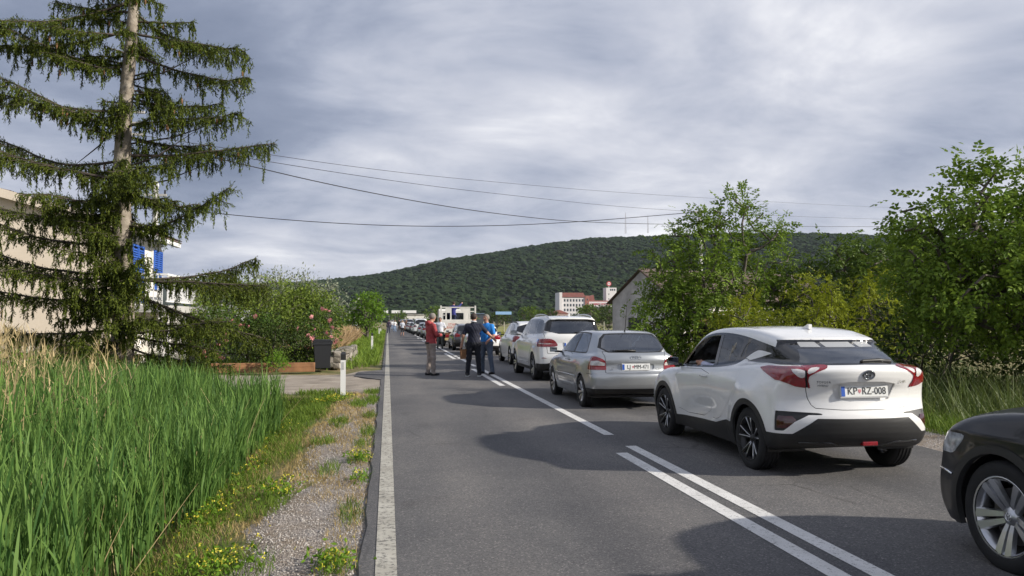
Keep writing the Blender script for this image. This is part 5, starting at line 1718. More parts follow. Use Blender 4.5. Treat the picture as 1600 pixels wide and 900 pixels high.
# ---------------------------------------------------------------- hill with its wood
def build_hill():
    prof = [(-1500, 470), (-400, 440), (0, 436), (300, 436), (400, 434), (470, 432), (520, 428), (560, 424), (600, 419), (640, 411), (690, 399), (740, 391), (790, 383), (860, 372), (930, 364), (1000, 361), (1100, 357), (1240, 356), (1330, 357), (1500, 366), (1700, 380), (2100, 395), (2800, 420), (5000, 470), (9000, 500)]
    yaw = radians(8.83)
    az = np.array([yaw + atan2(u - 800, 1250) for u, v in prof])
    el = np.array([(501 - v) / 1250 * cos(atan2(u - 800, 1250)) for u, v in prof])
    A = np.linspace(radians(-55), radians(92), 190)
    E = np.interp(A, az, el)
    Dr = 1350.0
    rng = np.random.default_rng(4)
    ts = np.linspace(0, 1.25, 40)
    V = []
    def hz(a, e, t):
        D = 620 + (Dr - 620) * t
        ridge = e * Dr - 9.0
        s = np.clip(t, 0, 1)
        h = ridge * (0.5 * s + 0.5 * s * s * (3 - 2 * s)) - np.where(t > 1, (t - 1) * 60, 0)
        h = h + 7 * np.sin(a * 21 + t * 4) * np.sin(t * 5.0 + a * 9) * s * (1 - s) * 2.5
        return D, h
    for t in ts:
        D, h = hz(A, E, t)
        V.append(np.stack([D * np.sin(A), D * np.cos(A), h - 0.6 + 0 * A], 1))
    V = np.concatenate(V)
    m = len(A)
    i, j = np.meshgrid(np.arange(len(ts) - 1), np.arange(m - 1), indexing='ij'); i = i.ravel(); j = j.ravel()
    F = np.stack([i * m + j, i * m + j + 1, (i + 1) * m + j + 1, (i + 1) * m + j], 1)
    hill = link('hill', new_mesh('hill', V, F, True, None, material('hill undergrowth', (0.018, 0.028, 0.016), 0.95, var=0.3, vscale=0.02)))
    hill['kind'] = 'structure'
    # crowns of the wood
    bm = bmesh.new(); bmesh.ops.create_icosphere(bm, subdivisions=1, radius=1)
    bm.verts.ensure_lookup_table()
    tv = np.array([v.co[:] for v in bm.verts]); tf = np.array([[v.index for v in f.verts] for f in bm.faces]); bm.free()
    keep = (tv[tf][:, :, 2] > 0.0).any(1) & (tv[tf][:, :, 2] > -0.55).all(1)
    tf = tf[keep]
    parts = []
    n = 18500
    a = np.where(rng.random(n) < 0.84, rng.uniform(radians(-13), radians(36), n), rng.uniform(radians(36), radians(58), n)); t = rng.random(n) ** 0.75 * 1.04
    e = np.interp(a, az, el)
    D, h = hz(a, e, t)
    P = np.stack([D * np.sin(a), D * np.cos(a), h + 0.6 + 1.5 * rng.random(n) ** 2], 1)
    for k in range(5):
        sel = np.arange(n) % 5 == k
        q = tv * (1 + 0.22 * rng.normal(size=(len(tv), 1)).clip(-1.4, 1.4)) * np.array([1.2, 1.2, 0.58])
        m_ = sel.sum()
        r = rng.uniform(0, 2 * pi, m_)
        M = np.zeros((m_, 3, 3)); M[:, 0, 0] = np.cos(r); M[:, 0, 1] = -np.sin(r); M[:, 1, 0] = np.sin(r); M[:, 1, 1] = np.cos(r); M[:, 2, 2] = 1
        parts.append(scatter(q, tf, P[sel], M, rng.uniform(2.0, 4.4, m_) * np.where(rng.random(m_) < 0.08, 1.35, 1.0)))
    V, F = merge(parts)
    w = link('hillside_wood', new_mesh('hillside_wood', V, F, False, None, material('canopy with cloud shade', (0.017, 0.030, 0.015), 0.95, spec=0.02, island=0.45, island_color=(0.030, 0.046, 0.020))))  # cloud shadow on the hill is put into this dark leaf colour
    tag(w, 'green wood covering the whole long hillside, coloured dark as under cloud', 'wood', None, 'stuff')
    # two masts on the ridge
    for u, v0, v1, lab in ((978, 334, 362, 'tall thin red and white mast on the hill crest'), (1013, 339, 360, 'thinner mast on the crest right of the tall one')):
        aa = yaw + atan2(u - 800, 1250)
        D = 1340; x, y = D * sin(aa), D * cos(aa)
        z0 = (501 - 364) / 1250 * D; z1 = (501 - v0) / 1250 * D + CAM_H
        mt = thing('radio_mast', lab, 'mast', (x, y, z0), 0, 'masts on the hill crest')
        mm = MB()
        H = z1 - z0
        for sx, sy in ((-1.1, -1.1), (1.1, -1.1), (0, 1.2)):
            mm.tube([(sx, sy, 0), (sx * 0.25, sy * 0.25, H)], [0.28, 0.16], 4)
        mm.build('lattice', material('mast steel', (0.30, 0.28, 0.29), 0.6), mt)
        MB().tube([(0, 0, H * 0.98), (0, 0, H * 1.08)], 0.12, 5).build('antenna', material('mast steel', (0.3, 0.28, 0.29)), mt)
build_hill()

# ---------------------------------------------------------------- buildings
M_cream = material('cream render', (0.76, 0.67, 0.56), 0.9, color2=(0.66, 0.57, 0.46), vscale=0.7, bump=0.15, bscale=60)
M_whitewall = material('white render', (0.72, 0.70, 0.66), 0.85, var=0.06, vscale=1.2)
M_oldwall = material('weathered grey render', (0.56, 0.545, 0.525), 0.92, color2=(0.30, 0.29, 0.275), vscale=1.7, bump=0.4, bscale=25)
M_palewall = material('pale weathered render', (0.66, 0.64, 0.60), 0.9, color2=(0.46, 0.44, 0.41), vscale=0.7, bump=0.3, bscale=25)
M_tile = material('terracotta tile', (0.16, 0.10, 0.08), 0.9, color2=(0.115, 0.10, 0.09), vscale=2.5)
M_concrete = material('concrete', (0.42, 0.41, 0.39), 0.9, var=0.15, vscale=2)
M_shutter = material('blue shutter paint', (0.025, 0.095, 0.40), 0.5, var=0.2, vscale=4)
M_dark = material('dark opening', (0.015, 0.015, 0.016), 0.6)
M_winglass = material('window pane', (0.05, 0.06, 0.07), 0.08, spec=0.8)
M_whitemetal = material('white painted metal', (0.75, 0.75, 0.74), 0.5)
M_timber = material('orange timber', (0.28, 0.14, 0.065), 0.7, var=0.35, vscale=3.0, bump=0.3, bscale=20)

def tile_roof(parent, p00, p10, p01, rows, cols, mat, name='roof', th=0.05):
    """roof slope from eave edge p00-p10 up to p01; tile rows laid as separate courses"""
    p00, p10, p01 = Vector(p00), Vector(p10), Vector(p01)
    u = p10 - p00; v = p01 - p00
    nrm = u.cross(v).normalized()
    if nrm.z < 0: nrm = -nrm
    m = MB()
    m.add([p00, p10, p10 + v, p01, p00 + nrm * th, p10 + nrm * th, p10 + v + nrm * th, p01 + nrm * th], [(0, 1, 2, 3), (4, 5, 6, 7), (0, 1, 5, 4), (1, 2, 6, 5), (2, 3, 7, 6), (3, 0, 4, 7)])
    slab = m.build(name, mat, parent)
    base = None
    L = u.length / cols
    for r in range(rows):
        c = MB()
        a = p00 + v * (r / rows) + nrm * (th + 0.012)
        b = p00 + v * ((r + 1.08) / rows) + nrm * (th + 0.002)
        ud = u.normalized()
        V = []; n = cols * 4
        for k in range(n + 1):
            s = k / n * u.length
            hgt = 0.035 * abs(sin(pi * k / 4))
            V += [a + ud * s + nrm * (hgt + 0.018), b + ud * s + nrm * hgt]
        F = [(2 * k, 2 * k + 2, 2 * k + 3, 2 * k + 1) for k in range(n)]
        c.add(V, F)
        o = c.build('tile_course', mat, slab)
    return slab

def house_left():
    h = thing('house', 'cream gabled house with blue shutters and a balcony behind the spruce', 'house', (-8.0, 26.0, -0.4))
    W = 12.0; D = 4.1; ez = 4.9; rz = 6.5
    xw = -W
    # walls
    g = MB(); g.prism([(0, 0), (0, ez), (xw / 2, rz), (xw, ez), (xw, 0)], 0.0, 0.3, 'xz'); g.build('wall', M_cream, h)['label'] = 'sunlit cream gable wall'
    MB().box(-0.3, -0.002, 0.302, D, 0, ez - 0.02).build('wall', M_whitewall, h)
    g = MB(); g.prism([(-0.31, 0), (-0.31, ez - 0.1), (xw / 2, rz - 0.05), (xw + 0.01, ez - 0.05), (xw + 0.01, 0)], D, D + 0.3, 'xz'); g.build('wall', M_whitewall, h)
    sl = (rz - ez) / (W / 2)
    tile_roof(h, (0.55, -0.25, ez + 0.06 - 0.55 * sl), (0.55, D + 0.5, ez + 0.06 - 0.55 * sl), (xw / 2, -0.25, rz + 0.06), 14, 30, M_tile)
    MB().add([(xw - 0.5, -0.25, ez + 0.02), (xw - 0.5, D + 0.5, ez + 0.02), (xw / 2, D + 0.5, rz + 0.06), (xw / 2, -0.25, rz + 0.06)], [(0, 1, 2, 3)]).build('roof', M_tile, h)
    vb = MB(); vb.prism([(0.57, ez - 0.56 * sl - 0.12), (0.57, ez - 0.56 * sl + 0.14), (xw / 2, rz + 0.16), (xw / 2, rz - 0.10)], -0.285, -0.253, 'xz'); vb.build('verge_board', M_cream, h)
    MB().box(0.40, 0.56, -0.2, D + 0.4, ez - 0.24, ez - 0.10, 0.02).build('gutter', M_whitemetal, h)
    MB().box(0.02, 0.42, -0.2, D + 0.4, ez - 0.14, ez - 0.10).build('soffit', M_whitewall, h)
    # upper floor openings on the road side: shutters half closed
    for y0, y1, z0, z1, nm in ((0.55, 1.75, 2.6, 4.45, 'balcony door'), (2.9, 3.9, 3.1, 4.45, 'window')):
        w = MB().box(0.0, 0.03, y0, y1, z0, z1).build('window', M_winglass, h)
        f = MB()
        for a in ((y0 - 0.08, y0, z0, z1 + 0.08), (y1, y1 + 0.08, z0, z1 + 0.08), (y0, y1, z1, z1 + 0.08)):
            f.box(0.0, 0.06, *a)
        f.build('window_frame', M_whitewall, w)
        for ya, yb in ((y0, (y0 + y1) / 2 - 0.01), ((y0 + y1) / 2 + 0.01, y1)):
            s = MB()
            for a in ((ya, ya + 0.06, z0, z1), (yb - 0.06, yb, z0, z1), (ya + 0.06, yb - 0.06, z0, z0 + 0.07), (ya + 0.06, yb - 0.06, z1 - 0.07, z1)):
                s.box(0.065, 0.105, *a)
            so_ = s.build('shutter', M_shutter, h)
            k = int((z1 - z0 - 0.14) / 0.075)
            for q in range(k):
                zz = z0 + 0.08 + q * 0.075
                MB().add([(0.07, ya + 0.06, zz + 0.05), (0.10, ya + 0.06, zz), (0.10, yb - 0.06, zz), (0.07, yb - 0.06, zz + 0.05), (0.075, ya + 0.06, zz + 0.06), (0.105, ya + 0.06, zz + 0.01), (0.105, yb - 0.06, zz + 0.01), (0.075, yb - 0.06, zz + 0.06)], [(0, 1, 2, 3), (4, 5, 6, 7), (0, 1, 5, 4), (2, 3, 7, 6), (1, 2, 6, 5), (0, 3, 7, 4)]).build('slat', M_shutter, so_)
    # balcony
    b = MB().box(0.004, 1.35, -0.1, D, 2.28, 2.50, 0.01).build('balcony_slab', M_concrete, h)
    rl = MB().box(1.24, 1.30, -0.06, D - 0.05, 3.42, 3.48).box(1.25, 1.29, -0.05, D - 0.06, 2.60, 2.64).box(0.05, 1.24, -0.06, 0.0, 3.42, 3.48).build('balcony_rail', M_whitemetal, b)
    for k in range(62):
        y = 0.05 + k * 0.118
        if y < D - 0.1:
            MB().box(1.255, 1.285, y, y + 0.03, 2.644, 3.418).build('baluster', M_whitemetal, rl)
    for k in range(9):
        x = 0.12 + k * 0.125
        MB().box(x, x + 0.03, -0.045, -0.015, 2.504, 3.418).build('baluster', M_whitemetal, rl)
    # ground floor under the balcony
    for y in (0.1, 2.0, 3.7):
        MB().box(1.0, 1.30, y, y + 0.30, 0, 2.278).build('pillar', M_whitewall, h)
    MB().box(0.004, 1.0, 1.9, 2.1, 0.0, 2.278).build('wall', M_whitewall, h)
    MB().box(0.0, 0.02, 2.4, 3.3, 0.1, 2.05).build('door', M_dark, h)
    # chimney-like service mast is a thing of its own; step plinth
    MB().box(-0.2, 1.35, -0.12, D + 0.1, -0.2, 0.12).build('plinth', M_concrete, h)
    p = thing('polytunnel', 'grey plastic covered garden tunnel beside the cream house', 'greenhouse', (-6.6, 32.0, -0.1))
    t = MB(); V = []; n = 14
    for y in (0.0, 4.0):
        for i in range(n + 1):
            a = pi * i / n
            V.append((-0.0 + 1.2 * cos(a), y, 2.35 * sin(a) ** 0.6))
    t.add(V, [(i, i + 1, n + 2 + i, n + 1 + i) for i in range(n)])
    t.add([V[i] for i in range(n + 1)], [tuple(range(n + 1))])
    t.build('plastic_cover', material('grey polythene', (0.42, 0.43, 0.42), 0.35, var=0.2, vscale=1.2), p, smooth=False)
    for y in (-0.03, 2.0, 4.03):
        MB().tube([(1.23 * cos(pi * i / n), y, 2.38 * sin(pi * i / n) ** 0.6) for i in range(n + 1)], 0.03, 6).build('hoop', M_whitemetal, p)
house_left()

def old_house_right():
    A = Vector((9.75, 34.0, 0)); Bc = Vector((11.2, 30.5, 0))
    ang = atan2(1.45, 3.5)
    h = thing('outbuilding', 'old grey plastered building with tiled roof behind the right walnut', 'house', (Bc.x, Bc.y, -0.25), ang)
    # local: x along the long wall (away to the right), y along the gable end (to the back)
    D = 3.8; L = 10.0; ez = 2.75; rz = 3.95
    g = MB(); g.prism([(0, 0), (0, ez), (D / 2, rz), (D, ez), (D, 0)], 0, 0.3, 'yz'); g.build('wall', M_oldwall, h)['label'] = 'grey stained gable wall'
    MB().box(0.302, L, 0.0, 0.3, 0, ez - 0.03).build('wall', M_palewall, h)['label'] = 'pale front wall'
    MB().box(0.302, L, D - 0.3, D, 0, ez - 0.03).build('wall', M_oldwall, h)
    g = MB(); g.prism([(0.302, 0), (0.302, ez), (D / 2, rz - .03), (D - 0.302, ez), (D - 0.302, 0)], L - 0.3, L, 'yz'); g.build('wall', M_oldwall, h)
    sl = (rz - ez) / (D / 2)
    tile_roof(h, (-0.15, -0.3, ez + 0.05 - 0.3 * sl), (L + 0.2, -0.3, ez + 0.05 - 0.3 * sl), (-0.15, D / 2, rz + 0.05), 7, 40, M_tile)
    MB().add([(-0.15, D + 0.3, ez + 0.05 - 0.3 * sl), (L + 0.2, D + 0.3, ez + 0.05 - 0.3 * sl), (L + 0.2, D / 2, rz + 0.05), (-0.15, D / 2, rz + 0.05)], [(0, 1, 2, 3)]).build('roof', M_tile, h)
    MB().box(-0.02, 0.0, 1.9, 2.7, 0.0, 2.0).build('door', M_dark, h)
    MB().box(-0.03, -0.004, 0.5, 0.9, 0.0, 2.3).build('stain_panel', M_palewall, h)
    for x in (1.6, 4.4, 7.2):
        w = MB().box(x, x + 0.9, -0.02, 0.0, 1.0, 2.2).build('window', M_dark, h)
        MB().box(x - 0.08, x + 0.98, -0.10, -0.022, 0.90, 0.998).build('window_sill', M_concrete, w)
    # brick pier at the near corner
    pier = thing('brick_pier', 'dark brick gate pier at the right end of the grey building', 'pier', (11.9, 29.3, -0.2), ang)
    M_brick = material('dark brick', (0.13, 0.06, 0.045), 0.9, var=0.3, vscale=6)
    MB().box(-0.20, 0.20, -0.20, 0.20, 0, 2.1).build('mortar_core', M_concrete, pier)
    for r in range(25):
        for k in range(2):
            z = 0.01 + r * 0.083
            if r % 2: MB().box(-0.225 + k * 0.228, -0.005 + k * 0.228, -0.225, 0.225, z, z + 0.07).build('brick', M_brick, pier)
            else: MB().box(-0.225, 0.225, -0.225 + k * 0.228, -0.005 + k * 0.228, z, z + 0.07).build('brick', M_brick, pier)
old_house_right()

def far_buildings():
    Mw = material('hotel white', (0.72, 0.69, 0.68), 0.85); Mr = material('hotel roof', (0.26, 0.10, 0.085), 0.85, var=0.2, vscale=0.3)
    Mp = material('hotel red panel', (0.33, 0.13, 0.10), 0.85); Ms = material('sign red', (0.55, 0.03, 0.05), 0.5)
    h = thing('hotel', 'white five storey hotel with brown red roof below the hill', 'hotel', (0, 650, 0))
    MB().box(143, 162.5, 0, 16, 2, 21.2).build('main_block', Mw, h)
    MB().prism([(142.2, 21.2), (163.2, 21.2), (161, 25.0), (144, 25.0)], -0.6, 16.5, 'xz').build('roof', Mr, h)
    MB().box(140.6, 142.98, -1.0, 16, 2, 25.2).build('end_pier', Mw, h)
    for r in range(4):
        for c in range(7):
            x = 144.6 + c * 2.55; z = 5.6 + r * 4.0
            w = MB().box(x, x + 1.35, -0.08, -0.01, z, z + 2.1).build('window', M_winglass, h)
    MB().box(162.52, 166.0, -0.6, 14, 4, 22.6).build('stair_block', Mp, h)
    for r in range(4):
        MB().box(164.0, 164.9, -0.7, -0.62, 6.5 + r * 4, 8.2 + r * 4).build('window', M_winglass, h)
    MB().box(166.02, 184.5, 0.5, 14, 6, 13.2).build('wing', Mw, h)
    MB().box(166.02, 184.5, 0.0, 14.2, 13.22, 17.6).build('parapet', Mw, h)
    MB().prism([(166.2, 17.6), (184.0, 17.6), (182.5, 18.6), (167, 18.6)], 1, 13, 'xz').build('roof', Mr, h)
    MB().prism([(166.0, 18.6), (172.5, 18.6), (171.5, 23.5), (167.0, 22)], 6, 16, 'xz').build('roof', Mr, h)
    for r in range(2):
        for c in range(8):
            x = 168.0 + c * 2.05
            MB().box(x, x + 1.1, 0.40, 0.48, 6.8 + r * 3.1, 9.0 + r * 3.1).build('window', M_winglass, h)
    me = text_mesh('CASINO HOTEL', 2.5, 0.06)
    for v in me.vertices: v.co = Vector((v.co.x * 0.92, -v.co.z - 0.1, v.co.y))
    me.materials.append(Ms)
    link('sign_lettering', me, h, (175.3, -0.05, 15.5))
    MB().box(166, 196, -3, 20, 1.0, 5.0).build('terrace', material('dark terrace', (0.10, 0.10, 0.11), 0.8), h)
    MB().box(184.6, 196, 1, 12, 5, 12.5).build('low_wing', Mw, h)
    MB().box(182.0, 191.0, 4, 14, 12.6, 29.6).build('tower', Mw, h)
    for x in (185.4, 187.0, 188.8): MB().box(x, x + 1.1, 3.9, 3.97, 27.0, 28.6).build('window', M_winglass, h)
    for z in (16, 19.5, 23.5): MB().box(184.0, 184.6, 3.9, 3.97, z, z + 1.2).build('window', M_winglass, h)
    MB().lathe([(0, -0.35), (2.0, -0.35), (2.0, 0.35), (0, 0.35)], 24, 'y').build('round_sign', Ms, h, (184.9, 6, 33.0))
    MB().lathe([(0.5, -0.5), (1.3, -0.5), (1.3, -0.36), (0.5, -0.36)], 20, 'y', True).build('sign_ring', Mw, h, (184.9, 6, 33.0))
    MB().box(184.7, 185.1, 5.8, 6.2, 29.6, 31).build('sign_post', Mw, h)
    # small houses left of the hotel
    for (nm, lab, x, y, w, d, ez, rz, wall) in (('house', 'small pink house with red roof left of the hotel', 103, 500, 11, 9, 6.2, 8.6, material('pink render', (0.55, 0.40, 0.36), 0.9)),
                                              ('house', 'small ochre house among trees in the middle distance', 88, 470, 6, 6, 5.0, 7.2, material('ochre render', (0.42, 0.28, 0.14), 0.9)),
                                              ('house', 'low white house with pale roof at far left of hotel', 113, 520, 8, 8, 5.2, 7.4, Mw)):
        b = thing(nm, lab, 'house', (x, y, 0.0))
        MB().box(0, w, 0, d, 0, ez).build('wall', wall, b)
        MB().prism([(-0.5, ez), (w + 0.5, ez), (w / 2, rz)], -0.5, d + 0.5, 'xz').build('roof', Mr if 'pale' not in lab else M_concrete, b)
        for c in range(3):
            for r in range(2):
                MB().box(w * (0.15 + 0.28 * c), w * (0.15 + 0.28 * c) + 1.0, -0.06, -0.01, 1.2 + r * 2.6, 2.6 + r * 2.6).build('window', M_winglass, b)
    # border crossing canopy straddling the road far ahead
    c = thing('border_canopy', 'white flat canopy of the checkpoint at the end of the road', 'canopy', (0, 330, 0))
    for x0, x1 in ((-1.6, 0.2), (1.6, 5.2), (6.2, 11.6)):
        MB().box(x0, x1, 0, 10, 4.75, 5.9).build('roof_slab', M_whitemetal, c)
    MB().box(-3, 13, 2, 9, 4.4, 4.75).build('beam', M_dark, c)
    for x in (-2.6, 0.4, 2.9, 6.8, 11): MB().box(x, x + 0.4, 4, 4.4, 0, 4.4).build('column', M_whitemetal, c)
    for x in (1.0, 8.6): MB().box(x, x + 1.6, 3, 6, 0, 2.6).build('booth', M_whitewall, c)
    b = thing('checkpoint_building', 'low white checkpoint building beside the canopy', 'building', (7.0, 345, 0))
    MB().box(0, 12, 0, 8, 0, 4.2).build('wall', M_whitewall, b)
    MB().box(-0.4, 12.4, -0.4, 8.4, 4.2, 4.5).build('roof', M_concrete, b)
    for k in range(5): MB().box(1 + k * 2.2, 2.2 + k * 2.2, -0.06, -0.01, 1.2, 2.6).build('window', M_winglass, b)
    # grey house among the bushes on the left
    g = thing('house', 'small grey house with dark sloping roof by the left bushes', 'house', (-7.6, 78, 0.3))
    Mg = material('grey blue render', (0.36, 0.38, 0.38), 0.9)
    MB().prism([(0, 0), (4.6, 0), (4.6, 1.6), (1.6, 2.7), (0, 2.7)], 0, 7, 'xz').build('wall', Mg, g)
    MB().prism([(-0.4, 2.84), (1.6, 2.88), (5.1, 1.56), (5.05, 1.40), (1.55, 2.72), (-0.4, 2.70)], -0.5, 7.5, 'xz').build('roof', material('dark roof sheet', (0.05, 0.045, 0.045), 0.8), g)
    MB().box(1.4, 2.4, -0.05, -0.004, 0.9, 2.0).build('window', M_winglass, g)
    MB().box(1.1, 1.36, -0.04, -0.004, 0.9, 2.05).build('shutter', M_whitewall, g)
    MB().box(-0.2, 0.5, 2, 3, 2.7, 3.5).build('chimney', M_concrete, g)
    # blue advertising board beyond the meadow
    s = thing('billboard', 'pale blue roadside board beyond the meadow', 'billboard', (19.6, 148, 0))
    MB().box(0.3, 3.3, 0, 0.15, 2.8, 3.35).build('panel', material('sign light blue', (0.25, 0.42, 0.68), 0.5), s)
    for x in (0.5, 3.2): MB().box(x, x + 0.15, 0.15, 0.3, 0, 3.2).build('post', M_dark, s)
    r = thing('warehouse', 'long low blue grey shed roof behind the lorry', 'building', (24, 310, 0))
    MB().box(0, 13, 0, 9, 0, 4.3).build('wall', material('shed wall', (0.05, 0.06, 0.08), 0.8), r)
    MB().box(-0.3, 13.3, -0.3, 9.3, 4.3, 4.55).build('roof', material('shed roof blue', (0.16, 0.22, 0.32), 0.6), r)
far_buildings()

# ---------------------------------------------------------------- poles and wires
def poles_and_wires():
    p = thing('utility_pole', 'pale concrete pole standing behind the house roof', 'pole', (-9.85, 36.0, 0))
    MB().tube([(0, 0, 0), (0, 0, 7.35)], [0.17, 0.11], 10).build('shaft', M_concrete, p, smooth=True)
    MB().box(-0.45, 0.45, -0.06, 0.06, 6.95, 7.05).build('crossarm', M_concrete, p)
    MB().lathe([(0.0, 7.62), (0.10, 7.58), (0.14, 7.40), (0.11, 7.30)], 10).build('cap', M_whitemetal, p)
    for x in (-0.38, 0.38): MB().lathe([(0.02, 7.05), (0.05, 7.10), (0.03, 7.15), (0.05, 7.2), (0.0, 7.24)], 8).build('insulator', M_dark, p, (x, 0, 0))
    q = thing('utility_pole', 'tall pole hidden behind the spruce trunk', 'pole', (-9.2, 29.9, 0))
    MB().tube([(0, 0, -0.2), (0, 0, 9.3)], [0.16, 0.10], 10).build('shaft', M_concrete, q, smooth=True)
    for k, z in enumerate((9.0, 8.6, 8.2)): MB().box(-0.6, 0.6, -0.05, 0.05, z, z + 0.08).build('crossarm', M_concrete, q)
    r = thing('utility_pole', 'pole carrying the low cable behind the left walnut', 'pole', (px(1095, 500, 41)[0], 41.0, -0.2))
    MB().tube([(0, 0, 0), (0, 0, px(1095, 330, 41)[2] + 0.3)], [0.15, 0.10], 10).build('shaft', M_concrete, r, smooth=True)
    MB().box(-0.3, 0.3, -0.05, 0.05, px(1095, 330, 41)[2] + 0.12, px(1095, 330, 41)[2] + 0.2).build('crossarm', M_concrete, r)
    Mwire = material('black cable', (0.02, 0.02, 0.022), 0.6)
    def wire(pts_px, label, r, group='overhead cables'):
        """pts: (u,v,Y) samples in the photograph turned into one hanging cable"""
        W = []
        for X, Y, Z in pts_px: W.append((X, Y, Z))
        P = chaikin(W, 3, False)
        o = MB().tube(P, r, 5).build('overhead_cable', Mwire)
        tag(o, label, 'cable', group)
    for pts, lab, r in WIRES:
        wire(pts, lab, r)
def px(u, v, Y):
    yaw, pit = radians(8.83), radians(2.35)
    f = Vector((sin(yaw) * cos(pit), cos(yaw) * cos(pit), sin(pit))); rt = Vector((cos(yaw), -sin(yaw), 0)); up = rt.cross(f)
    d = f + rt * ((u - 800) / 1250) - up * ((v - 450) / 1250)
    t = Y / d.y
    return (d.x * t, Y, CAM_H + d.z * t)
WIRES = [([px(190, 207, 30), px(375, 235, 36), px(560, 262, 44), px(720, 280, 54), px(1000, 304, 75), px(1400, 326, 110), px(1800, 336, 150)], 'uppermost thin cable sweeping from the spruce to the right', 0.012),
         ([px(190, 214, 30), px(360, 243, 36), px(560, 275, 43), px(720, 297, 54), px(1030, 330, 78), px(1400, 344, 118), px(1800, 350, 160)], 'second thin cable just under the uppermost one', 0.014),
         ([px(190, 215, 30), px(360, 252, 34), px(520, 290, 38), px(690, 322, 44), px(800, 337, 50), px(900, 347, 58), px(1060, 351, 70), px(1340, 355, 100), px(1800, 352, 140)], 'thick black cable falling from the spruce towards the hill crest', 0.022),
         ([px(244, 323, 36), px(380, 338, 36), px(520, 349, 37), px(650, 354, 38), px(780, 353, 39), px(900, 347, 40), px(1000, 339, 40.6), px(1093, 331, 41)], 'low sagging black cable from the concrete pole', 0.017),
         ([px(-40, 332, 40), px(60, 331, 39), px(160, 329, 37.5), px(238, 325, 36)], 'short cable reaching the concrete pole from the left', 0.017)]
poles_and_wires()

# ---------------------------------------------------------------- roadside furniture
def delineator(y, x, label):
    t = thing('delineator_post', label, 'post', (x, y, float(gz(x, y))), 0, 'white roadside marker posts')
    m = MB(); out = [(-0.055, -0.05), (0.055, -0.05), (0.04, 0.05), (-0.04, 0.05)]
    m.prism(out, -0.1, 0.80, 'xy').build('shaft', M_whitemetal, t)
    V = [(a * 1.03, b * 1.03, 0.802) for a, b in out] + [(a * 1.03, b * 1.03, 0.95 + b * 0.5) for a, b in out]
    MB().add(V, [(0, 1, 2, 3), (4, 5, 6, 7), (0, 1, 5, 4), (1, 2, 6, 5), (2, 3, 7, 6), (3, 0, 4, 7)]).build('black_cap', M_plastic_d, t)
    MB().box(-0.022, 0.022, -0.056, -0.052, 0.60, 0.76).build('reflector', material('reflector grey', (0.5, 0.5, 0.5), 0.2), t)
M_plastic_d = material('black post cap', (0.02, 0.02, 0.02), 0.5)
delineator(17.5, -0.93, 'nearest white marker post with black cap by the dirt track')
delineator(45.0, -0.84, 'second white marker post standing in the bright grass')
delineator(88.0, -0.9, 'third white marker post near the round green tree')
delineator(108.0, -0.9, 'farthest white marker post on the left verge')

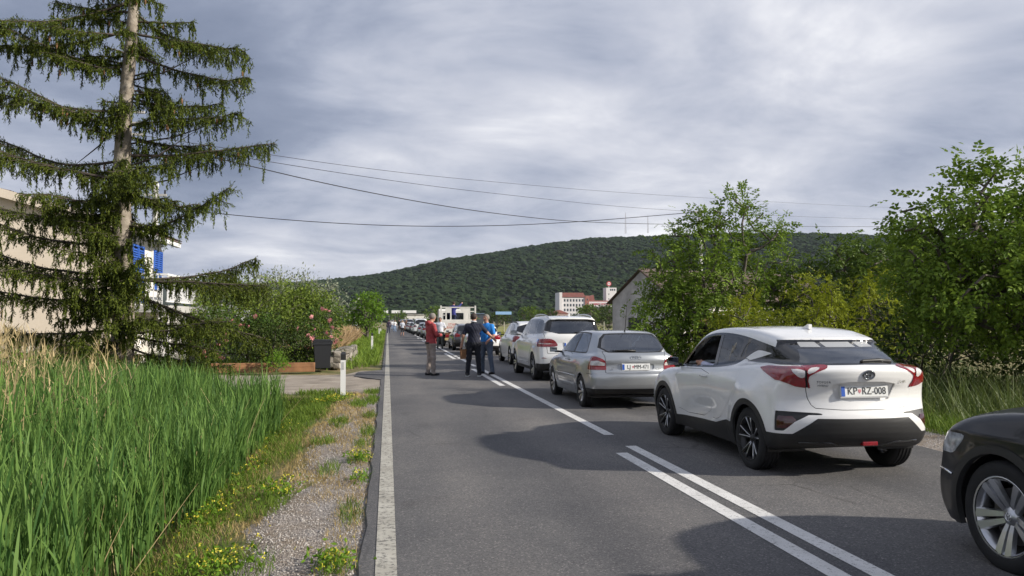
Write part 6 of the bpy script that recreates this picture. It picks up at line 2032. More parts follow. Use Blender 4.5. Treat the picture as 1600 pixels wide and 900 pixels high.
def bin_beam_wall():
    b = thing('wheelie_bin', 'black wheeled rubbish bin at the end of the timber edging', 'bin', (-2.15, 27.4, 0.0), radians(8))
    Mb = material('black bin plastic', (0.018, 0.02, 0.024), 0.45)
    m = MB(); lo, hi = (0.23, 0.26), (0.29, 0.34)
    V = [(sx * lo[0], sy * lo[1], 0.06) for sx, sy in ((-1, -1), (1, -1), (1, 1), (-1, 1))] + [(sx * hi[0], sy * hi[1], 0.92) for sx, sy in ((-1, -1), (1, -1), (1, 1), (-1, 1))]
    m.add(V, [(0, 1, 2, 3), (0, 1, 5, 4), (1, 2, 6, 5), (2, 3, 7, 6), (3, 0, 4, 7)]).build('tub', Mb, b)
    MB().box(-0.32, 0.32, -0.38, 0.36, 0.925, 0.965, 0.012).box(-0.28, 0.28, -0.33, 0.3, 0.965, 1.0, 0.012).build('lid', Mb, b)
    MB().box(-0.31, 0.31, -0.365, -0.345, 0.84, 0.92).build('rim', Mb, b)
    MB().tube([(-0.24, 0.40, 0.95), (0.24, 0.40, 0.95)], 0.016, 8).build('handle', Mb, b)
    for s in (-1, 1): MB().lathe([(0, -0.03), (0.09, -0.03), (0.1, 0), (0.09, 0.03), (0, 0.03)], 16, 'x').build('wheel', M_rubber, b, (s * 0.26, 0.28, 0.10))
    t = thing('timber_edging', 'orange brown timber beams edging the garden bed', 'beam', (-5.6, 26.35, -0.02), radians(2.5))
    for z, x0, x1 in ((0.0, 0.0, 1.75), (0.0, 1.76, 3.3), (0.151, 0.12, 2.3), (0.151, 2.31, 3.3)):
        MB().box(x0, x1, random.uniform(-.006, .006), 0.16, z, z + 0.148, 0.012).build('beam', M_timber, t)
    w = thing('stone_wall', 'low ruined stone wall running along the verge past the bin', 'wall', (0, 0, 0))
    Mst = [material('wall stone %d' % k, c, 0.92, var=0.25, vscale=5, bump=0.5, bscale=14) for k, c in enumerate(((0.25, 0.225, 0.185), (0.16, 0.15, 0.125), (0.33, 0.30, 0.26)))]
    bm = bmesh.new(); bmesh.ops.create_cube(bm, size=1); bmesh.ops.bevel(bm, geom=bm.edges[:], offset=0.13, segments=2, affect='EDGES')
    for v in bm.verts: v.co += Vector((random.uniform(-.05, .05), random.uniform(-.05, .05), random.uniform(-.05, .05)))
    bm.verts.index_update()
    meshes = []
    base = [v.co.copy() for v in bm.verts]; faces = [[v.index for v in f.verts] for f in bm.faces]; bm.free()
    for mt in Mst:
        meshes.append(new_mesh('stone', [tuple(c) for c in base], faces, False, None, mt))
    rng = random.Random(3)
    for r in range(3):
        y = 28.0
        while y < 34.5:
            l = rng.uniform(0.26, 0.5)
            for k in range(2):
                x = -1.95 + (y - 28) * 0.045 + k * 0.26 + rng.uniform(-.03, .03)
                if r == 2 and rng.random() < 0.35: continue
                o = link('stone', rng.choice(meshes), w, (x, y + l / 2, 0.10 + r * 0.19 + rng.uniform(-.02, .02)), (rng.uniform(-.1, .1), rng.uniform(-.1, .1), rng.choice((0, pi)) + rng.uniform(-.12, .12)))
                o.scale = (rng.uniform(0.25, 0.30), l, rng.uniform(0.18, 0.23))
            y += l + 0.01
bin_beam_wall()

def meadow_fence():
    """thin stakes of the vineyard fence beyond the meadow"""
    sm = MB().box(-0.05, 0.05, -0.05, 0.05, 0, 1.7)
    me = new_mesh('fence_stake', sm.v, sm.f, False, None, material('pale stake', (0.46, 0.44, 0.38), 0.9))
    f = thing('stake_fence', 'row of thin pale stakes along the far side of the meadow', 'fence', (0, 118, -0.2))
    for k in range(26):
        link('stake', me, f, (11 + k * 1.55, 0.06 * k, 0))
    for z in (0.6, 1.2):
        MB().tube([(11, 0, z), (49.8, 1.5, z)], 0.012, 4).build('fence_wire', M_concrete, f)
meadow_fence()

def build_haze():
    """thin air between the camera and the hill"""
    o = MB().box(-3150, 3150, -350, 3600, -2.0, 215).build('haze', None)
    m = bpy.data.materials.new('thin blue haze'); m.use_nodes = True
    nt = m.node_tree; nt.nodes.clear()
    out = _node(nt, 'ShaderNodeOutputMaterial'); v = _node(nt, 'ShaderNodeVolumePrincipled')
    v.inputs['Color'].default_value = (0.72, 0.80, 0.95, 1); v.inputs['Density'].default_value = 0.00006; v.inputs['Anisotropy'].default_value = 0.2
    nt.links.new(v.outputs[0], out.inputs['Volume'])
    o.data.materials.append(m)
    tag(o, 'thin bluish haze filling the valley up to the hill', 'haze', None, 'stuff')
build_haze()
# ================================================================ plants
def reeds():
    rng = np.random.default_rng(21)
    parts = []
    n = 9600
    # denser towards the verge where the camera sees the front of the stand
    x = -1.62 - 5.6 * rng.random(n) ** 1.5
    y = 3.2 + 15.6 * rng.random(n) ** 0.9
    edge = -1.66 - 0.12 * np.sin(y * 1.3) - 0.10 * np.sin(y * 3.7 + 1) - 2.2 * smooth(12.0, 17.5, y)
    keep = (x < edge) & (x > -7.5)
    x, y, edge = x[keep], y[keep], edge[keep]
    n = len(x)
    inset = np.clip((edge - x) / 1.5, 0, 1)
    z = gz(x, y)
    H = (0.72 + 0.55 * inset + 0.10 * np.sin(y * 0.8 + x)) * rng.uniform(0.72, 1.15, n)
    H = np.minimum(H, (1.62 - 0.066 * y + 0.45 * smooth(-0.32, -0.44, x / y)) * rng.uniform(0.86, 1.04, n) - z)
    H = np.maximum(H, 0.35)
    P = np.stack([x, y, z], 1)
    az = rng.uniform(0, 2 * pi, n); tl = np.abs(rng.normal(0, 0.06, n))
    parts.append(ribbons(P, H, np.full(n, 0.011), az, tl, rng.uniform(0, 0.12, n), 3, 0.3, base_w=0.8, rng=rng))
    for k in range(7):
        f = 0.18 + 0.12 * k + rng.uniform(-0.04, 0.04, n)
        Q = P + np.stack([np.cos(az) * np.sin(tl) * H * f, np.sin(az) * np.sin(tl) * H * f, H * f * np.cos(tl)], 1)
        L = rng.uniform(0.26, 0.48, n) * (0.75 + 0.35 * inset)
        a2 = rng.uniform(0, 2 * pi, n)
        parts.append(ribbons(Q, L, rng.uniform(0.010, 0.019, n), a2, rng.uniform(0.06, 0.34, n), rng.uniform(0.05, 0.8, n) ** 1.6, 3, 0.03, base_w=0.55, rng=rng))
    V, F = merge(parts)
    o = link('reed_bed', new_mesh('reed_bed', V, F, False, None, M_reed))
    tag(o, 'dense green reeds filling the ditch at lower left', 'reeds', None, 'stuff')
    # last year's dry stems with feathery heads, further back
    n = 1300
    x = rng.uniform(-9.5, -3.0, n); y = 6.0 + 11.5 * rng.random(n)
    keep = (x / y < -0.30)
    x, y = x[keep], y[keep]; n = len(x)
    P = np.stack([x, y, gz(x, y)], 1)
    H = rng.uniform(1.0, 1.75, n) + 0.55 * smooth(-0.36, -0.46, x / y); az = rng.uniform(0, 2 * pi, n); tl = np.abs(rng.normal(0, 0.10, n)) + np.where(rng.random(n) < 0.06, 0.7, 0)
    parts = [ribbons(P, H, rng.uniform(0.008, 0.013, n), az, tl, rng.uniform(0, 0.2, n), 4, 0.35, base_w=0.9, rng=rng)]
    for k in range(4):
        f = rng.uniform(0.25, 0.9, n)
        Q = P + np.stack([np.cos(az) * np.sin(tl) * H * f, np.sin(az) * np.sin(tl) * H * f, H * f * np.cos(tl)], 1)
        parts.append(ribbons(Q, rng.uniform(0.2, 0.45, n), rng.uniform(0.008, 0.016, n), rng.uniform(0, 2 * pi, n), rng.uniform(0.2, 0.7, n), rng.uniform(0.3, 1.6, n), 3, 0.05, rng=rng))
    m2 = 420
    xx = rng.uniform(-4.5, -1.75, m2); yy = rng.uniform(4.0, 13.5, m2)
    parts.append(ribbons(np.stack([xx, yy, gz(xx, yy)], 1), rng.uniform(0.5, 1.15, m2), rng.uniform(0.006, 0.012, m2), rng.uniform(0, 2 * pi, m2), np.abs(rng.normal(0, 0.3, m2)), rng.uniform(0, 0.6, m2), 3, 0.3, rng=rng))
    sel = rng.random(n) < 0.18
    T = P + np.stack([np.cos(az) * np.sin(tl) * H, np.sin(az) * np.sin(tl) * H, H * np.cos(tl)], 1)
    T = T[sel]
    for k in range(7):
        m = len(T)
        parts.append(ribbons(T - np.array([0, 0, 0.10]) + rng.normal(size=(m, 3)) * np.array([.02, .02, .05]), rng.uniform(0.10, 0.22, m), rng.uniform(0.012, 0.022, m), rng.uniform(0, 2 * pi, m), rng.uniform(0.1, 0.5, m), rng.uniform(0.2, 0.9, m), 2, 0.1, rng=rng))
    V, F = merge([(a, b) for a, b in parts])
    o = link('dry_reeds', new_mesh('dry_reeds', V, F, False, None, M_dryreed))
    tag(o, 'tall straw coloured dead reeds rising behind the green ones', 'reeds', None, 'stuff')
reeds()

def turf(name, label, x0, x1, y0, y1, n, h0, h1, mat, seed, mask=None, w=0.007, cat='grass', clump=0.0, seg=2):
    rng = np.random.default_rng(seed)
    x = rng.uniform(x0, x1, n); y = rng.uniform(y0, y1, n)
    if clump:
        cx = rng.uniform(x0, x1, max(3, n // 60)); cy = rng.uniform(y0, y1, max(3, n // 60))
        k = rng.integers(0, len(cx), n)
        x = cx[k] + rng.normal(0, clump, n); y = cy[k] + rng.normal(0, clump, n)
    if mask is not None:
        m = mask(x, y, rng); x, y = x[m], y[m]
    n = len(x)
    P = np.stack([x, y, gz(x, y) - 0.005], 1)
    d = np.maximum(1, y / 9.0)
    V, F = ribbons(P, rng.uniform(h0, h1, n), rng.uniform(0.7, 1.3, n) * w * d, rng.uniform(0, 2 * pi, n), rng.uniform(0.05, 0.6, n), rng.uniform(0.1, 1.1, n), seg, 0.08, base_w=0.8, rng=rng)
    o = link(name, new_mesh(name, V, F, False, None, mat))
    return tag(o, label, cat, None, 'stuff')

def patches(pts):
    """grass mask: blobs (x,y,rx,ry)"""
    def f(x, y, rng):
        s = np.zeros(len(x))
        for a, b, rx, ry in pts:
            s = np.maximum(s, 1.15 - np.hypot((x - a) / rx, (y - b) / ry))
        return s > rng.random(len(x)) * 0.6
    return f
GREEN = [(-0.62, 9.0, 0.12, 0.5), (-0.75, 13.2, 0.16, 0.7), (-0.85, 11.2, 0.18, 0.5), (-0.55, 16.0, 0.2, 0.7), (-0.30, 7.0, 0.1, 0.5), (-0.31, 10.8, 0.12, 0.5), (-1.45, 3.6, 0.40, 1.2), (-1.05, 5.6, 0.32, 0.42), (-1.5, 5.8, 0.35, 1.3), (-1.12, 7.5, 0.26, 0.55), (-1.5, 8.0, 0.34, 1.6), (-1.35, 10.6, 0.28, 1.2), (-1.55, 12.6, 0.42, 1.7), (-1.35, 14.6, 0.35, 1.0), (-1.75, 15.5, 0.7, 1.5), (-1.3, 17.6, 0.6, 0.9), (-2.2, 17.4, 0.8, 1.1), (-1.55, 19.2, 0.55, 0.5),
         (-0.33, 5.5, 0.14, 0.26), (-0.26, 8.5, 0.10, 0.25), (-0.32, 9.6, 0.16, 0.28), (-0.27, 12.0, 0.12, 0.6), (-0.30, 14.0, 0.13, 0.4), (-0.30, 16.8, 0.14, 0.9), (-0.34, 18.6, 0.2, 0.5)]
DRY = [(-0.55, 8.2, 0.2, 0.9), (-0.6, 11.5, 0.22, 1.2), (-0.6, 14.5, 0.25, 1.4), (-0.85, 8.8, 0.2, 0.5), (-0.30, 5.4, 0.16, 1.2), (-0.32, 7.2, 0.16, 1.6), (-0.30, 10.5, 0.16, 1.6), (-0.34, 13.5, 0.2, 1.6), (-1.15, 6.8, 0.2, 0.5), (-1.0, 9.7, 0.25, 0.9), (-0.95, 12.2, 0.3, 1.4), (-0.9, 15.0, 0.36, 1.2), (-0.8, 17.5, 0.4, 1.3), (-1.5, 6.9, 0.35, 2.5), (-1.5, 11, 0.35, 2.5), (-0.7, 4.4, 0.2, 0.6)]
turf('verge_grass', 'green grass tufts between the reeds and the gravel', -2.9, -0.18, 2.8, 19.8, 62000, 0.05, 0.17, M_grass, 31, patches(GREEN), 0.006)
turf('dry_verge_grass', 'short straw coloured grass along the gravel shoulder', -2.2, -0.18, 3.0, 19.6, 46000, 0.03, 0.09, M_drygrass, 32, patches(DRY), 0.005)
turf('bank_grass', 'bright grass bank along the road past the dirt track', -7.0, -0.28, 28.0, 130, 46000, 0.12, 0.42, M_bankgrass, 33, lambda x, y, r: (r.random(len(x)) < np.clip(40 / y, 0.2, 1)) & (x < -0.30 - 0.5 * np.exp(-((y - 28) / 1.3) ** 2)), 0.010)
turf('roadside_grass', 'lush grass strip beyond the right gravel shoulder', 7.85, 10.6, 5.0, 30.0, 30000, 0.12, 0.45, M_grass, 34, lambda x, y, r: x > 7.95 + 0.2 * np.sin(y * 1.7) + r.random(len(x)) * 0.15, 0.008)
turf('tall_roadside_grass', 'tall rank grass under the right hand trees', 8.7, 15.0, 6.0, 30.0, 15000, 0.55, 1.25, material('rank grass', (0.065, 0.105, 0.022), 0.55, spec=0.3, transl=0.3, island=0.3, island_color=(0.14, 0.17, 0.045)), 35, None, 0.011, seg=3)
turf('dry_grass_patch', 'patch of tall buff coloured grass before the round tree', -5.6, -2.3, 38, 66, 9000, 0.7, 1.3, material('buff tall grass', (0.42, 0.29, 0.15), 0.75, spec=0.2, transl=0.2, island=0.25, island_color=(0.52, 0.38, 0.22)), 36, None, 0.012)
turf('meadow_grass', 'yellow green meadow grass right of the queue', 9.6, 40, 44, 116, 15000, 0.25, 0.6, material('meadow blade', (0.16, 0.19, 0.035), 0.6, transl=0.25, island=0.3, island_color=(0.26, 0.25, 0.06)), 37, None, 0.012)

def yellow_flowers():
    rng = np.random.default_rng(8)
    spots = [(-1.5, 7.5, 0.16, 0.75, 90), (-1.02, 7.9, 0.16, 0.28, 70), (-0.33, 9.6, 0.13, 0.25, 45), (-0.36, 5.5, 0.12, 0.2, 55), (-1.1, 5.6, 0.24, 0.3, 90), (-1.08, 16.8, 0.34, 0.35, 130), (-1.55, 9.6, 0.12, 0.8, 50), (-1.65, 12.8, 0.2, 0.9, 40), (-0.28, 8.3, 0.08, 0.2, 18)]
    tv = np.array([(0, 0, 0), (1, 0.25, 0.35), (0.3, 1, 0.3), (0, 0, 0.2), (-1, -0.1, 0.35), (-0.2, -1, 0.3)]); tf = np.array([(0, 1, 3, 2), (0, 4, 3, 5)])
    for i, (x, y, rx, ry, n) in enumerate(spots):
        X = x + rng.normal(0, rx * 0.6, n); Y = y + rng.normal(0, ry * 0.6, n)
        P = np.stack([X, Y, gz(X, Y) + rng.uniform(0.05, 0.16, n)], 1)
        V, F = scatter(tv, tf, P, rand_frames(n, rng), rng.uniform(0.007, 0.014, n) * (1 + y / 22))
        t = thing('yellow_flowers', FLOWER_LABELS[i], 'flowers', (x, y, float(gz(x, y))), 0, 'clumps of yellow wildflowers on the verge')
        o = link('blossoms', new_mesh('blossoms', V - np.array([x, y, float(gz(x, y))]), F, False, None, material('yellow petal', (0.62, 0.55, 0.05), 0.6, island=0.25, transl=0.2)), t)
        o['kind'] = 'stuff'
        m = n
        lv, lf = scatter(LEAF_V, LEAF_F, np.stack([x + rng.normal(0, rx * 0.6, m * 3), y + rng.normal(0, ry * 0.6, m * 3), gz(x, y) + rng.uniform(0.01, 0.12, m * 3)], 1), rand_frames(m * 3, rng), rng.uniform(0.03, 0.06, m * 3))
        o = link('leaves', new_mesh('leaves', lv - np.array([x, y, float(gz(x, y))]), lf, False, None, M_brightleaf), t)
        o['kind'] = 'stuff'
FLOWER_LABELS = ['long drift of yellow flowers along the reed edge', 'yellow flowers on the round grass tuft beside the gravel', 'small yellow clump touching the asphalt edge midway', 'yellow clump in the gravel nearest the camera by the asphalt', 'yellow flowers on the tuft at the bottom left of the gravel', 'yellow patch at the foot of the nearest marker post', 'sparse yellow flowers on the slope behind the long drift', 'few yellow flowers in the grass before the dirt track', 'tiny yellow clump at the asphalt edge near the camera']
yellow_flowers()

def loose_gravel():
    rng = np.random.default_rng(12)
    bm = bmesh.new(); bmesh.ops.create_icosphere(bm, subdivisions=1, radius=1)
    tv = np.array([v.co[:] for v in bm.verts]); tf = np.array([[v.index for v in f.verts] for f in bm.faces]); bm.free()
    parts = []
    for k in range(4):
        q = tv * (1 + 0.25 * rng.normal(size=(len(tv), 1)).clip(-1.2, 1.2)) * np.array([1, 0.8, 0.6])
        n = 1900
        y = 4.2 + 13.5 * rng.random(n) ** 1.6; x = rng.uniform(-1.02, -0.19, n)
        P = np.stack([x, y, gz(x, y) + 0.012], 1)
        M = np.einsum('nij,njk->nik', np.repeat(np.eye(3)[None], n, 0), rand_frames(n, rng))
        parts.append(scatter(q, tf, P, M, rng.uniform(0.003, 0.009, n) * np.where(rng.random(n) < 0.03, 1.7, 1)))
    n = 2600
    y = rng.uniform(6.5, 14, n); x = rng.uniform(6.75, 8.2, n)
    parts.append(scatter(tv * np.array([1, .8, .6]), tf, np.stack([x, y, gz(x, y) + 0.012], 1), rand_frames(n, rng), rng.uniform(0.006, 0.016, n)))
    V, F = merge(parts)
    o = link('loose_gravel', new_mesh('loose_gravel', V, F, False, None, material('loose stone', (0.28, 0.255, 0.235), 0.9, island=0.4, island_color=(0.48, 0.45, 0.42))))
    tag(o, 'loose pale gravel stones strewn on the road shoulders', 'gravel', None, 'stuff')
loose_gravel()

# ---------------------------------------------------------------- the spruce
def spruce():
    rng = np.random.default_rng(77)
    bx, by = -5.30, 17.0
    base = np.array([bx, by, -0.45])
    t = thing('spruce_tree', 'tall shaggy spruce with hanging twigs in front of the cream house', 'tree', tuple(base))
    H = 11.6
    zs = np.linspace(0, H, 26)
    trunk = [(0.05 * sin(z * 0.9) + 0.012 * z, 0.04 * sin(z * 0.7 + 1), z) for z in zs]
    MB().tube(trunk, [0.235 * (1 - z / H) ** 0.75 + 0.012 + 0.06 * max(0, 1 - z / 0.8) for z in zs], 12).build('trunk', M_sprucebark, t, smooth=True)
    ax = lambda z: np.array([0.05 * sin(z * 0.9) + 0.012 * z, 0.04 * sin(z * 0.7 + 1), z])
    L = []
    # limbs seen in the photograph: (start height, tip x, tip z, tip y, droop) relative to the base
    key = [(8.35, 2.05, 7.6, .3, .25), (7.9, 2.75, 7.55, -.4, .15), (7.5, 2.7, 7.25, .5, .2), (6.6, 2.15, 6.45, .2, .25), (6.0, 2.75, 6.35, -.3, .05), (5.4, 3.45, 5.75, .2, .1), (3.9, 2.55, 4.95, -.5, .35), (4.6, 1.7, 4.6, .3, .3), (2.9, 2.85, 3.4, .6, .30), (2.9, 3.35, 2.85, -.2, .06), (2.7, 3.4, 1.75, .5, .12), (1.6, 2.0, 1.25, -.5, .2),
           (8.6, -2.55, 7.9, -.2, .2), (8.0, -2.9, 7.55, .4, .2), (7.2, -2.3, 7.9, -.3, .3), (6.3, -3.1, 6.75, .3, .2), (5.9, -2.6, 7.0, -.6, .2), (5.3, -2.8, 5.75, .4, .25), (4.9, -3.2, 5.5, -.3, .2), (4.3, -2.9, 4.5, .2, .25), (3.7, -2.7, 4.0, -.5, .25), (3.0, -2.8, 3.3, .4, .2), (2.4, -3.0, 2.75, -.2, .1), (1.9, -2.2, 1.9, .3, .2), (1.4, -1.6, 1.25, -.4, .2)]
    for z0, tx, tz, ty, dr in key:
        L.append((z0, np.array([tx * (0.87 if tx > 0 else 0.97), ty, tz]), dr))
    for z0 in np.concatenate([np.linspace(0.8, 4.6, 44), np.linspace(4.6, 8.4, 20), np.linspace(8.5, H - 0.3, 22)]):
        a = rng.uniform(0, 2 * pi) if rng.random() < 0.55 else rng.uniform(pi, 2 * pi)
        r = (2.5 * (1 - z0 / H) ** 0.55 + 0.25) * rng.uniform(0.30, 0.95)
        if 1.7 < z0 < 4.7 and cos(a) > 0.40 and rng.random() < 0.72:
            continue          # the gap through which the house shows
        if 1.7 < z0 < 4.7 and sin(a) < -0.5: r *= 0.6
        rise = rng.uniform(-0.15, 0.25) * r
        L.append((z0 + rng.uniform(-.1, .1), np.array([r * cos(a), r * sin(a), z0 + rise]), rng.uniform(0.1, 0.4)))
    for z0 in np.linspace(0.5, 5.2, 26):      # short leafy limbs close to the trunk, on the camera's side
        a = rng.uniform(1.12 * pi, 1.80 * pi); r = rng.uniform(0.35, 0.95)
        L.append((z0, np.array([r * cos(a), r * sin(a), z0 + rng.uniform(-0.1, 0.15)]), 0.2))
    for z0 in np.linspace(0.8, 10.2, 46):     # shorter boughs that fill the heart of the crown
        a = rng.uniform(0, 2 * pi); r = rng.uniform(0.45, 1.35) * (1 - 0.5 * z0 / H)
        if 2.2 < z0 < 4.4 and cos(a) > 0.5: continue
        L.append((z0, np.array([r * cos(a), r * sin(a), z0 + r * rng.uniform(-0.1, 0.35)]), 0.15))
    wood = MB(); SP = []; SD = []; SL = []
    def shoots(pts, step, l0, l1, spread, upf=0.22):
        seg = np.linalg.norm(np.diff(pts, axis=0), axis=1); s = np.concatenate([[0], np.cumsum(seg)])
        n = max(1, int(s[-1] / step))
        q = np.sort(rng.uniform(0, s[-1], n))
        P = np.stack([np.interp(q, s, pts[:, k]) for k in range(3)], 1)
        tan = pts[-1] - pts[0]; tan = tan / max(np.linalg.norm(tan), 1e-6)
        d = rng.normal(size=(n, 3)) * spread + np.array([0, 0, -1.0]) + tan * 0.25
        up = rng.random(n) < upf
        d[up] = rng.normal(size=(up.sum(), 3)) * 0.6 + tan * 0.8 + np.array([0, 0, 0.25])
        SP.append(P); SD.append(d); SL.append(rng.uniform(l0, l1, n) * np.where(up, 0.6, 1.0))
    for z0, tip, dr in L:
        p0 = ax(z0); ln = np.linalg.norm(tip - p0)
        ts = np.linspace(0, 1, 12); rng_d = rng.uniform(0.1, 0.5)
        C = np.array([p0 * (1 - u) + tip * u + np.array([0, 0, -dr * ln * rng_d * sin(pi * u) * (1 - 0.4 * u)]) for u in ts])
        C += np.cumsum(rng.normal(size=C.shape) * np.array([0.02, 0.02, 0.028]), axis=0) * ts[:, None]
        wood.tube([tuple(c) for c in C], [0.027 * (0.5 + ln / 5) * (1 - 0.85 * u) + 0.005 for u in ts], 5)
        bare = rng.uniform(0.06, 0.30)
        i0 = int(bare * 11)
        shoots(C[i0:], 0.009, 0.09, 0.22, 0.4, 0.5)
        m = int(ln / 0.115)
        for k in range(m):
            u = bare + (0.98 - bare) * (k + rng.random()) / m
            c = np.array([np.interp(u, ts, C[:, j]) for j in range(3)])
            tan = C[min(11, int(u * 11) + 1)] - C[int(u * 11)]; tan /= max(np.linalg.norm(tan), 1e-6)
            sd = np.cross(tan, (0, 0, 1)); sd /= max(np.linalg.norm(sd), 1e-6)
            sgn = 1 if k % 2 else -1
            l = (0.22 + 0.62 * sin(pi * min(1, (u - bare) / (1 - bare) * 0.75 + 0.2))) * rng.uniform(0.4, 1.1) * min(1, ln / 2.2)
            e = c + (sd * sgn * 0.70 + tan * 0.6) * l + np.array([0, 0, -0.30 * l])
            mid = (c + e) / 2 + np.array([0, 0, 0.05 * l])
            B_ = np.array([c, mid, e])
            wood.tube([tuple(x) for x in B_], [0.008, 0.006, 0.003], 3, False)
            shoots(B_, 0.019, 0.08, 0.19, 0.4, 0.35)
            for q in range(rng.integers(1, 4) if rng.random() < 0.8 else 0):
                v_ = rng.uniform(0.15, 1.0)
                p_ = B_[0] * (1 - v_) + B_[2] * v_
                hl = rng.uniform(0.08, 0.34) * (1.5 if rng.random() < 0.15 else 1.0)
                shoots(np.array([p_, p_ + np.array([rng.normal() * 0.03, rng.normal() * 0.03, -hl])]), 0.024, 0.09, 0.15, 0.22, 0.05)
    # a few dead bare limbs
    for z0, tx, tz in ((6.9, 1.5, 7.5), (5.1, 1.4, 5.9), (6.2, -1.0, 5.2), (5.6, 1.9, 6.2), (4.7, 1.6, 5.4)):
        p0 = ax(z0); tip = np.array([tx, rng.uniform(-.5, .5), tz])
        wood.tube([tuple(p0), tuple((p0 + tip) / 2 + np.array([0, 0, -0.1])), tuple(tip)], [0.022, 0.015, 0.005], 5)
    wood.build('limbs', material('spruce limb bark', (0.07, 0.055, 0.045), 0.9), t, smooth=True, fix=False)
    P = np.concatenate(SP); D = np.concatenate(SD); S = np.concatenate(SL)
    # one shoot: a stalk set with needles pointing forward
    tv, tf = [], []
    for k in range(5):
        y0 = 0.04 + 0.19 * k; ph = k * 2.4
        ca, sa = cos(ph), sin(ph)
        i = len(tv)
        tv += [(0.06 * sa, y0 - 0.11, -0.06 * ca), (-0.06 * sa, y0 + 0.11, 0.06 * ca), (0.19 * ca, y0 + 0.26, 0.19 * sa)]
        tf.append((i, i + 1, i + 2))
    i = len(tv); tv += [(0.022, 0, 0), (-0.022, 0, 0), (0, 1.05, 0)]; tf.append((i, i + 1, i + 2))
    tv = np.array(tv); tf = np.array(tf)
    V, F = scatter(tv, tf, P, frames_from(D, rng), S)
    c = link('crown', new_mesh('crown', V, F, False, None, M_needle), t)
    c['kind'] = 'stuff'
    # hanging brown cones near the upper tips
    m = 110
    idx = rng.choice(np.where(P[:, 2] > 5.2)[0], m)
    cone = MB().lathe([(0.0, 0.0), (0.016, -0.012), (0.021, -0.05), (0.015, -0.10), (0.0, -0.125)], 6)
    tv = np.array(cone.v); tf = np.array(cone.f)
    V, F = scatter(tv, tf, P[idx] + np.array([0, 0, -0.03]), np.repeat(np.eye(3)[None], m, 0), np.full(m, 1.0))
    c = link('cones', new_mesh('cones', V, F, True, None, material('spruce cone', (0.17, 0.085, 0.04), 0.8)), t)
    c['kind'] = 'stuff'
spruce()

# ---------------------------------------------------------------- trees and bushes
CV = (COMP_V, COMP_F)
broadleaf('walnut_tree', 'walnut tree in front of the old building right of the queue', (10.75, 24.5, -0.25),
          [((-2.1, -0.3, 1.9), (1.2, 1.0, 1.2)), ((-0.2, 0, 2.6), (2.5, 2.0, 1.7)), ((-0.6, 0, 4.5), (1.3, 1.2, 1.3)), ((1.5, 0.2, 4.3), (1.0, 1.0, 1.2)), ((0.3, 0, 5.4), (0.7, 0.7, 0.8)), ((-1.9, 0, 3.4), (0.9, 0.9, 1.2)), ((2.3, 0, 2.4), (1.1, 1.2, 1.6))],
          460, 26, 0, 0.31, M_walnut, 0.17, 1.3, 101, template=CV, tip_spread=0.20, shell=0.35)
broadleaf('walnut_tree', 'large leaning walnut tree at the right edge of the picture', (12.6, 14.2, -0.25),
          [((0.0, 0, 3.1), (2.4, 2.0, 1.7)), ((-1.5, 0, 3.4), (1.3, 1.3, 1.2)), ((-0.4, 0, 4.5), (0.9, 0.9, 0.85)), ((1.6, 0, 4.2), (1.4, 1.4, 1.2)), ((-1.7, 0, 2.35), (1.2, 1.3, 0.9)), ((1.5, -0.3, 2.3), (1.8, 1.5, 1.0))],
          500, 27, 0, 0.30, M_walnut, 0.20, 1.2, 102, template=CV, tip_spread=0.20, shell=0.35, first=(0.5, 0, 1.3))
broadleaf('walnut_tree', 'third walnut filling the gap behind the two larger ones', (15.5, 23.0, -0.25),
          [((0, 0, 2.5), (2.6, 2.0, 1.7)), ((-1.2, 0, 3.5), (1.5, 1.3, 0.9)), ((1.5, 0, 3.9), (1.5, 1.3, 1.0))], 280, 30, 0, 0.36, M_walnut2, 0.16, 1.0, 103, template=CV, tip_spread=0.28, shell=0.3)
broadleaf('walnut_tree', 'dark walnut behind the right edge tree', (19.5, 21.5, -0.25),
          [((0, 0, 2.6), (2.8, 2.2, 2.0)), ((0.5, 0, 4.2), (1.8, 1.5, 1.2))], 280, 30, 0, 0.36, M_walnut2, 0.18, 1.2, 104, template=CV, tip_spread=0.28, shell=0.3)
for i, (x, y, s, lab) in enumerate(((10.6, 19.0, 1.45, 'yellow green bush behind the roof of the two tone crossover'), (12.4, 19.4, 1.5, 'yellow green bush left of the big right walnut'), (9.7, 21.3, 1.2, 'yellow green bush right of the silver hatchback'))):
    broadleaf('bush', lab, (x, y, -0.25), [((0, 0, 0.9 * s), (0.9 * s, 0.9 * s, 0.9 * s)), ((0.3, 0, 1.7 * s), (0.5 * s, 0.5 * s, 0.55 * s))], 170, 24, 0, 0.19, M_yellowleaf, 0.05, 0.3, 110 + i, 'bush', 'yellow green bushes under the walnuts', tip_spread=0.16, template=CV, shell=0.3, trunk_name='stem')
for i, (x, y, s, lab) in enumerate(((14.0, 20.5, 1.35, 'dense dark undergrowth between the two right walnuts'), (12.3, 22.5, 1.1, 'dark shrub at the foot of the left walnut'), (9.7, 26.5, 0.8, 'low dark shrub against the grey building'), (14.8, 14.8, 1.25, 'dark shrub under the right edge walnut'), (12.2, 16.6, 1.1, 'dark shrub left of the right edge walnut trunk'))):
    broadleaf('shrub', lab, (x, y, -0.25), [((0, 0, 1.0 * s), (1.5 * s, 1.1 * s, 1.1 * s))], 150, 34, 0, 0.15, M_darkleaf, 0.06, 0.3, 120 + i, 'shrub', 'dark shrubs under the right trees', tip_spread=0.2, shell=0.3, trunk_name='stem')
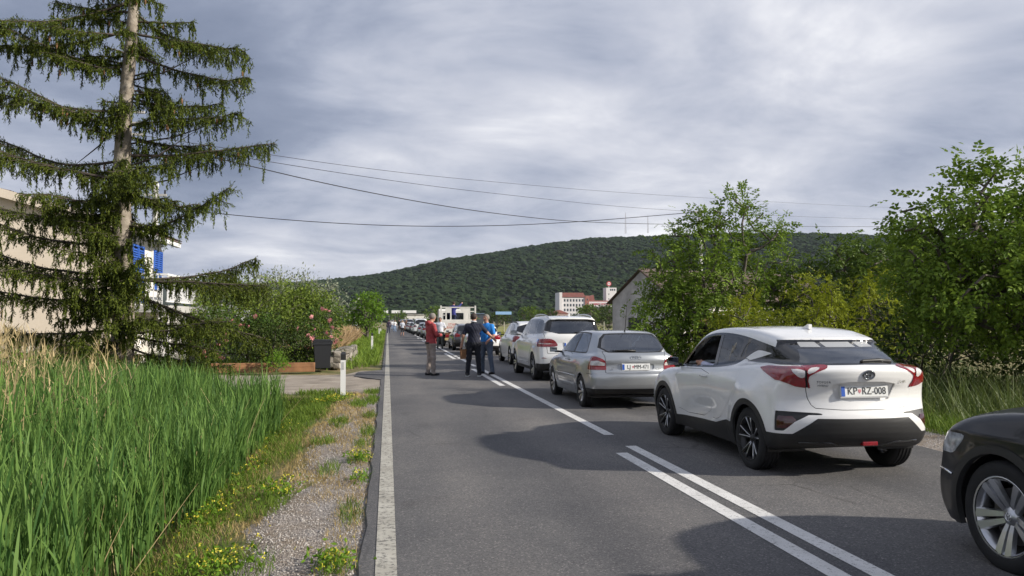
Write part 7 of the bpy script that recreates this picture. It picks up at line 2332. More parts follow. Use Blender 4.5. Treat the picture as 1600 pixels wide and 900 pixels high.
# garden bushes on the left
broadleaf('garden_bush', 'large olive green bush behind the timber edging', (-4.9, 29.5, 0.0), [((-0.6, 0, 1.7), (1.7, 1.2, 1.35)), ((0.9, 0, 1.75), (1.3, 1.1, 1.3))], 330, 80, 0, 0.12, M_bushleaf, 0.07, 0.4, 130, 'bush', tip_spread=0.22, shell=0.4, trunk_name='stem')
broadleaf('garden_bush', 'yellow olive bush to the right beside the roses', (-3.0, 30.5, 0.0), [((0.2, 0, 1.55), (1.0, 1.0, 1.35)), ((-0.3, 0.2, 2.3), (0.8, 0.8, 0.7))], 240, 80, 0, 0.12, M_bushleaf, 0.06, 0.4, 131, 'bush', tip_spread=0.2, shell=0.4, trunk_name='stem')
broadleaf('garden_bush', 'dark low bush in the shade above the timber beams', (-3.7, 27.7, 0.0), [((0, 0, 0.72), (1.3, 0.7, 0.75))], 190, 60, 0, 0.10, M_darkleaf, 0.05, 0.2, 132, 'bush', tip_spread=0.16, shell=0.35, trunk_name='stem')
broadleaf('willow_bush', 'silvery grey green willow rising behind the olive bushes', (-4.6, 34.0, 0.1), [((-1.2, 0, 2.3), (2.0, 1.0, 1.2)), ((1.4, 0, 2.2), (1.7, 1.0, 1.0)), ((0.4, 0, 2.9), (1.2, 0.8, 0.8))], 280, 44, 0, 0.12, M_greyleaf, 0.07, 0.5, 133, 'bush', tip_spread=0.22, shell=0.45, trunk_name='stem', down=-0.35)
broadleaf('small_shrub', 'small leafy shrub growing in front of the timber beam', (-3.45, 26.0, 0.0), [((0, 0, 0.32), (0.32, 0.3, 0.32))], 60, 30, 0, 0.08, M_brightleaf, 0.02, 0.1, 134, 'shrub', tip_spread=0.08, shell=0.3, trunk_name='stem')
broadleaf('green_shrub', 'light green shrub among the dry reeds by the gable', (-6.1, 13.5, -0.4), [((0, 0, 0.75), (0.8, 0.7, 0.7))], 120, 40, 0, 0.085, M_brightleaf, 0.03, 0.2, 135, 'shrub', tip_spread=0.16, shell=0.3, trunk_name='stem')
broadleaf('roadside_tree', 'round bright green tree at the left verge far ahead', (-1.75, 70.0, 0.1), [((0, 0, 2.2), (1.55, 1.4, 1.75)), ((-0.9, 0.3, 1.7), (0.9, 0.9, 1.0)), ((0.35, 0, 3.1), (0.9, 0.9, 0.8))], 300, 30, 0, 0.24, M_brightleaf, 0.14, 0.7, 136, tip_spread=0.22, shell=0.4)
broadleaf('garden_bush', 'pale green bush left of the round roadside tree', (-5.0, 72.0, 0.2), [((0, 0, 1.4), (1.6, 1.2, 1.3))], 140, 28, 0, 0.24, M_bushleaf, 0.07, 0.5, 137, 'bush', tip_spread=0.25, shell=0.4, trunk_name='stem')

def rose(name, label, base, blobs, n_fl, seed):
    t = broadleaf(name, label, base, blobs, 150, 34, 0, 0.095, M_roseleaf, 0.03, 0.3, seed, 'rose bush', 'flowering rose bushes by the dirt track', tip_spread=0.16, shell=0.45, trunk_name='stem')
    rng = np.random.default_rng(seed + 1)
    Mp = material('pink rose petal', (0.78, 0.36, 0.36), 0.6, transl=0.25, var=0.25, vscale=9)
    fl = MB()
    for (r, z, tilt, k) in ((1.0, 0.0, 0.25, 5), (0.7, 0.12, 0.6, 5), (0.42, 0.2, 1.0, 4)):
        for q in range(k):
            a = 2 * pi * q / k + r
            c, s = cos(a), sin(a)
            fl.add([(0, 0, z - 0.1), (r * c * .8 - r * s * .45, r * s * .8 + r * c * .45, z + r * tilt), (r * c * 1.1, r * s * 1.1, z + r * tilt * 1.15), (r * c * .8 + r * s * .45, r * s * .8 - r * c * .45, z + r * tilt)], [(0, 1, 2, 3)])
    me = new_mesh('rose_bloom', fl.v, fl.f, False, None, Mp)
    pts = ellipsoid_points(blobs, n_fl * 8, rng, 0.9)
    pts = pts[(pts[:, 1] < np.median(pts[:, 1])) & (pts[:, 2] > 0.35)][:n_fl]
    for p in pts:
        o = link('bloom', me, t, (p[0], p[1] - 0.16, p[2]), (radians(60) + rng.normal() * 0.4, rng.normal() * 0.4, rng.uniform(0, 6)))
        s = rng.uniform(0.055, 0.085); o.scale = (s, s, s)
rose('rose_bush', 'pink rose bush beside the black wheeled bin', (-2.35, 28.6, 0.0), [((0, 0, 1.25), (0.75, 0.6, 0.85)), ((0.25, 0, 1.9), (0.45, 0.4, 0.4))], 26, 140)
rose('rose_bush', 'pink rose bush half hidden by the spruce twigs', (-5.6, 27.8, 0.0), [((0, 0, 1.2), (0.9, 0.5, 0.9))], 14, 142)
rose('rose_bush', 'pink roses in the middle above the timber beams', (-4.2, 28.2, 0.0), [((0, 0, 1.35), (0.6, 0.4, 0.5))], 11, 144)

# trees of the middle distance
def far_trees():
    rng = np.random.default_rng(9)
    spec = [(11.5, 175, 4.6, 3.4, 'round dark green tree beyond the queue, left of the lorry'), (3.5, 260, 5.0, 4.0, 'tree beside the checkpoint canopy'), (16.5, 290, 7.0, 5.0, 'taller tree right of the checkpoint'), (-6, 240, 5.5, 4.0, 'tree at the left of the checkpoint')]
    xs = [(38, 215, 6.0, 5.0), (46, 225, 5.5, 5.5), (54, 210, 6.5, 5.5), (62, 220, 6.5, 5.0), (70, 230, 8.0, 6.0), (78, 215, 6.5, 5.5), (34, 180, 4.5, 4.5), (26, 190, 4.0, 4.5), (20, 200, 3.8, 4.5), (58, 170, 5.5, 4.0), (50, 160, 4.0, 4.5), (42, 150, 3.5, 4.5), (66, 190, 6.5, 6.0), (90, 330, 9.0, 7.0), (98, 345, 10.0, 7.5), (107, 352, 11.0, 8.0), (114, 340, 9.0, 7.0), (82, 320, 8.0, 7.0), (74, 300, 7.5, 6.0), (86, 260, 7.0, 6.0), (76, 255, 8.5, 6.0), (68, 262, 7.0, 6.0), (96, 250, 9, 7), (58, 300, 6, 6), (30, 330, 7, 6), (46, 320, 7, 6), (60, 118, 4.0, 3.5), (44, 60, 2.6, 2.4), (49, 70, 3.0, 2.8)]
    for i, (x, y, h, r, lab) in enumerate(spec):
        broadleaf('far_tree', lab, (x, y, -0.2), [((0, 0, h * 0.56), (r * 0.72, r * 0.72, h * 0.44))], 60, 12, 0, h * 0.13, M_walnut2, 0.16, h * 0.2, 200 + i, group='trees of the middle distance', tip_spread=h * 0.06, shell=0.4, sides=4)
    tpl = broadleaf('far_tree', FAR[0], (xs[0][0], xs[0][1], -0.2), [((0, 0, 0.52), (0.46, 0.46, 0.46)), ((0.15, 0, 0.8), (0.25, 0.25, 0.2))], 70, 13, 0, 0.13, M_walnut2, 0.03, 0.2, 230, group='trees of the middle distance', tip_spread=0.06, shell=0.35, sides=4)
    tp2 = broadleaf('far_tree', FAR[1], (xs[1][0], xs[1][1], -0.2), [((0, 0, 0.48), (0.5, 0.5, 0.4)), ((-0.2, 0, 0.72), (0.26, 0.3, 0.22))], 70, 13, 0, 0.13, M_darkleaf, 0.03, 0.2, 231, group='trees of the middle distance', tip_spread=0.06, shell=0.35, sides=4)
    for i, (x, y, h, r) in enumerate(xs):
        o = tpl if i == 0 else tp2 if i == 1 else copy_tree(tpl if i % 2 == 0 else tp2)
        o.location = (x, y, -0.2); o.rotation_euler = (0, 0, rng.uniform(0, 6)); o.scale = (r * 1.15, r * 1.15, h)
        o['label'] = FAR[i]
FAR = ['far tree %s' % s for s in ('behind the meadow at the left of the row', 'second of the row behind the meadow', 'third of the row behind the meadow', 'fourth of the row behind the meadow', 'tall one near the hotel foot', 'between the small houses and the meadow', 'low by the blue board', 'low just right of the lorry', 'nearest the lorry in the hedge', 'in the nearer hedge beyond the white van', 'small in the nearer hedge', 'smallest in the nearer hedge', 'dark beside the white off roader roof', 'in front of the hotel left corner', 'largest in front of the hotel', 'hiding the hotel ground floor', 'below the hotel terrace', 'left of the hotel group', 'below the pink house', 'dark behind the off roader roof rail', 'tall behind the off roader roof', 'left of the off roader roof', 'right of the hotel terrace', 'between ochre house and board', 'behind the shed roof', 'beside the blue board', 'low at the meadow right end', 'small beside the grey building', 'rounded beside the grey building wall')]
far_trees()
# ================================================================ people
M_skin = material('skin', (0.42, 0.23, 0.16), 0.6, var=0.08, vscale=12)
M_lip = material('lips', (0.30, 0.10, 0.08), 0.5)
M_eye = material('eyes', (0.02, 0.015, 0.01), 0.2)
def cloth(name, c, **k):
    return material(name, c, 0.85, var=0.18, vscale=9, bump=0.5, bscale=22, **k)

def field(prims, lo, hi, vox, k):
    n = np.ceil((hi - lo) / vox).astype(int) + 1
    G = np.full(n, 0.5)
    best = np.full(n, 0.5); mat = np.zeros(n, np.int8)
    for (a, b, ra, rb, m, sc) in prims:
        a = np.array(a, float); b = np.array(b, float); sc = np.array(sc, float)
        rad = max(ra, rb) + 0.07
        i0 = np.clip(((np.minimum(a, b) - rad - lo) / vox).astype(int), 0, n - 1); i1 = np.clip(((np.maximum(a, b) + rad - lo) / vox).astype(int) + 2, 1, n)
        sl = tuple(slice(p, q) for p, q in zip(i0, i1))
        X, Y, Z = np.meshgrid(*[lo[d] + np.arange(i0[d], i1[d]) * vox for d in range(3)], indexing='ij')
        px_, py_, pz_ = X - a[0], Y - a[1], Z - a[2]
        e = b - a; ee = max(e @ e, 1e-9)
        h = np.clip((px_ * e[0] + py_ * e[1] + pz_ * e[2]) / ee, 0, 1)
        d = np.sqrt(((px_ - e[0] * h) * sc[0]) ** 2 + ((py_ - e[1] * h) * sc[1]) ** 2 + ((pz_ - e[2] * h) * sc[2]) ** 2) - (ra + (rb - ra) * h)
        d = d / sc.max()
        kk = k if max(ra, rb) > 0.03 else 0.010
        g = G[sl]
        hh = np.clip(0.5 + 0.5 * (g - d) / kk, 0, 1)
        G[sl] = g + (d - g) * hh - kk * hh * (1 - hh)
        bb = best[sl]; mm = mat[sl]
        u = d < bb
        bb[u] = d[u]; mm[u] = m
    return G, mat

def person(label, loc, rz, height=1.78, top=None, legs=None, shoes=None, hair=None, pose=None, sleeves=1.0, vox=0.012, shorts=False, group='people standing on the road', bald=False, jacket=1.0):
    """one continuous figure, facing local +y; pose gives joint positions for a 1.78 m body"""
    P = dict(head=(0, 0.02, 1.66), neck=(0, -0.01, 1.50), chest=(0, -0.01, 1.32), belly=(0, 0.01, 1.10), hip=(0, 0, 0.95),
             sl=(-0.19, -0.01, 1.42), sr=(0.19, -0.01, 1.42), el=(-0.26, -0.03, 1.13), er=(0.26, -0.03, 1.13), wl=(-0.27, 0.06, 0.88), wr=(0.27, 0.06, 0.88),
             hl=(-0.09, 0, 0.92), hr=(0.09, 0, 0.92), kl=(-0.11, 0.02, 0.50), kr=(0.11, 0.02, 0.50), al=(-0.12, -0.02, 0.09), ar=(0.12, -0.02, 0.09), look=0.0, fat=1.0)
    P.update(pose or {})
    s = height / 1.78
    fat = P['fat']
    # material slots: 0 skin 1 top 2 legs 3 shoes 4 eye 5 lip
    pr = []
    def cap(a, b, ra, rb, m, sc=(1, 1, 1)): pr.append((a, b, ra, rb, m, sc))
    mix = lambda a, b, t: tuple(np.array(a) * (1 - t) + np.array(b) * t)
    off = lambda a, d: tuple(np.array(a) + np.array(d))
    c, b_, h_ = P['chest'], P['belly'], P['hip']
    cap(off(c, (-0.085, 0, 0.02)), off(c, (0.085, 0, 0.02)), 0.135 * fat, 0.135 * fat, 1, (1, 1.25, 1))
    cap(c, b_, 0.155 * fat, 0.150 * fat, 1, (1, 1.22, 1)); cap(b_, h_, 0.150 * fat, 0.155 * fat, 1, (1, 1.22, 1))
    cap(P['sl'], P['sr'], 0.065, 0.065, 1)
    cap(P['chest'], P['neck'], 0.10, 0.062, 1); cap(P['neck'], mix(P['neck'], P['head'], 0.55), 0.056, 0.054, 0)
    cap(off(P['hl'], (-0.01, 0, 0)), off(P['hr'], (0.01, 0, 0)), 0.118 * fat, 0.118 * fat, 2, (1, 1.15, 1))
    for sd in 'lr':
        S, E, W = P['s' + sd], P['e' + sd], P['w' + sd]
        up = 1 if sleeves > 0 else 0
        if sleeves >= 1:
            cap(S, E, 0.062, 0.053, 1); cap(E, W, 0.053, 0.042, 1)
        else:
            m = mix(S, E, 0.72)
            cap(S, m, 0.064, 0.062, 1); cap(m, E, 0.044, 0.042, 0); cap(E, W, 0.041, 0.030, 0)
        d = np.array(W) - np.array(E); d = d / np.linalg.norm(d)
        hd = P.get('hd' + sd)
        if hd is not None: d = np.array(hd) / np.linalg.norm(hd)
        side_ = np.cross(d, (1, 0, 0)); side_ = side_ / max(np.linalg.norm(side_), 1e-6)     # across the palm
        nrm = np.cross(d, side_)
        W = np.array(W, float)
        cap(W, W + d * 0.085, 0.031, 0.036, 0, (1, 1, 1))
        for q, (lat, ln) in enumerate(((-0.030, 0.072), (-0.010, 0.082), (0.010, 0.078), (0.030, 0.060))):
            k0 = W + d * 0.085 + side_ * lat
            k1 = k0 + d * ln * 0.55 + nrm * 0.010; k2 = k1 + d * ln * 0.40 + nrm * 0.024
            cap(k0, k1, 0.0105, 0.0100, 0); cap(k1, k2, 0.0100, 0.0085, 0)
        t0 = W + d * 0.03 - side_ * 0.034
        cap(t0, t0 + d * 0.045 - side_ * 0.020 + nrm * 0.012, 0.013, 0.011, 0)
        H_, K, A = P['h' + sd], P['k' + sd], P['a' + sd]
        cap(H_, K, 0.098 * fat, 0.072, 2)
        if shorts:
            cap(K, A, 0.052, 0.038, 0)
        else:
            cap(K, A, 0.074, 0.060, 2)
        f = P.get('f' + sd, (0, 1, 0))
        A = np.array(A, float); f = np.array(f, float)
        cap(A + (0, 0, -0.045), A + f * 0.16 + (0, 0, -0.052), 0.044, 0.036, 3, (1, 1, 1)); cap(A - f * 0.05 + (0, 0, -0.05), A + (0, 0, -0.03), 0.040, 0.042, 3)
    # head with a face, turned by `look`
    hc = np.array(P['head'], float); lk = P['look']; ca, sa = cos(lk), sin(lk)
    R = lambda v: tuple(hc + np.array([v[0] * ca - v[1] * sa, v[0] * sa + v[1] * ca, v[2]]))
    cap(R((0, -0.018, 0.028)), R((0, 0.012, 0.020)), 0.086, 0.082, 0); cap(R((0, 0.02, -0.04)), R((0, 0.035, -0.085)), 0.066, 0.040, 0)
    cap(R((0, 0.088, 0.010)), R((0, 0.108, -0.022)), 0.010, 0.015, 0)
    for e in (-1, 1):
        cap(R((e * 0.085, -0.005, 0.012)), R((e * 0.088, -0.010, -0.025)), 0.014, 0.010, 0)
        cap(R((e * 0.032, 0.083, 0.018)), R((e * 0.034, 0.083, 0.018)), 0.010, 0.010, 4)
    cap(R((-0.020, 0.086, -0.052)), R((0.020, 0.086, -0.052)), 0.008, 0.008, 5)
    A = np.array([q for p in pr for q in (p[0], p[1])])
    lo = A.min(0) - 0.22; hi = A.max(0) + 0.22; lo[2] = max(lo[2], -0.03)
    G, mat = field(pr, lo, hi, vox, 0.035)
    V, F = surface_nets(G, lo, vox)
    V[:, 2] = np.maximum(V[:, 2], 0.0)
    fc = np.clip(np.round((V[F].mean(1) - lo) / vox).astype(int), 0, np.array(G.shape) - 1)
    mi = mat[fc[:, 0], fc[:, 1], fc[:, 2]]
    # shirt hem below the waist, trousers below it
    fz = V[F].mean(1)[:, 2]
    hem = P['hip'][2] + 0.02 - 0.10 * (jacket - 1)
    arm = np.abs(V[F].mean(1)[:, 0]) > 0.23
    mi = np.where((mi == 1) & (fz < hem) & ~arm, 2, mi); mi = np.where((mi == 2) & (fz > hem) & ~arm, 1, mi)
    # folds in the cloth
    vm = np.zeros(len(V), bool); vm[F[(mi == 1) | (mi == 2)].ravel()] = True
    x, y, z = V.T
    fold = np.sin(34 * z + 9 * np.sin(7 * x + 3 * y) + 5 * x) * np.sin(19 * x + 11 * z + 4 * y) + 0.3 * np.sin(47 * z + 23 * y - 17 * x)
    ctr = np.array([0, 0, 0.0]); rad_ = np.stack([x, y, 0 * z], 1); rad_ /= np.maximum(np.linalg.norm(rad_, axis=1, keepdims=True), 1e-3)
    V = V + rad_ * (np.where(vm, fold, 0) * 0.005)[:, None]
    t = thing('person', label, 'person', loc, rz, group)
    me = new_mesh('body', V * s, F, True, None, [M_skin, top, legs, shoes, M_eye, M_lip], mi)
    link('body', me, t)
    # hair: a cap over the skull, open at the face
    if hair is not None:
        vh = max(vox, 0.010)
        lo2 = hc - 0.16; n = int(0.32 / vh) + 1
        X, Y, Z = np.meshgrid(*[lo2[d] + np.arange(n) * vh for d in range(3)], indexing='ij')
        x = X - hc[0]; y = Y - hc[1]; z = Z - hc[2] - 0.022
        xr = x * ca + y * sa; yr = -x * sa + y * ca
        d = np.sqrt((xr / 1.0) ** 2 + ((yr + 0.008) / 1.12) ** 2 + (z / 1.08) ** 2) - 0.094
        d = np.maximum(d, (yr - 0.052) - np.clip(z, 0, 1) * 0.55)       # face stays free
        d = np.maximum(d, -(z + 0.075) + np.clip(yr, -0.03, 0.1) * 0.9)   # ends at the nape
        Vh, Fh = surface_nets(d, lo2, vh)
        link('hair', new_mesh('hair', Vh * s, Fh, True, None, hair), t)
    return t, s

M_greyhair = material('grey hair', (0.20, 0.18, 0.16), 0.8, var=0.3, vscale=40)
M_darkhair = material('dark hair', (0.03, 0.018, 0.013), 0.7, var=0.3, vscale=40)
M_fairhair = material('fair hair', (0.30, 0.21, 0.12), 0.75, var=0.3, vscale=40)
M_shoe = material('black shoe', (0.015, 0.015, 0.016), 0.5)

def people():
    # man in the red hooded jacket, arms folded, looking along the queue
    t, s = person('man in red hooded jacket and grey cargo trousers with folded arms', (1.27, 23.8, 0.009), radians(-68), 1.84, cloth('red jacket', (0.31, 0.045, 0.052)), cloth('grey brown trousers', (0.30, 0.255, 0.23)), M_shoe, M_greyhair,
                  dict(el=(-0.27, 0.06, 1.16), er=(0.27, 0.06, 1.16), wl=(-0.08, 0.25, 1.13), wr=(0.06, 0.27, 1.15), hdl=(1, 0.25, 0.1), hdr=(-1, 0.25, 0.05), fat=1.08, look=0.25, chest=(0, 0.0, 1.32), head=(0, 0.05, 1.665), al=(-0.14, -0.03, 0.09), ar=(0.13, 0.02, 0.09)), 1.0, 0.0125, jacket=1.6)
    hood = MB(); bm = bmesh.new(); bmesh.ops.create_uvsphere(bm, u_segments=14, v_segments=8, radius=1)
    for v in bm.verts: v.co = Vector((v.co.x * 0.125, v.co.y * 0.085 - 0.09, v.co.z * 0.075 + 1.50))
    MB().bm(bm).build('hood', MATS['red jacket'], t, smooth=True).scale = (s, s, s)
    MB().lathe([(0.170, 0.955), (0.182, 0.96), (0.182, 1.0), (0.170, 1.005)], 24, 'z', True).build('belt', M_shoe, t, (0, 0.0, -0.02), smooth=True)
    MB().box(-0.20, -0.15, -0.06, 0.07, 0.84, 0.98, 0.02).build('belt_pouch', M_shoe, t)
    # man in navy polo seen from behind, pointing with the right arm
    t, s = person('man in navy polo and dark jeans seen from behind with right arm held out', (2.47, 23.1, 0.017), radians(-12), 1.83, cloth('navy polo', (0.012, 0.014, 0.030)), cloth('black jeans', (0.010, 0.011, 0.018)), M_shoe, M_darkhair,
                  dict(el=(-0.29, -0.05, 1.14), wl=(-0.34, 0.0, 0.90), er=(0.37, 0.10, 1.22), wr=(0.54, 0.22, 1.06), hdr=(0.65, 0.4, -0.75), look=-0.35, al=(-0.18, 0.0, 0.09), ar=(0.15, 0.06, 0.09), kl=(-0.14, 0.02, 0.5), kr=(0.12, 0.04, 0.5), fat=1.04), 0.5, 0.0125)
    MB().lathe([(0.062, 1.505), (0.078, 1.49), (0.082, 1.515), (0.066, 1.535)], 18, 'z', True).build('collar', cloth('white collar trim', (0.6, 0.6, 0.62)), t, (0, -0.01, 0.03), smooth=True).scale = (s, s, s)
    for x in (-0.18, 0.15):
        MB().box(x - 0.05, x + 0.05, -0.08, 0.22, 0.0, 0.022, 0.008).build('shoe_sole', M_whitemetal, t).scale = (s, s, s)
    bag = thing('paper_bag', 'brown paper bag carried in the left hand of the navy man', 'bag', (2.17, 23.2, 0.52), radians(15))
    Mpb = material('brown paper', (0.26, 0.13, 0.06), 0.85, var=0.2, vscale=8)
    V = [(-.075, -.05, 0), (.075, -.05, 0), (.075, .05, 0), (-.075, .05, 0), (-.08, -.055, .27), (.08, -.055, .28), (.08, .055, .27), (-.08, .055, .28)]
    MB().add(V, [(0, 1, 2, 3), (0, 1, 5, 4), (1, 2, 6, 5), (2, 3, 7, 6), (3, 0, 4, 7)]).build('sack', Mpb, bag)
    for y in (-.05, .05): MB().tube([(-.03, y, .27), (-.025, y * .5, .36), (.025, y * .5, .36), (.03, y, .27)], 0.004, 5).build('handle', Mpb, bag)
    # grey haired man in the bright blue shirt facing him
    person('grey haired man in bright blue shirt and jeans facing the navy man', (2.95, 24.0, 0.02), radians(140), 1.80, cloth('bright blue shirt', (0.02, 0.21, 0.62)), cloth('blue jeans', (0.095, 0.125, 0.175)), M_shoe, M_greyhair,
           dict(el=(-0.27, 0.02, 1.15), wl=(-0.20, 0.20, 1.0), er=(0.27, -0.02, 1.14), wr=(0.24, 0.12, 0.92), al=(-0.24, 0.04, 0.09), ar=(0.20, -0.10, 0.09), kl=(-0.18, 0.06, 0.5), kr=(0.15, 0.0, 0.5), fat=1.12, look=-0.1), 0.5, 0.0125)
    person('man in white shirt standing beside the lorry tail', (2.98, 46.0, 0.02), radians(170), 1.80, cloth('white shirt', (0.62, 0.64, 0.70)), cloth('grey trousers', (0.11, 0.115, 0.105)), M_shoe, M_darkhair,
           dict(el=(-0.30, -0.06, 1.15), wl=(-0.16, -0.12, 1.0), er=(0.30, -0.06, 1.15), wr=(0.16, -0.12, 1.0), ar=(0.14, 0.06, .09)), 0.5, 0.016)
    person('man in blue jacket and jeans standing on the lorry bed', (4.12, 51.0, 0.99), radians(-25), 1.88, cloth('royal blue jacket', (0.03, 0.035, 0.20)), cloth('dark blue jeans', (0.018, 0.026, 0.07)), M_shoe, M_darkhair,
           dict(chest=(0, 0.03, 1.34), neck=(0, 0.07, 1.50), head=(0, 0.11, 1.66), sl=(-0.19, 0.04, 1.43), sr=(0.19, 0.04, 1.43), el=(-0.30, 0.15, 1.30), er=(0.34, 0.12, 1.46), wl=(-0.2, 0.38, 1.25), wr=(0.42, 0.30, 1.62), al=(-0.26, 0.02, .09), kl=(-0.2, 0.05, .5), ar=(0.2, -0.05, .09)), 1.0, 0.016)
    far = [('woman in pale top and black shorts walking away along the lane', (1.52, 84, 0.012), 0, 1.66, cloth('pale grey top', (0.50, 0.53, 0.60)), cloth('black shorts', (0.02, 0.02, 0.025)), M_fairhair, True, 0.5),
           ('man in dark clothes near the left edge line far ahead', (0.15, 104, 0.0), 0.2, 1.78, cloth('dark purple jumper', (0.03, 0.02, 0.045)), cloth('dark jeans', (0.025, 0.028, 0.05)), M_darkhair, False, 1.0),
           ('person in light blue jeans and white top far ahead in the lane', (1.05, 118, 0.0), 0.1, 1.72, cloth('white top', (0.65, 0.65, 0.68)), cloth('light jeans', (0.22, 0.30, 0.44)), M_fairhair, False, 0.5),
           ('far person in cream shirt beside the queue', (2.35, 132, 0.01), 3.0, 1.75, cloth('cream shirt', (0.60, 0.48, 0.40)), cloth('black trousers', (0.02, 0.02, 0.02)), M_darkhair, False, 0.5),
           ('far person in black beside the person in cream', (2.0, 140, 0.01), 2.6, 1.78, cloth('black coat', (0.02, 0.02, 0.024)), cloth('black trousers', (0.02, 0.02, 0.02)), M_darkhair, False, 1.0),
           ('far person in brown between the queue and the checkpoint', (2.9, 126, 0.01), 3.3, 1.80, cloth('brown coat', (0.12, 0.07, 0.05)), cloth('dark jeans', (0.025, 0.028, 0.05)), M_fairhair, False, 1.0),
           ('farthest person in white near the checkpoint', (0.9, 150, 0.0), 0.4, 1.7, cloth('white top', (0.65, 0.65, 0.68)), cloth('light jeans', (0.22, 0.30, 0.44)), M_darkhair, False, 0.5)]
    for lab, loc, rz, h, tp, lg, hr, sh, sv in far:
        person(lab, loc, rz, h, tp, lg, M_shoe, hr, dict(al=(-0.16, 0.08, .09), ar=(0.13, -0.08, .09)), sv, 0.024, sh, 'people far along the road')
people()

# ================================================================ lorry
def lorry():
    t = thing('tipper_lorry', 'small white lorry with rear frame and red lettering seen from behind', 'lorry', (4.38, 50.2, 0))
    Mw = material('lorry white paint', (0.66, 0.64, 0.60), 0.5, var=0.12, vscale=2.5)
    Mrust = material('rusty underframe', (0.16, 0.055, 0.025), 0.85, var=0.4, vscale=5)
    MB().box(-1.05, 1.05, 0.0, 3.2, 0.92, 0.99).build('bed', Mw, t)
    MB().box(-1.07, 1.07, -0.06, -0.004, 0.90, 1.62, 0.01).build('tailgate', Mw, t)
    for s in (-1, 1):
        MB().box(s * 1.07 - 0.02, s * 1.07 + 0.02, 0.0, 3.2, 0.99, 1.45).build('side_board', Mw, t)
        MB().box(s * 1.08 - 0.045, s * 1.08 + 0.045, 0.0, 0.09, 0.99, 2.58).build('frame_post', Mw, t)
        MB().box(s * 0.9 - 0.16, s * 0.9 + 0.12, 0.02, 0.06, 2.18, 2.24).build('frame_rung', Mw, t)
        MB().box(s * 0.9 - 0.16, s * 0.9 + 0.12, 0.02, 0.06, 1.95, 2.0).build('frame_rung', Mw, t)
    # upper rear panel with three openings
    for x0, x1, z0, z1 in ((-1.035, 1.035, 2.44, 2.50), (-1.035, 1.035, 1.625, 1.70), (-0.50, -0.42, 1.70, 2.42), (0.34, 0.46, 1.70, 2.42), (0.66, 0.76, 1.70, 2.42), (-0.80, -0.72, 1.70, 2.42), (0.46, 0.66, 2.10, 2.42), (-0.72, -0.50, 2.12, 2.42), (0.46, 0.66, 1.70, 1.76)):
        MB().box(x0, x1, 0.02, 0.07, z0, z1).build('rear_panel', Mw, t)
    MB().add([(0.05, 0.02, 2.42), (0.34, 0.02, 2.42), (0.34, 0.02, 2.08), (0.05, 0.07, 2.42), (0.34, 0.07, 2.42), (0.34, 0.07, 2.08)], [(0, 1, 2), (3, 4, 5), (0, 2, 5, 3), (0, 1, 4, 3), (1, 2, 5, 4)]).build('gusset', Mw, t)
    for body, z in (('STAR', 1.38), ('BANER', 1.20)):
        me = text_mesh(body, 0.22, 0.002)
        for v in me.vertices: v.co = Vector((v.co.x, -v.co.z - 0.064, v.co.y))
        me.materials.append(material('faded red lettering', (0.55, 0.13, 0.10), 0.7))
        link('tailgate_lettering', me, t, (-0.38, 0, z))
    # cab in front of the bed
    c = MB().prism([(3.35, 0.55), (3.35, 2.30), (3.55, 2.42), (4.6, 2.40), (5.15, 1.55), (5.25, 0.55)], -0.98, 0.98, 'yz').build('cab', Mw, t)
    MB().box(-0.7, 0.7, 3.325, 3.345, 1.60, 2.15).build('cab_window', G_tint, c)
    MB().box(-0.30, 0.30, 0.2, 4.6, 0.55, 0.88).build('chassis', Mrust, t)
    MB().box(-0.80, 0.80, -0.02, 0.10, 0.56, 0.88).build('tail_beam', Mrust, t)
    MB().box(-0.85, 0.85, -0.12, -0.03, 0.40, 0.55, 0.015).build('rear_bumper', material('yellowed bumper', (0.38, 0.29, 0.14), 0.7, var=0.2, vscale=4), t)
    for s in (-1, 1):
        MB().box(s * 0.66 - 0.14, s * 0.66 + 0.14, -0.05, -0.022, 0.62, 0.74, 0.008).build('tail_lamp', M_lampred, t)
    plate(t, 0.0, -0.045, 0.70, None, None, True)
    st = dict(n=6, split=0, w0=0.03, w1=0.05, mat=M_concrete, hub=0.2)
    add_wheels(t, 'lorry', (0.9, 4.1), 0.37, 0.21, 0.24, 0.86, st)
    for s in (-1, 1):
        MB().box(s * 0.86 - 0.14, s * 0.86 + 0.14, 0.42, 0.45, 0.2, 0.75).build('mudflap', M_plastic, t)
        MB().box(s * 1.16 - 0.08, s * 1.16 + 0.08, 4.55, 4.62, 1.5, 1.85, 0.02).build('wing_mirror', M_plastic, t)
lorry()

# ================================================================ the queue
CH, _ = crossover_white('white two tone crossover nearest the camera, rear plate KP RZ-008')
person('driver of the white crossover resting a pale sleeved arm on the open window', (4.78 - 0.37, 8.30 + 1.22, 0.33), 0, 1.76, cloth('pale blue sleeve', (0.50, 0.52, 0.66)), cloth('black trousers', (0.02, 0.02, 0.02)), M_shoe, M_darkhair,
       dict(hip=(0, 0.0, 0.30), belly=(0, -0.05, 0.45), chest=(0, -0.12, 0.66), neck=(0, -0.14, 0.86), head=(0, -0.11, 1.02), sl=(-0.19, -0.12, 0.78), sr=(0.19, -0.12, 0.78), el=(-0.34, 0.08, 0.70), er=(0.26, 0.10, 0.55), wl=(-0.38, 0.30, 0.735), wr=(0.1, 0.42, 0.62), hl=(-0.1, 0.0, 0.28), hr=(0.1, 0, 0.28), kl=(-0.12, 0.42, 0.34), kr=(0.12, 0.42, 0.34), al=(-0.12, 0.70, 0.10), ar=(0.12, 0.70, 0.10)), 1.0, 0.016, group='people in the queue')
hatch_silver('silver three door hatchback with plate LJ MM-471')
suv_white('large white off roader with roof rails ahead of the silver hatchback')
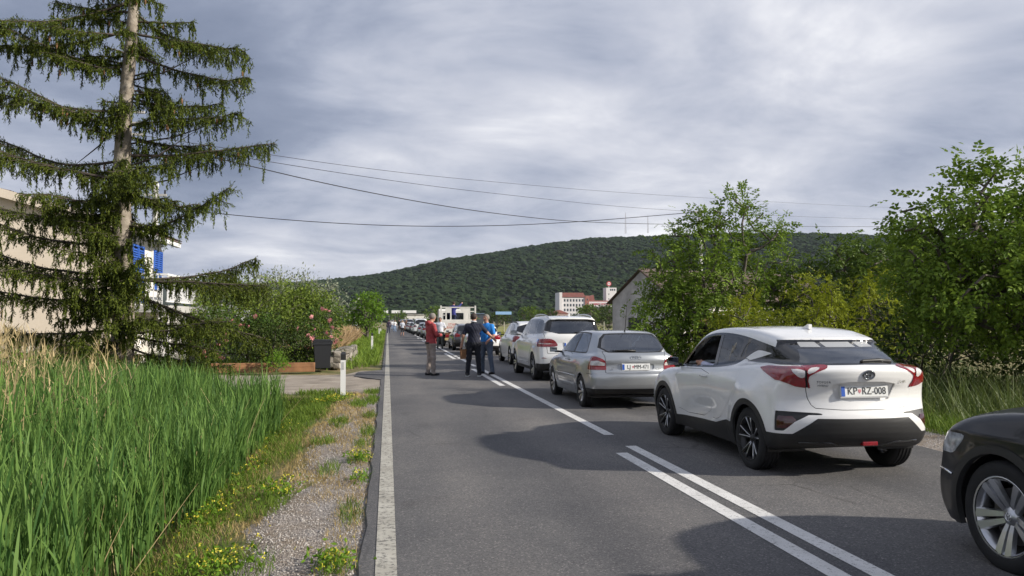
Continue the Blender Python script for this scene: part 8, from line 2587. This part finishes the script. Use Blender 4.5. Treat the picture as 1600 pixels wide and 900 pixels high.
suv_black_front('black car at the right edge showing only its front wheel and wing')
plain_car('small white crossover with black mirrors ahead of the large off roader', (5.30, 29.3), M_white, 'suv', mirror_mat=M_gloss, roof_box=True)
plain_car('white hatchback behind the two talking men', (4.45, 37.7), M_white, 'hatch')
plain_car('dark estate car between the white hatchback and the lorry', (4.35, 43.9), M_dgrey, 'wagon', roof_box=True)

def recolour(o, paint, new):
    for ob in [o] + list(o.children_recursive):
        if ob.type == 'MESH' and ob.data.materials and ob.data.materials[0] == paint:
            k = (ob.data.name, new.name)
            if k not in RECOL:
                me = ob.data.copy(); me.materials[0] = new; RECOL[k] = me
            ob.data = RECOL[k]
RECOL = {}
def far_queue():
    hp = plain_car('white hatchback just beyond the lorry, left side showing', (4.05, 68.5), M_white, 'hatch', h=0.12)
    vp = plain_car('white van in the far queue', (3.75, 92.0), M_white, 'van', h=0.12)
    wp = plain_car('silver estate just beyond the white hatchback past the lorry', (4.0, 76.0), M_silver, 'wagon', h=0.12)
    spec = [(hp, 60.5, 4.3, M_dgrey, 'dark grey hatchback right in front of the lorry'), (hp, 84.0, 3.9, M_silver, 'silver hatchback before the white van'), (wp, 99.5, 3.7, M_white, 'white estate beyond the white van'),
            (hp, 106.5, 3.6, M_dgrey, 'dark hatchback beyond the white estate in the far queue'), (hp, 113.0, 3.55, M_white, 'white hatchback midway along the far queue'), (wp, 120.5, 3.5, M_silver, 'silver estate before the dark van in the far queue'),
            (vp, 128.0, 3.4, M_dgrey, 'dark van in the far queue'), (hp, 135.0, 3.4, M_silver, 'silver hatchback near the queue head'), (hp, 142.0, 3.3, M_black, 'black hatchback near the queue head'), (wp, 150.0, 3.3, M_white, 'white estate near the queue head'),
            (hp, 158.0, 3.2, M_dgrey, 'dark grey hatchback at the queue head'), (vp, 167.0, 3.2, M_silver, 'silver van farthest ahead in the queue')]
    for src, y, x, p, lab in spec:
        c = copy_tree(src)
        c.location = (x, y, 0); c['label'] = lab
        recolour(c, M_silver if src is wp else M_white, p)
far_queue()
